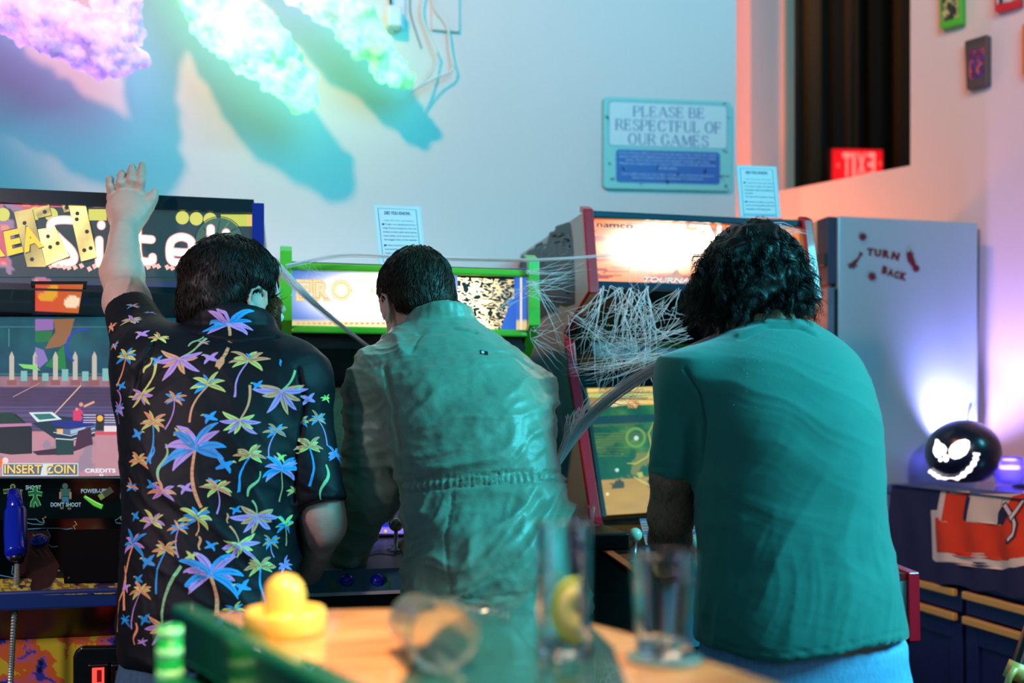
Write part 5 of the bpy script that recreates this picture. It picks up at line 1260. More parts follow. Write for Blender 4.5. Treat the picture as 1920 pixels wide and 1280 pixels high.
# ================================================================ people
def axes(yaw, pitch=0, roll=0):
    """rows: right, forward, up of a head turned yaw to the right of straight away from us, pitched down by pitch"""
    f = np.array([math.sin(yaw)*math.cos(pitch), math.cos(yaw)*math.cos(pitch), -math.sin(pitch)])
    r = np.array([math.cos(yaw), -math.sin(yaw), 0]); u = np.cross(r, f)
    if roll:
        r, u = r*math.cos(roll)+u*math.sin(roll), u*math.cos(roll)-r*math.sin(roll)
    return np.array([r, f, u])
def head(S, c, ax, k=1., ears=True):
    c = np.array(c, float); P = lambda x, y, z: c+(ax.T @ np.array([x, y, z]))*k
    E = lambda p, r, kk=.012, op='add', a=ax: S.ell(P(*p), np.array(r)*k, a, k=kk, op=op)
    E((0, -.012, .03), (.074, .094, .088)); E((0, .04, -.02), (.064, .066, .085), .02); E((0, .045, -.08), (.05, .045, .036), .025)
    E((0, .072, -.098), (.022, .018, .016), .015)
    S.cone(P(0, .100, .004), P(0, .120, -.034), .007*k, .012*k, .008); S.ell(P(-.012, .108, -.040), (.008, .008, .007), k=.006); S.ell(P(.012, .108, -.040), (.008, .008, .007), k=.006)
    S.cone(P(-.034, .092, .022), P(.034, .092, .022), .009*k, .009*k, .012)
    for sx in (-1, 1):
        E((sx*.031, .102, .004), (.014, .010, .010), .006, 'cut'); E((sx*.042, .078, -.03), (.018, .016, .016), .015)
    S.cone(P(-.020, .103, -.062), P(.020, .103, -.062), .005*k, .005*k, .005); S.cone(P(-.017, .101, -.071), P(.017, .101, -.071), .006*k, .006*k, .005)
    if ears:
        for sx in (-1, 1):
            a2 = ax.copy(); th = sx*.30; r2 = ax[0]*math.cos(th)-ax[1]*math.sin(th)*-1; r2 = ax[0]*math.cos(th)+ax[1]*math.sin(th)*(-1); f2 = np.cross(ax[2], r2); a2 = np.array([r2, f2, ax[2]])
            oc = np.array([sx*.079, -.004, -.004])
            pts = [(0, .014, -.020), (0, .016, .008), (0, .008, .026), (0, -.010, .030), (0, -.022, .018), (0, -.020, -.004), (0, -.010, -.020), (0, .002, -.032)]
            Q = [P(*oc)+(a2.T @ np.array([sx*abs(p[1]-.016)*.22, p[1], p[2]]))*k for p in pts]
            for i in range(len(Q)-1): S.cone(Q[i], Q[i+1], .0042*k, .0042*k, .003)
            S.ell(P(*oc)+(a2.T @ np.array([0, -.002, .0]))*k, np.array((.004, .016, .024))*k, a2, k=.004)
            S.ell(Q[-1], (.006, .006, .008), k=.004)
    return P
def eyes(P, k, parent):
    for sx in (-1, 1):
        c = P(sx*.031, .090, .004); V, F_ = lathe([(.0125*k*math.sin(a), -.0125*k*math.cos(a)) for a in np.linspace(0, math.pi, 12)], c, n=14)
        mk('eye', ([W(*v) for v in V], F_), mat('eye_white', (225, 220, 215), rough=.15), parent, smooth=True)
def finger(S, pts, r0, r1, kk=.003):
    n = len(pts)-1
    for i in range(n):
        S.cone(pts[i], pts[i+1], r0+(r1-r0)*i/n, r0+(r1-r0)*(i+1)/n, kk)
        if 0 < i: S.ell(pts[i], np.array((1.07, 1.07, 1.07))*(r0+(r1-r0)*i/n), k=.002)
def hand(S, w, d, nrm, side, k=1., curl=.5):
    """wrist w, direction d, nrm out of the back of the hand, side = thumb side"""
    w, d, nrm, side = [np.array(v, float) for v in (w, d, nrm, side)]
    d /= np.linalg.norm(d); nrm -= d*(nrm@d); nrm /= np.linalg.norm(nrm); sd = np.cross(d, nrm); side = sd if sd@side > 0 else -sd
    S.ell(w+d*.048*k, np.array((.041, .056, .015))*k, np.array([side, d, nrm]), k=.008)
    for o, L, s2 in ((.031, .072, .12), (.010, .080, .03), (-.012, .074, -.05), (-.031, .058, -.14)):
        b = w+d*.086*k+side*o*k; S.cone(w+d*.02*k+side*o*.5*k, b, .012*k, .010*k, .006)
        P = [b]; dd = d+side*s2; a = 0
        for fr in (.45, .31, .24):
            a += curl*(.9 if fr == .45 else 1.1); P.append(P[-1]+(dd*math.cos(a)-nrm*math.sin(a))*L*fr*k)
        finger(S, P, .0092*k, .0072*k)
    b = w+d*.02*k+side*.025*k; m = b+(d*.6+side*.7-nrm*.2)*.038*k; e = m+(d*.9+side*.3-nrm*.35)*.032*k; g = e+(d*.95-nrm*.4)*.024*k
    finger(S, [b, m, e, g], .0135*k, .0085*k, .006)
class Flat(SDF): pass
def cyl(S, a, b, ra, rb, k=.02, flat=True, op='add'):
    a, b = np.array(a, float), np.array(b, float); m = max(ra, rb)+k+.01
    q = S.sub(np.minimum(a, b), np.maximum(a, b), m)
    if q is None: return
    sl, (X, Y, Z) = q; ab = b-a; L = np.linalg.norm(ab); u = ab/L
    t = (X-a[0])*u[0]+(Y-a[1])*u[1]+(Z-a[2])*u[2]
    D = np.sqrt(np.maximum((X-a[0])**2+(Y-a[1])**2+(Z-a[2])**2-t*t, 0))-(ra+(rb-ra)*np.clip(t/L, 0, 1))
    D = np.maximum(D, t-L); D = np.maximum(D, -t-ra*.6)
    S.blend(sl, D, k, op)
def rows(R): return [(HC-(py-HZ)/FP*d, (x0-960)/FP*d, (x1-960)/FP*d, d, th) for py, x0, x1, d, th in R]
def ridged(P, seed, o=3):
    r = 0; a = 1; t = 0
    for k in range(o):
        n = 1-np.abs(2*vnoise(P*(1.9**k)+k*7.7, seed+k)-1); r = r+a*n*n*n; t += a; a *= .45
    return r/t
def fold(V, ang, f_al, f_ac, seed, warp=.6):
    """folds that run along the direction ang (degrees, in the plane facing us)"""
    ca, sa = math.cos(math.radians(ang)), math.sin(math.radians(ang))
    al = V[:, 0]*ca+V[:, 2]*sa; ac = -V[:, 0]*sa+V[:, 2]*ca
    wp_ = (fbm(np.stack([V[:, 0]*7, V[:, 1]*7, V[:, 2]*7], 1), 2, seed+50)-.5)*warp
    return ridged(np.stack([al*f_al, (ac+wp_*.12)*f_ac, V[:, 1]*f_al*1.5], 1), seed)
def smoothstep(a, b, x): t = np.clip((x-a)/(b-a), 0, 1); return t*t*(3-2*t)
def seam(px, py, pts, w2):
    """distance-based profile around a drawn line, photo pixels"""
    d = np.full(len(px), 1e9)
    for (x0, y0), (x1, y1) in zip(pts[:-1], pts[1:]):
        dx, dy = x1-x0, y1-y0; L = dx*dx+dy*dy; t = np.clip(((px-x0)*dx+(py-y0)*dy)/L, 0, 1)
        d = np.minimum(d, np.hypot(px-x0-t*dx, py-y0-t*dy))
    return np.exp(-(d/w2)**2)
def strands(name, L, r0, m, parent, sides=3, **kw):
    """L: (n strands, m points, 3) camera-aligned"""
    L = np.asarray(L); n, q, _ = L.shape; T_ = np.gradient(L, axis=1); T_ /= np.linalg.norm(T_, axis=2, keepdims=True)+1e-9
    ref = np.array([.31, .52, .79]); A_ = np.cross(T_, ref); A_ /= np.linalg.norm(A_, axis=2, keepdims=True)+1e-9; B_ = np.cross(T_, A_)
    rad = r0*np.interp(np.linspace(0, 1, q), [0, .5, 1], [1, .9, .15])[None, :, None]
    V = np.stack([L+rad*(A_*math.cos(a)+B_*math.sin(a)) for a in [2*math.pi*k/sides for k in range(sides)]], 2)  # n,q,s,3
    base = (np.arange(n)*q*sides)[:, None, None]; i = np.arange(q-1)[None, :, None]*sides; k = np.arange(sides)[None, None, :]; k2 = (k+1) % sides
    Q = np.stack([base+i+k, base+i+k2, base+i+sides+k2, base+i+sides+k], -1).reshape(-1, 4)
    return V.reshape(-1, 3), Q
def join(parts):
    V = np.concatenate([p[0] for p in parts]); off = 0; Q = []
    for v, q in parts: Q.append(q+off); off += len(v)
    return V, np.concatenate(Q)
m_skin = mat('skin_fair', (206, 168, 150), rough=.5, sss=.12, var=.10, vscale=60, bump=.15, bscale=400)
m_skin2 = mat('skin_tan', (172, 128, 104), rough=.5, sss=.1, var=.15, vscale=90, bump=.2, bscale=300)
def hair_mat(name, col, rough=.46):
    return mat(name, col, rough=rough, spec=.28, var=.5, vscale=60)
def scalp_points(V, Q, n, seed, cond=None):
    r = np.random.default_rng(seed); c = V[Q].mean(1); N = normals(V, Q)[Q].mean(1); ok = np.ones(len(c), bool) if cond is None else cond(c)
    id_ = r.choice(np.where(ok)[0], n); return c[id_]+r.normal(size=(n, 3))*.001, N[id_], r
def short_hair(V, Q, n, crown, down, L0, seed, m, lift=.18, jit=.25, r0=.0009, cond=None, wav=.004):
    P, N, r = scalp_points(V, Q, n, seed, cond)
    out = P-crown; d = out+down*.12; d -= N*(d*N).sum(1, keepdims=True); d /= np.linalg.norm(d, axis=1, keepdims=True)+1e-9
    cl = fbm(P*38, 2, seed)[:, None]-.5; cl2 = fbm(P*38+9, 2, seed+1)[:, None]-.5
    side = np.cross(N, d); d = d+side*(cl*2.2+r.normal(size=(n, 1))*jit)+N*(lift+cl2*.5+r.normal(size=(n, 1))*.08)
    d /= np.linalg.norm(d, axis=1, keepdims=True); q = 6; t = np.linspace(0, 1, q)[None, :, None]; Ls = (L0*r.uniform(.5, 1.25, (n, 1, 1)))
    ph = (r.uniform(0, 6.28, (n, 1, 1)))*.4+cl[:, None]*18
    S_ = P[:, None]+d[:, None]*Ls*t-N[:, None]*(Ls*t*t*(lift+.32))+side[:, None]*np.sin(ph+t*4)*wav*t
    return strands('hair', S_, r0, m, None)
PALM = dict(L=(200, 150, 222), B=(40, 158, 232), Y=(218, 222, 120), P=(244, 164, 116), G=(150, 200, 140), K=(18, 20, 30))
# ---------------------------------------------------------------- man 1: palm shirt, raised left hand
def man1():
    fz = K(400, 1215, 1.95)
    root = thing('person', W(fz[0], 1.98, 0), 'bearded person in black palm tree shirt, left hand raised onto the marquee', 'person')
    R = [(596, 392, 482, 2.03, .06), (622, 345, 530, 2.03, .085), (650, 296, 566, 2.02, .11), (690, 245, 590, 2.01, .125), (740, 228, 592, 2.0, .135), (800, 229, 582, 1.99, .14), (870, 238, 568, 1.98, .14), (950, 243, 557, 1.97, .14), (1050, 240, 556, 1.96, .145), (1120, 236, 562, 1.95, .15), (1180, 233, 572, 1.95, .15), (1224, 238, 574, 1.95, .15)]
    lo = (K(170, 0, 2.0)[0], 1.72, K(0, 1260, 1.95)[2]); hi = (K(670, 0, 2.0)[0], 2.35, K(0, 540, 2.2)[2])
    S = SDF(lo, hi, .0045); S.loft(rows(R), k=.02)
    # left (raised) sleeve, right sleeve
    cyl(S, K(285, 690, 2.0), K(243, 580, 2.10), .072, .050, .05)
    S.ell(K(300, 668, 2.0), (.075, .075, .06), k=.05)
    cyl(S, K(552, 745, 2.0), K(599, 944, 1.965), .066, .050, .03); S.ell(K(545, 715, 2.0), (.078, .085, .075), k=.05)
    # collar
    cc = K(436, 610, 2.03); n = 26
    ring_ = [cc+np.array([.073*math.cos(a), .066*math.sin(a), .006-.020*math.sin(a)]) for a in np.linspace(0, 2*math.pi, n)]
    for a, b in zip(ring_[:-1], ring_[1:]): S.cone(a, b, .013, .013, .006); S.cone(a+np.array([0, 0, -.014]), b+np.array([0, 0, -.014]), .016, .016, .008)
    V, Q = S.mesh(2); N = normals(V, Q); px, py = topx(V)
    low = smoothstep(700, 1000, py)
    f = fold(V, -38, 3.2, 15, 3)*(.25+.75*low)*.011+fold(V, -62, 2.5, 22, 9)*.004+fold(V, 20, 3, 16, 14)*.003
    V = V+N*(f-.004)[:, None]
    V -= N*(seam(px, py, [(360, 622), (440, 640), (520, 632)], 2.2)*.005)[:, None]; V -= N*(seam(px, py, [(560, 690), (572, 760), (556, 850), (553, 940)], 3)*.010)[:, None]
    V -= N*(seam(px, py, [(290, 640), (262, 690), (248, 740)], 3)*.008)[:, None]; V -= N*(seam(px, py, [(556, 924), (642, 924)], 1.5)*.0025)[:, None]
    m_shirt = mat('black_shirt_fabric', (10, 13, 20), rough=.6, spec=.3, bump=.1, bscale=700)
    sh = np_mesh('shirt', V, Q, m_shirt, root)
    # draped palm-tree print
    WV = toworld(V); bvh = BVHTree.FromPolygons([Vector(v) for v in WV], [tuple(q) for q in Q]); O = Vector((0, 0, HC)); r_ = random.Random(12)
    MV, MF, MC_ = [], [], []
    m_per = 1.97/FP/1.73
    def hit(zx, zy):
        x, y = 180+zx/1.73, 540+zy/1.73; h = bvh.ray_cast(O, (C(x, y, 1)-O).normalized()); return h
    def frame(h):
        n = h[1].normalized(); up = Vector((0, 0, 1)); u = (up-n*up.dot(n)).normalized(); rt = u.cross(n) if False else n.cross(u)*-1
        if rt.dot(Vector((c_, -s_, 0))) < 0: rt = -rt
        return h[0], rt, u
    def stripd(fr, pts, wid, col, lay, vein=None):
        o, rt, u = fr; b = len(MV); n = len(pts)
        for i, p in enumerate(pts):
            a = pts[max(i-1, 0)]; c = pts[min(i+1, n-1)]; dx, dy = c[0]-a[0], c[1]-a[1]; l = math.hypot(dx, dy) or 1
            for sg_ in (-.5, 0, .5):
                q = o+rt*((p[0]-dy/l*wid[i]*sg_)*m_per)+u*((p[1]+dx/l*wid[i]*sg_)*m_per)
                loc, nn, _, _ = bvh.find_nearest(q); MV.append(loc+nn*(.0011+lay*.00025)); MC_.append((*lin(col), 1))
        for i in range(n-1):
            for j in (0, 1): MF.append((b+3*i+j, b+3*i+j+1, b+3*i+3+j+1, b+3*i+3+j))
    def leaf(fr, ang, L, wd, col, droop, lay):
        pts = [(0, 0)]; a = ang; n = 9
        for k in range(n):
            a += droop/n*(1 if math.cos(ang) < 0 else -1); pts.append((pts[-1][0]+math.cos(a)*L/n, pts[-1][1]+math.sin(a)*L/n))
        wid = [wd*(math.sin(math.pi*min(1, (k/n)**.8)*.97+.04)**.75) for k in range(n+1)]
        stripd(fr, pts, wid, col, lay)
        if L > 34: stripd(fr, [(p[0], p[1]) for p in pts[1:-2]], [.9]*(len(pts)-3), PALM['K'], lay+1.5)
    def palm(zx, zy, size, pal, trunk=None, n=9, rot=0):
        h = hit(zx, zy)
        if h[0] is None: return
        fr = frame(h)
        if trunk:
            tx, ty, tc_, tw = trunk; dx, dy = tx-zx, -(ty-zy); L = math.hypot(dx, dy)
            bend = r_.choice((-1, 1))*L*.10; pts = [(dx*t-dy/L*bend*math.sin(math.pi*t), dy*t+dx/L*bend*math.sin(math.pi*t)) for t in np.linspace(0, 1, 12)]
            stripd(fr, pts, [tw*(.7+.5*t) for t in np.linspace(0, 1, 12)], PALM[tc_], -1)
            if tw > 8:
                for k in range(1, 11):
                    a, b2 = pts[k], pts[k-1]; stripd(fr, [(a[0]-tw*.45, a[1]), (a[0]+tw*.45, a[1]+1)], [1, 1], (120, 90, 60), .6)
        up = trunk and trunk[1] < zy
        for k in range(n):
            t = (k+.5)/n; a = (math.radians(200)-t*math.radians(220)) if not up else (math.radians(160)+t*math.radians(220))
            a += rot+r_.uniform(-.12, .12); L = size*1.06*r_.uniform(.82, 1.12)*(1.0 if k % 2 else .86)
            leaf(fr, a, L, size*.245*r_.uniform(.85, 1.15), PALM[pal[k % len(pal)]], r_.uniform(.5, 1.1)*(1 if not up else -.6), (k % 4)*.5)
    def bird(zx, zy, col, s_b=1.):
        h = hit(zx, zy)
        if h[0] is None: return
        fr = frame(h); fl_ = r_.choice((-1, 1)); g = lambda pts: [(x*fl_*s_b, y*s_b) for x, y in pts]
        stripd(fr, g([(-22, -8), (-8, -3), (6, 2), (16, 8), (22, 10)]), [v*s_b for v in (5, 12, 14, 9, 3)], PALM[col], 0)
        stripd(fr, g([(0, 0), (-8, 12), (-18, 20)]), [v*s_b for v in (14, 11, 3)], PALM[col], .5); stripd(fr, g([(4, 0), (12, -12), (14, -20)]), [v*s_b for v in (12, 9, 3)], PALM[col], .5)
        stripd(fr, g([(20, 10), (25, 9), (29, 7)]), [v*s_b for v in (6, 4, 1)], PALM['Y'], .8)
    def stem(x0, y0, x1, y1, col, wd=6):
        h = hit(x0, y0)
        if h[0] is None: return
        fr = frame(h); dx, dy = x1-x0, -(y1-y0); L = math.hypot(dx, dy)
        pts = [(dx*t-dy/L*L*.09*math.sin(math.pi*2*t), dy*t+dx/L*L*.09*math.sin(math.pi*2*t)) for t in np.linspace(0, 1, 14)]; stripd(fr, pts, [wd*(.35+.8*math.sin(math.pi*min(.9, t+.1))) for t in np.linspace(0, 1, 14)], PALM[col], -.5)
    for a in [(430, 120, 84, 'LBBL', (412, 292, 'P', 13), 9), (272, 228, 78, 'PLPL', (338, 142, 'G', 8), 8), (495, 238, 58, 'YP', (456, 360, 'L', 5), 9), (365, 316, 56, 'BY', (318, 435, 'P', 6), 10),
              (150, 342, 50, 'LY', (176, 232, 'Y', 8), 8), (255, 362, 38, 'BP', (234, 455, 'L', 4), 8), (185, 440, 46, 'YP', (178, 566, 'B', 6), 9), (322, 522, 104, 'LB', (346, 700, 'P', 12), 10),
              (466, 428, 60, 'YL', (496, 316, 'P', 7), 9), (602, 332, 78, 'PL', (646, 266, 'G', 7), 9), (585, 467, 40, 'BP', (556, 545, 'L', 4), 8), (500, 545, 48, 'YP', (462, 656, 'B', 7), 9),
              (140, 562, 44, 'YP', None, 8), (216, 664, 52, 'LP', None, 7), (394, 652, 48, 'YP', (392, 728, 'L', 4), 8), (330, 748, 54, 'BY', (326, 800, 'P', 5), 10), (268, 780, 32, 'BP', (272, 866, 'L', 4), 8),
              (184, 760, 46, 'LY', None, 8), (122, 832, 56, 'LB', (114, 1030, 'P', 9), 8), (228, 850, 40, 'YP', (208, 980, 'B', 6), 9), (522, 735, 72, 'PL', (508, 690, 'G', 5), 9), (464, 830, 60, 'YL', (446, 770, 'P', 5), 9),
              (614, 770, 48, 'BY', (622, 838, 'P', 5), 9), (566, 826, 36, 'BP', (576, 872, 'L', 4), 8), (372, 932, 100, 'LB', (375, 1110, 'P', 13), 10), (532, 906, 50, 'YP', (541, 1032, 'B', 8), 9), (146, 985, 42, 'YP', (124, 1100, 'L', 4), 8),
              (216, 1092, 66, 'PL', (262, 920, 'G', 9), 8), (96, 1080, 30, 'B', None, 6), (600, 590, 66, 'LB', (600, 690, 'P', 5), 9), (692, 516, 46, 'YP', (692, 640, 'B', 7), 9), (720, 427, 36, 'BP', (746, 512, 'L', 4), 8),
              (776, 545, 44, 'LB', None, 8), (112, 108, 48, 'YL', None, 9), (98, 226, 46, 'BY', (70, 320, 'P', 5), 9), (60, 190, 30, 'PB', None, 7), (204, 165, 34, 'YP', None, 7), (76, 400, 40, 'BL', None, 8),
              (668, 438, 34, 'BY', None, 7), (50, 130, 34, 'P', None, 6), (612, 905, 40, 'L', None, 7), (450, 1045, 34, 'BY', None, 7), (118, 648, 34, 'BP', None, 7), (120, 60, 24, 'BP', None, 6), (175, 82, 20, 'BL', None, 6), (640, 660, 34, 'PY', None, 6), (150, 1150, 20, 'L', None, 5), (300, 1085, 26, 'L', None, 6), (350, 180, 22, 'PL', None, 5), (745, 360, 26, 'Y', None, 6)]:
        palm(*a[:5], n=a[5])
    for x, y, c2, s2 in ((372, 228, 'L', 1.1), (200, 236, 'B', .8), (500, 225, 'B', .7), (370, 420, 'B', 1), (135, 475, 'B', .9), (270, 470, 'Y', .8), (417, 575, 'B', 1.2), (292, 650, 'L', .9), (182, 640, 'B', .9), (598, 550, 'Y', .8), (640, 565, 'B', .7), (372, 836, 'B', .8), (170, 888, 'B', 1.1), (308, 870, 'Y', .8), (476, 970, 'B', 1.1), (380, 632, 'B', .8), (455, 720, 'B', .7), (525, 316, 'B', .8), (690, 360, 'L', 1.), (150, 150, 'L', 1.), (160, 1075, 'B', .9), (140, 945, 'B', .8), (85, 318, 'B', .7), (130, 740, 'B', .8), (97, 970, 'L', .8), (590, 1040, 'L', .9)): bird(x, y, c2, s2)
    for a in ((205, 625, 216, 512, 'G', 9), (178, 570, 180, 515, 'B', 7), (155, 275, 180, 232, 'Y', 7), (745, 572, 720, 694, 'G', 9), (492, 675, 532, 600, 'G', 8), (300, 190, 338, 145, 'G', 7), (596, 232, 600, 255, 'B', 6), (95, 900, 88, 1100, 'P', 6), (130, 1085, 126, 1150, 'P', 7), (424, 730, 428, 760, 'P', 5), (334, 805, 340, 845, 'P', 7), (70, 330, 95, 440, 'L', 5)): stem(*a)
    me = bpy.data.meshes.new('palm_print'); me.from_pydata([tuple(v) for v in MV], [], MF); at = me.color_attributes.new('Col', 'FLOAT_COLOR', 'POINT'); at.data.foreach_set('color', np.array(MC_, np.float32).ravel())
    pr = fin('palm_print', me, art_mat('shirt_print', rough=.6), sh)
    pr.parent = sh; pr['kind'] = 'stuff'
    # body
    lo = (K(150, 0, 2.4)[0], 1.75, .0); hi = (K(670, 0, 2.0)[0], 2.46, K(0, 290, 2.4)[2]); lo = (lo[0], lo[1], K(0, 1240, 1.95)[2]-.02)
    S = SDF(lo, hi, .0038); hc = K(438, 566, 2.06); ax = axes(.62, .30, -.08)
    P = head(S, hc, ax, 1.02); S.cone(P(0, -.02, -.05), K(440, 650, 2.02), .058, .066, .02)
    S.loft(rows([(y, a+22, b-22, d, t-.02) for y, a, b, d, t in R[2:]]), k=.02)
    sL_ = K(285, 690, 2.0); el = K(240, 566, 2.13); wr = K(233, 436, 2.262)
    S.cone(sL_, el, .055, .042, .02); S.cone(el, K(229, 512, 2.19), .0435, .0425, .02); S.cone(K(229, 512, 2.19), wr, .0425, .0305, .02); S.ell(K(236, 566, 2.11), (.043, .045, .05), k=.02)
    # raised hand on the marquee, fingers over the top rail
    D = 2.318
    for kx, ky in ((262, 368), (245, 362), (227, 364), (211, 372)): S.cone(K(234, 428, 2.28), K(kx, ky, D), .024, .0135, .012)
    S.ell(K(236, 398, 2.30), (.044, .018, .050), k=.012); S.cone(K(244, 420, 2.285), K(268, 392, 2.315), .024, .018, .014)
    finger(S, [K(262, 368, D), K(264, 340, D-.012), K(266, 322, D), K(267, 309, D+.012)], .0118, .0088); finger(S, [K(245, 362, D), K(246, 336, D-.016), K(247, 322, D), K(248, 313, D+.016)], .0118, .0088)
    finger(S, [K(227, 364, D), K(227, 342, D-.018), K(228, 330, D-.004), K(229, 324, D+.018)], .0115, .0088); finger(S, [K(210, 372, D), K(207, 349, D-.018), K(206, 338, D-.004), K(208, 334, D+.016)], .0105, .0080)
    finger(S, [K(262, 404, 2.305), K(276, 386, D), K(285, 372, D), K(291, 360, D)], .0165, .0092, .01)
    # right arm down to the controls
    S.cone(K(560, 745, 2.0), K(602, 960, 1.99), .055, .044, .02); el2 = K(607, 985, 2.0); S.cone(K(602, 960, 1.99), el2, .043, .040, .015); wr2 = K(574, 1080, 2.10); S.cone(el2, wr2, .041, .028, .02)
    hand(S, wr2, K(540, 1110, 2.2)-wr2, (0, -.3, 1), (0, 1, 0), 1., .5)
    V, Q = S.mesh(2); N = normals(V, Q); px, py = topx(V); V = V+N*((fbm(V*60, 3, 5)-.5)*.0025)[:, None]
    V += N*(seam(px, py, [(246, 520), (236, 548), (222, 560)], 3)*.003)[:, None]
    body = np_mesh('body', V, Q, m_skin, root); eyes(P, 1.02, root)
    # nails
    # hair and beard
    S = SDF(hc-.16, hc+.16, .005)
    S.ell(P(0, -.022, .034), (.084, .101, .094), ax, k=.01); S.ell(P(-.02, .02, .07), (.066, .075, .062), ax, k=.02); S.ell(P(0, -.055, -.02), (.075, .05, .058), ax, k=.02)
    V, Q = S.mesh(1); N = normals(V, Q)
    keep = lambda c: ((c-hc)@ax[1] < .055) & ((c-hc)@ax[2] > -.075+.0*c[:, 0])
    V2 = V+N*((fbm(V*30, 3, 2)-.5)*.016)[:, None]
    loc = (V-hc)@ax.T; cut_ = (loc[:, 1] > .062) & (loc[:, 2] < .06); V2[cut_] -= N[cut_]*.02; ear = (np.abs(loc[:, 0]) > .055) & (loc[:, 2] < .02) & (loc[:, 1] > -.025); V2[ear] -= N[ear]*.016
    crown = P(-.01, -.045, .125); parts = [(V2, Q)]
    parts.append(short_hair(V2, Q, 5200, crown, np.array([0, -.1, -.9]), .034, 4, None, .22, .3, cond=keep))
    parts.append(short_hair(V2, Q, 420, crown, np.array([-.6, 0, -.5]), .055, 6, None, .5, .7, cond=lambda c: (c[:, 0] < hc[0]-.03) & ((c-hc)@ax[2] > -.08), r0=.0007))
    V3, Q3 = join(parts); np_mesh('hair', V3, Q3, hair_mat('dark_brown_hair', (34, 24, 20)), root, kind='stuff')
    S = SDF(hc-.17, hc+.17, .005)
    for sx in (-1, 1): S.cone(P(sx*.070, .040, .015), P(sx*.068, .060, -.085), .014, .027, .02)
    S.cone(P(-.06, .05, -.09), P(0, .090, -.115), .02, .024, .02); S.cone(P(.06, .05, -.09), P(0, .090, -.115), .02, .024, .02)
    V, Q = S.mesh(1); bd = short_hair(V, Q, 4200, P(0, -.02, .06), np.array([0, .2, -1.2]), .024, 14, None, .7, .4, r0=.0006)
    V3, Q3 = join([(V, Q), bd]); np_mesh('beard', V3, Q3, hair_mat('auburn_beard', (120, 62, 30)), root, kind='stuff')
    legs(root, 398, 1216, 1.95, .158, .135, (62, 96, 124), 'blue_jeans_dark', [(-.10, 1.98), (.11, 1.94)], .0)
def legs(root, cx, top, d, hw, th, col, mname, feet, lean, waist=True):
    c = K(cx, top, d); zt_ = c[2]+.03; S = SDF((c[0]-.30, d-.28, .02), (c[0]+.30, d+.34, zt_+.03), .0085)
    S.loft([(zt_, c[0]-hw, c[0]+hw, d, th), (zt_-.10, c[0]-hw*1.07, c[0]+hw*1.07, d-.005, th+.012), (zt_-.24, c[0]-hw*1.04, c[0]+hw*1.04, d, th)], k=.02)
    for sx, (fx, fd) in zip((-1, 1), feet):
        hp = np.array([c[0]+sx*.085, d, zt_-.16]); kn = np.array([c[0]+fx, (d+fd)/2+.03, .50]); an = np.array([c[0]+fx*1.1, fd, .10])
        S.cone(hp, kn, .092, .066, .03); S.cone(kn, an, .066, .055, .02)
    V, Q = S.mesh(1); N = normals(V, Q); V = V+N*(fold(V, 8, 3, 12, 71)*.008)[:, None]
    m = mat(mname, col, rough=.75, var=.35, vscale=160, bump=.25, bscale=500, stretch=(1, 1, .35))
    j = np_mesh('jeans', V, Q, m, root)
    mw_ = mat(mname+'_seam', tuple(min(255, int(v*1.25)) for v in col), rough=.7)
    a = np.linspace(0, 2*math.pi, 40)
    if waist:
        for dz in (-.028, -.072):
            V1, F1 = tube([W(c[0]+(hw+.004)*math.cos(t), d+(th+.003)*math.sin(t), zt_+dz+.004*math.cos(t)) for t in a], .0016, 5); mk('waist_seam', (V1, F1), mw_, j, smooth=True)
    bvh = BVHTree.FromPolygons([Vector(v) for v in toworld(V)], [tuple(q) for q in Q]); O = Vector((0, 0, HC))
    for sx in (-1, 1):
        cxp = c[0]+sx*hw*.5; pts = [(cxp-.06, zt_-.115), (cxp-.058, zt_-.20), (cxp, zt_-.235), (cxp+.058, zt_-.20), (cxp+.06, zt_-.115), (cxp-.06, zt_-.115)]; L = []
        for (x0, z0), (x1, z1) in zip(pts[:-1], pts[1:]):
            for t in np.linspace(0, 1, 7)[:-1]:
                q = W(x0+(x1-x0)*t, d-.4, z0+(z1-z0)*t); h = bvh.ray_cast(q, W(0, 1, 0)); 
                if h[0] is not None: L.append(h[0]-W(0, 1, 0)*.001)
        if len(L) > 5: mk('back_pocket', tube(L+[L[0]], .0022, 5), mw_, j, smooth=True)
    for sx, (fx, fd) in zip((-1, 1), feet):
        S = SDF((c[0]+fx*1.1-.09, fd-.12, -.01), (c[0]+fx*1.1+.09, fd+.24, .16), .007); x = c[0]+fx*1.1
        S.ell((x, fd+.13, .035), (.046, .09, .035), k=.03); S.ell((x, fd-.02, .04), (.038, .06, .045), k=.03); S.cone((x, fd, .06), (x, fd, .11), .045, .05, .02)
        S.F = np.maximum(S.F, (.002-np.broadcast_to(S.ax[2][None, None, :], S.F.shape))).astype(np.float32)
        V, Q = S.mesh(1); np_mesh('shoe', V, Q, mat('shoe_leather', (30, 28, 28), rough=.4), root)
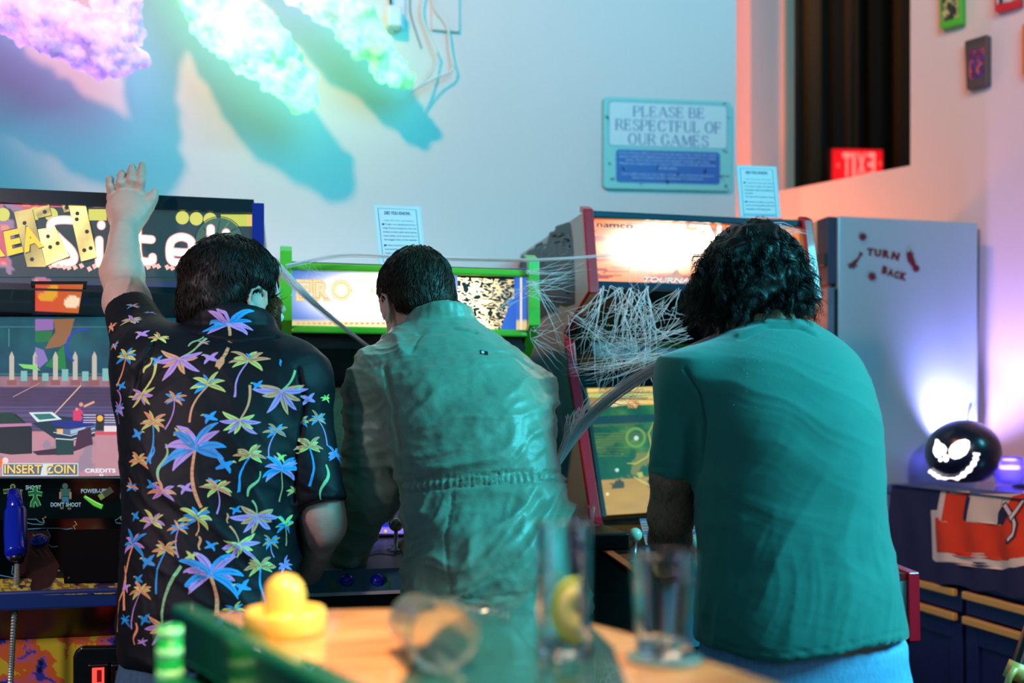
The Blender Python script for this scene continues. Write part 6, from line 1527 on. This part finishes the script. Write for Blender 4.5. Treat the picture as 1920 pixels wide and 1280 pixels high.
# ---------------------------------------------------------------- man 2: green jacket
def man2():
    root = thing('person', W(K(900, 1100, 2.0)[0], 2.05, 0), 'short-haired person in green jacket bending over the controls, back to us', 'person')
    R = [(574, 786, 868, 2.20, .055), (598, 764, 896, 2.18, .085), (630, 728, 946, 2.15, .115), (665, 698, 988, 2.12, .13), (720, 700, 1020, 2.09, .14), (790, 722, 1036, 2.06, .145), (860, 738, 1046, 2.03, .145), (900, 746, 1051, 2.02, .142), (960, 750, 1064, 2.0, .15), (1010, 764, 1076, 1.98, .155), (1060, 762, 1088, 1.97, .16), (1100, 758, 1092, 1.96, .16), (1142, 754, 1098, 1.95, .16)]
    lo = (K(590, 0, 2.1)[0], 1.70, K(0, 1160, 1.95)[2]); hi = (K(1130, 0, 2.1)[0], 2.40, K(0, 555, 2.2)[2])
    S = SDF(lo, hi, .0045); S.loft(rows(R), k=.02)
    sh_, el, cu = K(708, 742, 2.10), K(690, 925, 2.10), K(650, 1050, 2.17)
    S.cone(sh_, el, .060, .052, .035); cyl(S, el, cu, .052, .037, .02); S.ell(K(722, 712, 2.10), (.065, .085, .062), k=.05); S.ell(el, (.055, .055, .055), k=.02)
    S.cone(K(990, 735, 2.13), K(994, 930, 2.26), .06, .055, .03); cyl(S, K(994, 930, 2.26), K(850, 1020, 2.30), .052, .040, .02)
    cc = K(826, 606, 2.165); n = 26
    for j in range(3):
        ring_ = [cc+np.array([(.072-.003*j)*math.cos(a), (.070-.002*j)*math.sin(a), -.010+.011*j-.022*math.sin(a)+.010*math.cos(a)]) for a in np.linspace(0, 2*math.pi, n)]
        for a, b in zip(ring_[:-1], ring_[1:]): S.cone(a, b, .0095, .0095, .005)
    # sleeve tab
    cyl(S, K(640, 1056, 2.14), K(672, 1052, 2.12), .012, .008, .006)
    V, Q = S.mesh(2); N = normals(V, Q); px, py = topx(V)
    body = smoothstep(745, 780, px); low = smoothstep(885, 960, py)
    f = body*(1-low)*(fold(V, 30, 2.6, 13, 23, .9)*.019*smoothstep(640, 760, py)+fold(V, 12, 3, 26, 27)*.006)+body*low*(fold(V, 40, 3.2, 15, 33, 1.1)*.028+fold(V, 62, 4, 26, 37)*.009)+(1-body)*(fold(V, 8, 3, 20, 43, 1.)*.014+fold(V, -32, 4, 22, 46)*.011)
    crinkle = (fbm(V*np.array([55, 55, 55]), 3, 77)-.5)*.004
    V = V+N*(f-.006+crinkle)[:, None]
    for pts, w2, dp in (([(690, 690), (760, 672), (850, 655), (905, 652), (960, 660), (1000, 690)], 1.8, .0035), ([(752, 905), (860, 893), (960, 885), (1050, 886)], 2.0, .005), ([(756, 925), (860, 913), (960, 905), (1055, 905)], 2.0, .006), ([(722, 690), (742, 760), (754, 850), (748, 940), (762, 990)], 3.2, .012), ([(765, 1128), (900, 1122), (1010, 1112), (1100, 1112)], 1.8, .003), ([(790, 625), (770, 660)], 2, .003), ([(782, 622), (850, 612), (893, 622)], 2.2, .005), ([(850, 925), (838, 1010), (850, 1110)], 1.8, .003)):
        V -= N*(seam(px, py, pts, w2)*dp)[:, None]
    ju = seam(px, py, [(756, 915), (860, 903), (960, 895), (1055, 896)], 12)*np.sin(px*.55+fbm(V*20, 2, 3)*9)*.0022; V += N*ju[:, None]
    m_j = mat('olive_jacket_shell', (118, 150, 128), rough=.42, sheen=.15, var=.06, vscale=8, bump=.12, bscale=260)
    jk = np_mesh('jacket', V, Q, m_j, root)
    WV = toworld(V); bvh = BVHTree.FromPolygons([Vector(v) for v in WV], [tuple(q) for q in Q]); O = Vector((0, 0, HC))
    tg = []
    for x, y in ((901, 656), (915, 659), (915, 665), (901, 662)): tg.append(bvh.ray_cast(O, (C(x, y, 1)-O).normalized())[0]-W(0, 1, 0)*.003)
    mk('brand_tab', slabN(tg, W(0, -1, 0), .003), mat('tab_black', (14, 16, 20), rough=.5), jk)
    tg = [bvh.ray_cast(O, (C(x, y, 1)-O).normalized())[0]-W(0, 1, 0)*.0045 for x, y in ((903, 657.5), (908, 658.6), (908, 663), (903, 662))]
    mk('tab_stripe', slabN(tg, W(0, -1, 0), .001), mat('tab_white', (230, 230, 230), rough=.5), jk)
    # zipper edge of collar omitted; body
    lo = (K(590, 0, 2.1)[0], 1.74, K(0, 1160, 1.95)[2]); hi = (K(1130, 0, 2.1)[0], 2.62, K(0, 440, 2.2)[2])
    S = SDF(lo, hi, .004); hc = K(784, 574, 2.225); ax = axes(-.42, .50, .10)
    P = head(S, hc, ax, .98); S.cone(P(0, -.02, -.05), K(828, 640, 2.15), .056, .064, .02)
    S.loft(rows([(y, a+24, b-24, d, t-.025) for y, a, b, d, t in R[2:]]), k=.02)
    wr = cu+np.array([0, .004, -.004]); S.cone(sh_, el, .042, .038, .02); S.cone(el, wr, .038, .028, .02); hand(S, wr, K(668, 1056, 2.30)-wr, (0, 0, 1), (1, 0, 0), .95, .35)
    S.cone(K(990, 740, 2.13), K(994, 930, 2.26), .045, .04, .02); wr = K(836, 1024, 2.31); S.cone(K(994, 930, 2.26), wr, .04, .028, .02); hand(S, wr, K(752, 1030, 2.28)-wr, (0, -.5, .9), (0, 1, .2), 1., .75)
    V, Q = S.mesh(2); N = normals(V, Q); V = V+N*((fbm(V*60, 3, 5)-.5)*.002)[:, None]
    np_mesh('body', V, Q, m_skin, root); eyes(P, .98, root)
    S = SDF(hc-.16, hc+.16, .005)
    S.ell(P(0, -.018, .034), (.081, .098, .091), ax, k=.01); S.ell(P(0, .03, .08), (.062, .068, .052), ax, k=.02); S.ell(P(0, -.058, -.018), (.066, .042, .046), ax, k=.02)
    V, Q = S.mesh(1); N = normals(V, Q); V2 = V+N*((fbm(V*26, 3, 12)-.5)*.010)[:, None]; loc = (V-hc)@ax.T
    cut_ = (loc[:, 1] > .064) & (loc[:, 2] < .055); V2[cut_] -= N[cut_]*.02; ear = (np.abs(loc[:, 0]) > .052) & (loc[:, 2] < .018) & (loc[:, 1] > -.03); V2[ear] -= N[ear]*.018
    keep = lambda c: (((c-hc)@ax[1] < .06) | ((c-hc)@ax[2] > .06)) & ((c-hc)@ax[2] > -.062)
    parts = [(V2, Q), short_hair(V2, Q, 6200, P(.012, -.05, .12), np.array([0, -.1, -.8]), .028, 24, None, .22, .28, cond=keep, wav=.002)]
    V3, Q3 = join(parts); np_mesh('hair', V3, Q3, hair_mat('brown_short_hair', (52, 34, 24)), root, kind='stuff')
    legs(root, 924, 1142, 1.97, .150, .14, (40, 48, 60), 'dark_trousers', [(-.12, 2.02), (.11, 1.96)], 0)
# ---------------------------------------------------------------- man 3: teal T-shirt, curly hair
def man3():
    root = thing('person', W(K(1490, 1200, 1.9)[0], 1.92, 0), 'person with shoulder-length dark curly hair in plain green T-shirt, right of the three', 'person')
    R = [(600, 1402, 1512, 1.99, .06), (616, 1366, 1545, 1.98, .085), (640, 1322, 1578, 1.97, .11), (672, 1292, 1606, 1.95, .13), (720, 1286, 1630, 1.93, .145), (780, 1292, 1645, 1.91, .15), (850, 1304, 1648, 1.90, .15), (950, 1310, 1652, 1.89, .15), (1040, 1314, 1660, 1.88, .155), (1120, 1312, 1674, 1.87, .165), (1190, 1312, 1688, 1.86, .17), (1240, 1316, 1692, 1.86, .17)]
    lo = (K(1190, 0, 1.95)[0], 1.60, K(0, 1262, 1.86)[2]); hi = (K(1715, 0, 1.95)[0], 2.28, K(0, 585, 2.0)[2])
    S = SDF(lo, hi, .0045); S.loft(rows(R), k=.02)
    cyl(S, K(1296, 725, 1.94), K(1266, 892, 1.955), .066, .0535, .02); S.ell(K(1300, 710, 1.94), (.066, .09, .062), k=.05)
    cyl(S, K(1572, 738, 1.98), K(1560, 880, 2.12), .058, .050, .03)
    # hem slants: cut below a sagging curve
    X, Y, Z = np.meshgrid(*S.ax, indexing='ij'); pxg = 960+X/Y*FP; pyg = HZ-(Z-HC)/Y*FP
    hem = np.interp(pxg, [1300, 1340, 1400, 1460, 1560, 1690, 1715], [1190, 1212, 1232, 1240, 1228, 1196, 1194])
    S.F = np.maximum(S.F, ((pyg-hem)/FP*1.87).astype(np.float32)); del X, Y, Z, pxg, pyg, hem
    V, Q = S.mesh(2); N = normals(V, Q); px, py = topx(V)
    low = smoothstep(900, 1120, py); left = smoothstep(1480, 1320, px)*smoothstep(820, 920, py)
    f = fold(V, 80, 2.2, 13, 61, .7)*.011*low+fold(V, 62, 2.5, 15, 63)*.005*smoothstep(700, 1000, py)+fold(V, 28, 2.8, 14, 66)*.009*left*(1-low*.5)+fold(V, -20, 3, 18, 68)*.003
    V = V+N*(f-.004)[:, None]
    for pts, w2, dp in (([(1385, 634), (1440, 612), (1500, 614), (1530, 628)], 1.8, .003), ([(1283, 690), (1310, 740), (1322, 800), (1312, 885)], 2.6, .007), ([(1220, 874), (1310, 880)], 1.6, .0025), ([(1315, 1184), (1380, 1214), (1460, 1226), (1560, 1214), (1690, 1182)], 1.6, .0022)):
        V -= N*(seam(px, py, pts, w2)*dp)[:, None]
    V += N*(seam(px, py, [(1385, 626), (1440, 603), (1500, 605), (1530, 620)], 5)*.003)[:, None]
    m_t = mat('teal_tshirt_cotton', (36, 124, 112), rough=.8, sheen=.3, var=.10, vscale=260, bump=.12, bscale=600)
    ts = np_mesh('tshirt', V, Q, m_t, root)
    # glitter specks on the upper back
    WV = toworld(V); bvh = BVHTree.FromPolygons([Vector(v) for v in WV], [tuple(q) for q in Q]); O = Vector((0, 0, HC)); r_ = random.Random(2); g = []
    for _ in range(150):
        x, y = r_.gauss(1465, 52), r_.gauss(665, 42); h = bvh.ray_cast(O, (C(x, y, 1)-O).normalized())
        if h[0] is not None and 610 < y < 900:
            s2 = r_.uniform(.0004, .0009); p = h[0]+h[1]*.0008; u = h[1].orthogonal().normalized(); v = h[1].cross(u); g.append(([p+u*s2, p+v*s2, p-u*s2, p-v*s2, p+h[1]*s2], [(0, 1, 4), (1, 2, 4), (2, 3, 4), (3, 0, 4)]))
    sp = mk('glitter_specks', g, mat('glitter', (210, 240, 235), rough=.15, metal=.3), ts, kind='stuff')
    lo = (K(1190, 0, 1.95)[0], 1.62, K(0, 1262, 1.86)[2]); hi = (K(1715, 0, 1.95)[0], 2.55, K(0, 400, 2.1)[2])
    S = SDF(lo, hi, .004); hc = K(1404, 540, 2.06); ax = axes(-.40, .30, 0)
    P = head(S, hc, ax, 1.0); S.cone(P(0, -.02, -.04), K(1440, 650, 1.98), .058, .068, .02)
    S.loft(rows([(y, a+24, b-24, d, t-.025) for y, a, b, d, t in R[2:]]), k=.02)
    el = K(1258, 968, 2.0); wr = K(1256, 1046, 2.12)
    S.cone(K(1296, 725, 1.94), K(1264, 885, 1.96), .050, .0445, .02); S.cone(K(1264, 880, 1.96), el, .0445, .0425, .02); S.cone(el, K(1256, 1010, 2.06), .0435, .041, .02); S.cone(K(1256, 1010, 2.06), wr, .040, .032, .02)
    hand(S, wr, K(1262, 1066, 2.26)-wr, (0, -.2, 1), (1, 0, 0), 1., .55)
    S.cone(K(1572, 738, 1.97), K(1560, 940, 2.14), .05, .045, .02); wr = K(1420, 1060, 2.24); S.cone(K(1560, 940, 2.14), wr, .044, .03, .02); hand(S, wr, K(1330, 1062, 2.28)-wr, (0, -.3, .9), (0, 1, .3), 1., .45)
    V, Q = S.mesh(2); N = normals(V, Q); V = V+N*((fbm(V*60, 3, 5)-.5)*.003)[:, None]
    # forearm hair
    c = V[Q].mean(1); cpx, cpy = topx(c); Ns = normals(V, Q)[Q].mean(1); r = np.random.default_rng(3)
    id_ = np.where((cpx > 1205) & (cpx < 1318) & (cpy > 890) & (cpy < 1060))[0]; id_ = r.choice(id_, 1500); pp = c[id_]; nn = Ns[id_]
    dd = np.array([.25, 0, -1.])+nn*.35+r.normal(size=(1500, 3))*.35; dd /= np.linalg.norm(dd, axis=1, keepdims=True); t = np.linspace(0, 1, 4)[None, :, None]
    ah = strands('h', pp[:, None]+dd[:, None]*t*.011*r.uniform(.5, 1.2, (1500, 1, 1))-nn[:, None]*t*t*.002, .00022, None, None)
    np_mesh('body', V, Q, m_skin2, root); np_mesh('arm_hair', ah[0], ah[1], hair_mat('arm_hair_dark', (30, 20, 16)), root, kind='stuff'); eyes(P, 1., root)
    # curly hair
    S = SDF(hc-.22, hc+.22, .006)
    S.ell(P(0, -.02, .04), (.088, .104, .092), ax, k=.02)
    for px_, py_, d, r3 in ((1398, 484, 2.05, (.068, .08, .050)), (1362, 524, 2.02, (.050, .07, .064)), (1446, 524, 2.02, (.052, .07, .064)), (1343, 566, 2.03, (.036, .05, .038)), (1470, 562, 2.02, (.040, .05, .044)), (1405, 562, 1.975, (.078, .05, .045)), (1400, 520, 1.99, (.082, .06, .07))):
        S.ell(K(px_, py_, d), r3, k=.03)
    V, Q = S.mesh(1); N = normals(V, Q)
    V2 = V+N*(ridged(V*28, 5)*.014-.010)[:, None]
    r = np.random.default_rng(21); c = V2[Q].mean(1); Ns = N[Q].mean(1); face = (c-hc)@ax[1]
    ok = np.where((face < .075))[0]; nl = 430; per = 13; m_ = 16; id_ = r.choice(ok, nl); out = []
    wgt = (c[ok][:, 2]-hc[2]) > -.02
    t = np.linspace(0, 1, m_)
    for i in id_:
        p0, n0 = c[i], Ns[i]; h_ = (p0[2]-hc[2]); rad = p0-hc; rad[2] = 0; rad /= np.linalg.norm(rad)+1e-6
        dn = np.array([0, 0, -1.])+rad*.08+n0*.12+r.normal(size=3)*.16; dn /= np.linalg.norm(dn)
        L = r.uniform(.05, .095)*(1 if h_ > -.02 else .42); u = np.cross(dn, n0); u /= np.linalg.norm(u)+1e-6; v = np.cross(dn, u)
        ph = r.uniform(0, 6.28); fq = r.uniform(1.0, 2.3)*L/.075*2*math.pi; am = r.uniform(.003, .0075)
        base = p0[None]+dn[None]*(L*t)[:, None]+n0[None]*(.010*np.sin(t*2.2))[:, None]+(rad*.006)[None]*(t**2)[:, None]
        for q in range(per):
            off = r.normal(size=3)*.0022; w_ = am*(.75+.5*r.random()); p2 = ph+r.normal()*.22
            out.append(base+off*(1+.8*t)[:, None]+u[None]*(w_*np.sin(p2+fq*t)*np.minimum(1, t*4))[:, None]+v[None]*(w_*np.cos(p2+fq*t)*np.minimum(1, t*4))[:, None])
    # stray curls around the outline
    for i in r.choice(ok, 170):
        p0, n0 = c[i], Ns[i]; dn = n0*.8+np.array([0, 0, -.6])+r.normal(size=3)*.5; dn /= np.linalg.norm(dn); L = r.uniform(.012, .03); u = np.cross(dn, r.normal(size=3)); u /= np.linalg.norm(u); ph = r.uniform(0, 6.28)
        out.append(p0[None]+dn[None]*(L*t)[:, None]+u[None]*(.008*np.sin(ph+t*5))[:, None]+np.array([0, 0, -1.])[None]*(.012*t*t)[:, None])
    st_ = strands('h', np.array(out), .00055, None, None)
    V3, Q3 = join([(V2, Q), st_]); np_mesh('hair', V3, Q3, hair_mat('black_curly_hair', (20, 14, 12), .42), root, kind='stuff')
    legs(root, 1500, 1222, 1.87, .178, .15, (120, 172, 214), 'light_blue_jeans', [(-.12, 1.90), (.12, 1.84)], 0, waist=False)
man1(); man2(); man3()
# ================================================================ artificial cobwebs
m_web = bpy.data.materials.new('cobweb_fibre'); m_web.use_nodes = True; nt_ = m_web.node_tree; nt_.nodes.remove(nt_.nodes['Principled BSDF'])
d1_ = nt_.nodes.new('ShaderNodeBsdfDiffuse'); d1_.inputs[0].default_value = (.92, .92, .95, 1); d2_ = nt_.nodes.new('ShaderNodeBsdfTranslucent'); d2_.inputs[0].default_value = (.95, .95, .97, 1)
mx_ = nt_.nodes.new('ShaderNodeMixShader'); mx_.inputs[0].default_value = .5; nt_.links.new(d1_.outputs[0], mx_.inputs[1]); nt_.links.new(d2_.outputs[0], mx_.inputs[2]); nt_.links.new(mx_.outputs[0], nt_.nodes['Material Output'].inputs[0])
def web_threads(n, A0, B0, jA, jB, sag, r, seed, dA, dB, branch=0):
    r_ = np.random.default_rng(seed); out = []; n = int(n*.75); ua = r_.random(max(3, n//7)); ub = r_.random(max(4, n//5))
    for k in range(n):
        u = ua[r_.integers(len(ua))]+r_.normal()*.02; a = np.array(A0[0])*(1-u)+np.array(A0[1])*u+r_.normal(size=2)*jA*.35; v = ub[r_.integers(len(ub))] if r_.random() < .7 else r_.random(); b = np.array(B0[0])*(1-v)+np.array(B0[1])*v+r_.normal(size=2)*jB*.6
        q = 10; t = np.linspace(0, 1, q); d0 = dA+r_.normal()*.02; d1 = dB+r_.normal()*.02; w1 = r_.normal(size=2)*sag
        wob = np.cumsum(r_.normal(size=(q, 2)), 0); wob -= np.outer(1-t, wob[0])+np.outer(t, wob[-1])
        P = np.outer(1-t, a)+np.outer(t, b)+np.outer(np.sin(math.pi*t), w1)+wob*sag*.18
        L = np.array([K(x, y, d0+(d1-d0)*tt) for (x, y), tt in zip(P, t)]); out.append(L)
        for _ in range(branch):
            i = r_.integers(2, q-2); e = P[i]+r_.normal(size=2)*24+np.array([0, 18]); M = np.array([P[i]+(e-P[i])*tt+np.sin(math.pi*tt)*r_.normal(size=2)*2 for tt in t]); out.append(np.array([K(x, y, d0+(d1-d0)*t[i]) for x, y in M]))
    V, Q = strands('w', np.array(out), r, None, None)
    return V, Q
parts = [web_threads(26, ((1150, 540), (1215, 540)), ((1120, 640), (1210, 690)), 8, 22, 10, .0009, 1, 2.50, 2.48, 2), web_threads(22, ((1110, 540), (1180, 542)), ((1064, 600), (1120, 720)), 8, 18, 8, .0007, 2, 2.49, 2.46, 1),
         web_threads(26, ((1180, 542), (1290, 545)), ((1150, 640), (1290, 640)), 8, 18, 8, .0006, 3, 2.49, 2.46, 1), web_threads(40, ((1066, 590), (1150, 660)), ((1080, 790), (1260, 650)), 18, 18, 8, .0004, 4, 2.46, 2.42, 0),
         web_threads(44, ((1110, 700), (1280, 655)), ((1062, 690), (1130, 735)), 14, 14, 6, .0004, 5, 2.44, 2.40, 0), web_threads(40, ((1230, 540), (1300, 640)), ((1060, 640), (1180, 700)), 10, 16, 8, .0004, 7, 2.47, 2.43, 0),
         web_threads(14, ((1130, 470), (1290, 470)), ((1180, 540), (1220, 545)), 6, 6, 6, .0007, 8, 2.52, 2.50, 0)]
V, Q = join(parts); np_mesh('cobweb', V, Q, m_web, None, label='dense branching white cobweb hanging below the glowing orange marquee', cat='cobweb', kind='stuff')
V, Q = join([web_threads(30, ((985, 490), (990, 560)), ((1060, 600), (1095, 480)), 8, 14, 4, .0007, 9, 2.48, 2.55, 0), web_threads(26, ((1000, 500), (1000, 640)), ((1050, 700), (1060, 560)), 8, 20, 5, .0006, 10, 2.48, 2.50, 0), web_threads(12, ((870, 560), (990, 600)), ((1000, 520), (1060, 640)), 12, 14, 4, .0005, 11, 2.44, 2.50, 0)])
np_mesh('cobweb', V, Q, m_web, None, label='thin criss-cross cobweb threads over the side art of the red-trimmed cabinet', cat='cobweb', kind='stuff')
def band(path, widths, n, r, seed, fray=1.):
    r_ = np.random.default_rng(seed); q = 26; t = np.linspace(0, 1, q); pts = np.array([[v.x, v.y, v.z] for v in bez([(p[0], p[1], p[2]*1000) for p in path], 60)]); tt = np.linspace(0, 1, len(pts))
    c = np.stack([np.interp(t, tt, pts[:, j]) for j in range(3)], 1); c[:, 2] /= 1000; ww = np.interp(t, np.linspace(0, 1, len(widths)), widths); dx = np.gradient(c[:, 0]); dy = np.gradient(c[:, 1]); l = np.hypot(dx, dy); out = []
    for k in range(n):
        o = np.clip(r_.normal()*.45, -1, 1); ph = r_.uniform(0, 6); oo = o+.25*np.sin(ph+t*r_.uniform(2, 7)); x = c[:, 0]-dy/l*oo*ww*.5; y = c[:, 1]+dx/l*oo*ww*.5; d = c[:, 2]+r_.normal()*.004
        out.append(np.array([K(a, b, e) for a, b, e in zip(x, y, d)]))
    return strands('b', np.array(out), r, None, None)
V, Q = join([band([(1046, 868, 2.30), (1075, 815, 2.28), (1120, 765, 2.25), (1200, 706, 2.18), (1275, 664, 2.10), (1345, 628, 2.06)], [10, 22, 22, 20, 16, 10], 130, .0007, 31), web_threads(40, ((1052, 790), (1110, 745)), ((1046, 860), (1100, 790)), 6, 6, 4, .0006, 33, 2.29, 2.28, 0), web_threads(36, ((1130, 745), (1230, 690)), ((1090, 800), (1260, 730)), 8, 10, 4, .0006, 34, 2.26, 2.24, 0)])
np_mesh('cobweb', V, Q, m_web, None, label='thick white cobweb band stretched from the jacket side up to the shoulder in the T-shirt', cat='cobweb', kind='stuff')
V, Q = band([(522, 500, 2.34), (560, 540, 2.33), (610, 586, 2.32), (660, 626, 2.3), (716, 668, 2.28)], [20, 15, 10, 8, 5], 40, .0006, 35)
np_mesh('cobweb', V, Q, m_web, None, label='cobweb band running diagonally over the blue marquee between the two left heads', cat='cobweb', kind='stuff')
V, Q = join([band([(536, 498, 2.4), (640, 478, 2.42), (760, 482, 2.44), (900, 486, 2.46), (1010, 487, 2.48), (1120, 480, 2.5), (1220, 468, 2.5)], [10, 8, 8, 8, 8, 8, 10], 14, .0008, 36), web_threads(22, ((545, 560), (640, 500)), ((600, 500), (560, 500)), 10, 14, 5, .0004, 37, 2.44, 2.44, 0)])
np_mesh('cobweb', V, Q, m_web, None, label='thin taut cobweb threads stretched level above the green-trimmed cabinet', cat='cobweb', kind='stuff')
V, Q = web_threads(20, ((1395, 425), (1490, 420)), ((1440, 425), (1522, 440)), 5, 8, 4, .0009, 38, 2.46, 2.52, 0)
np_mesh('cobweb', V, Q, m_web, None, label='small cobweb tuft on the top right corner of the red-trimmed cabinet', cat='cobweb', kind='stuff')
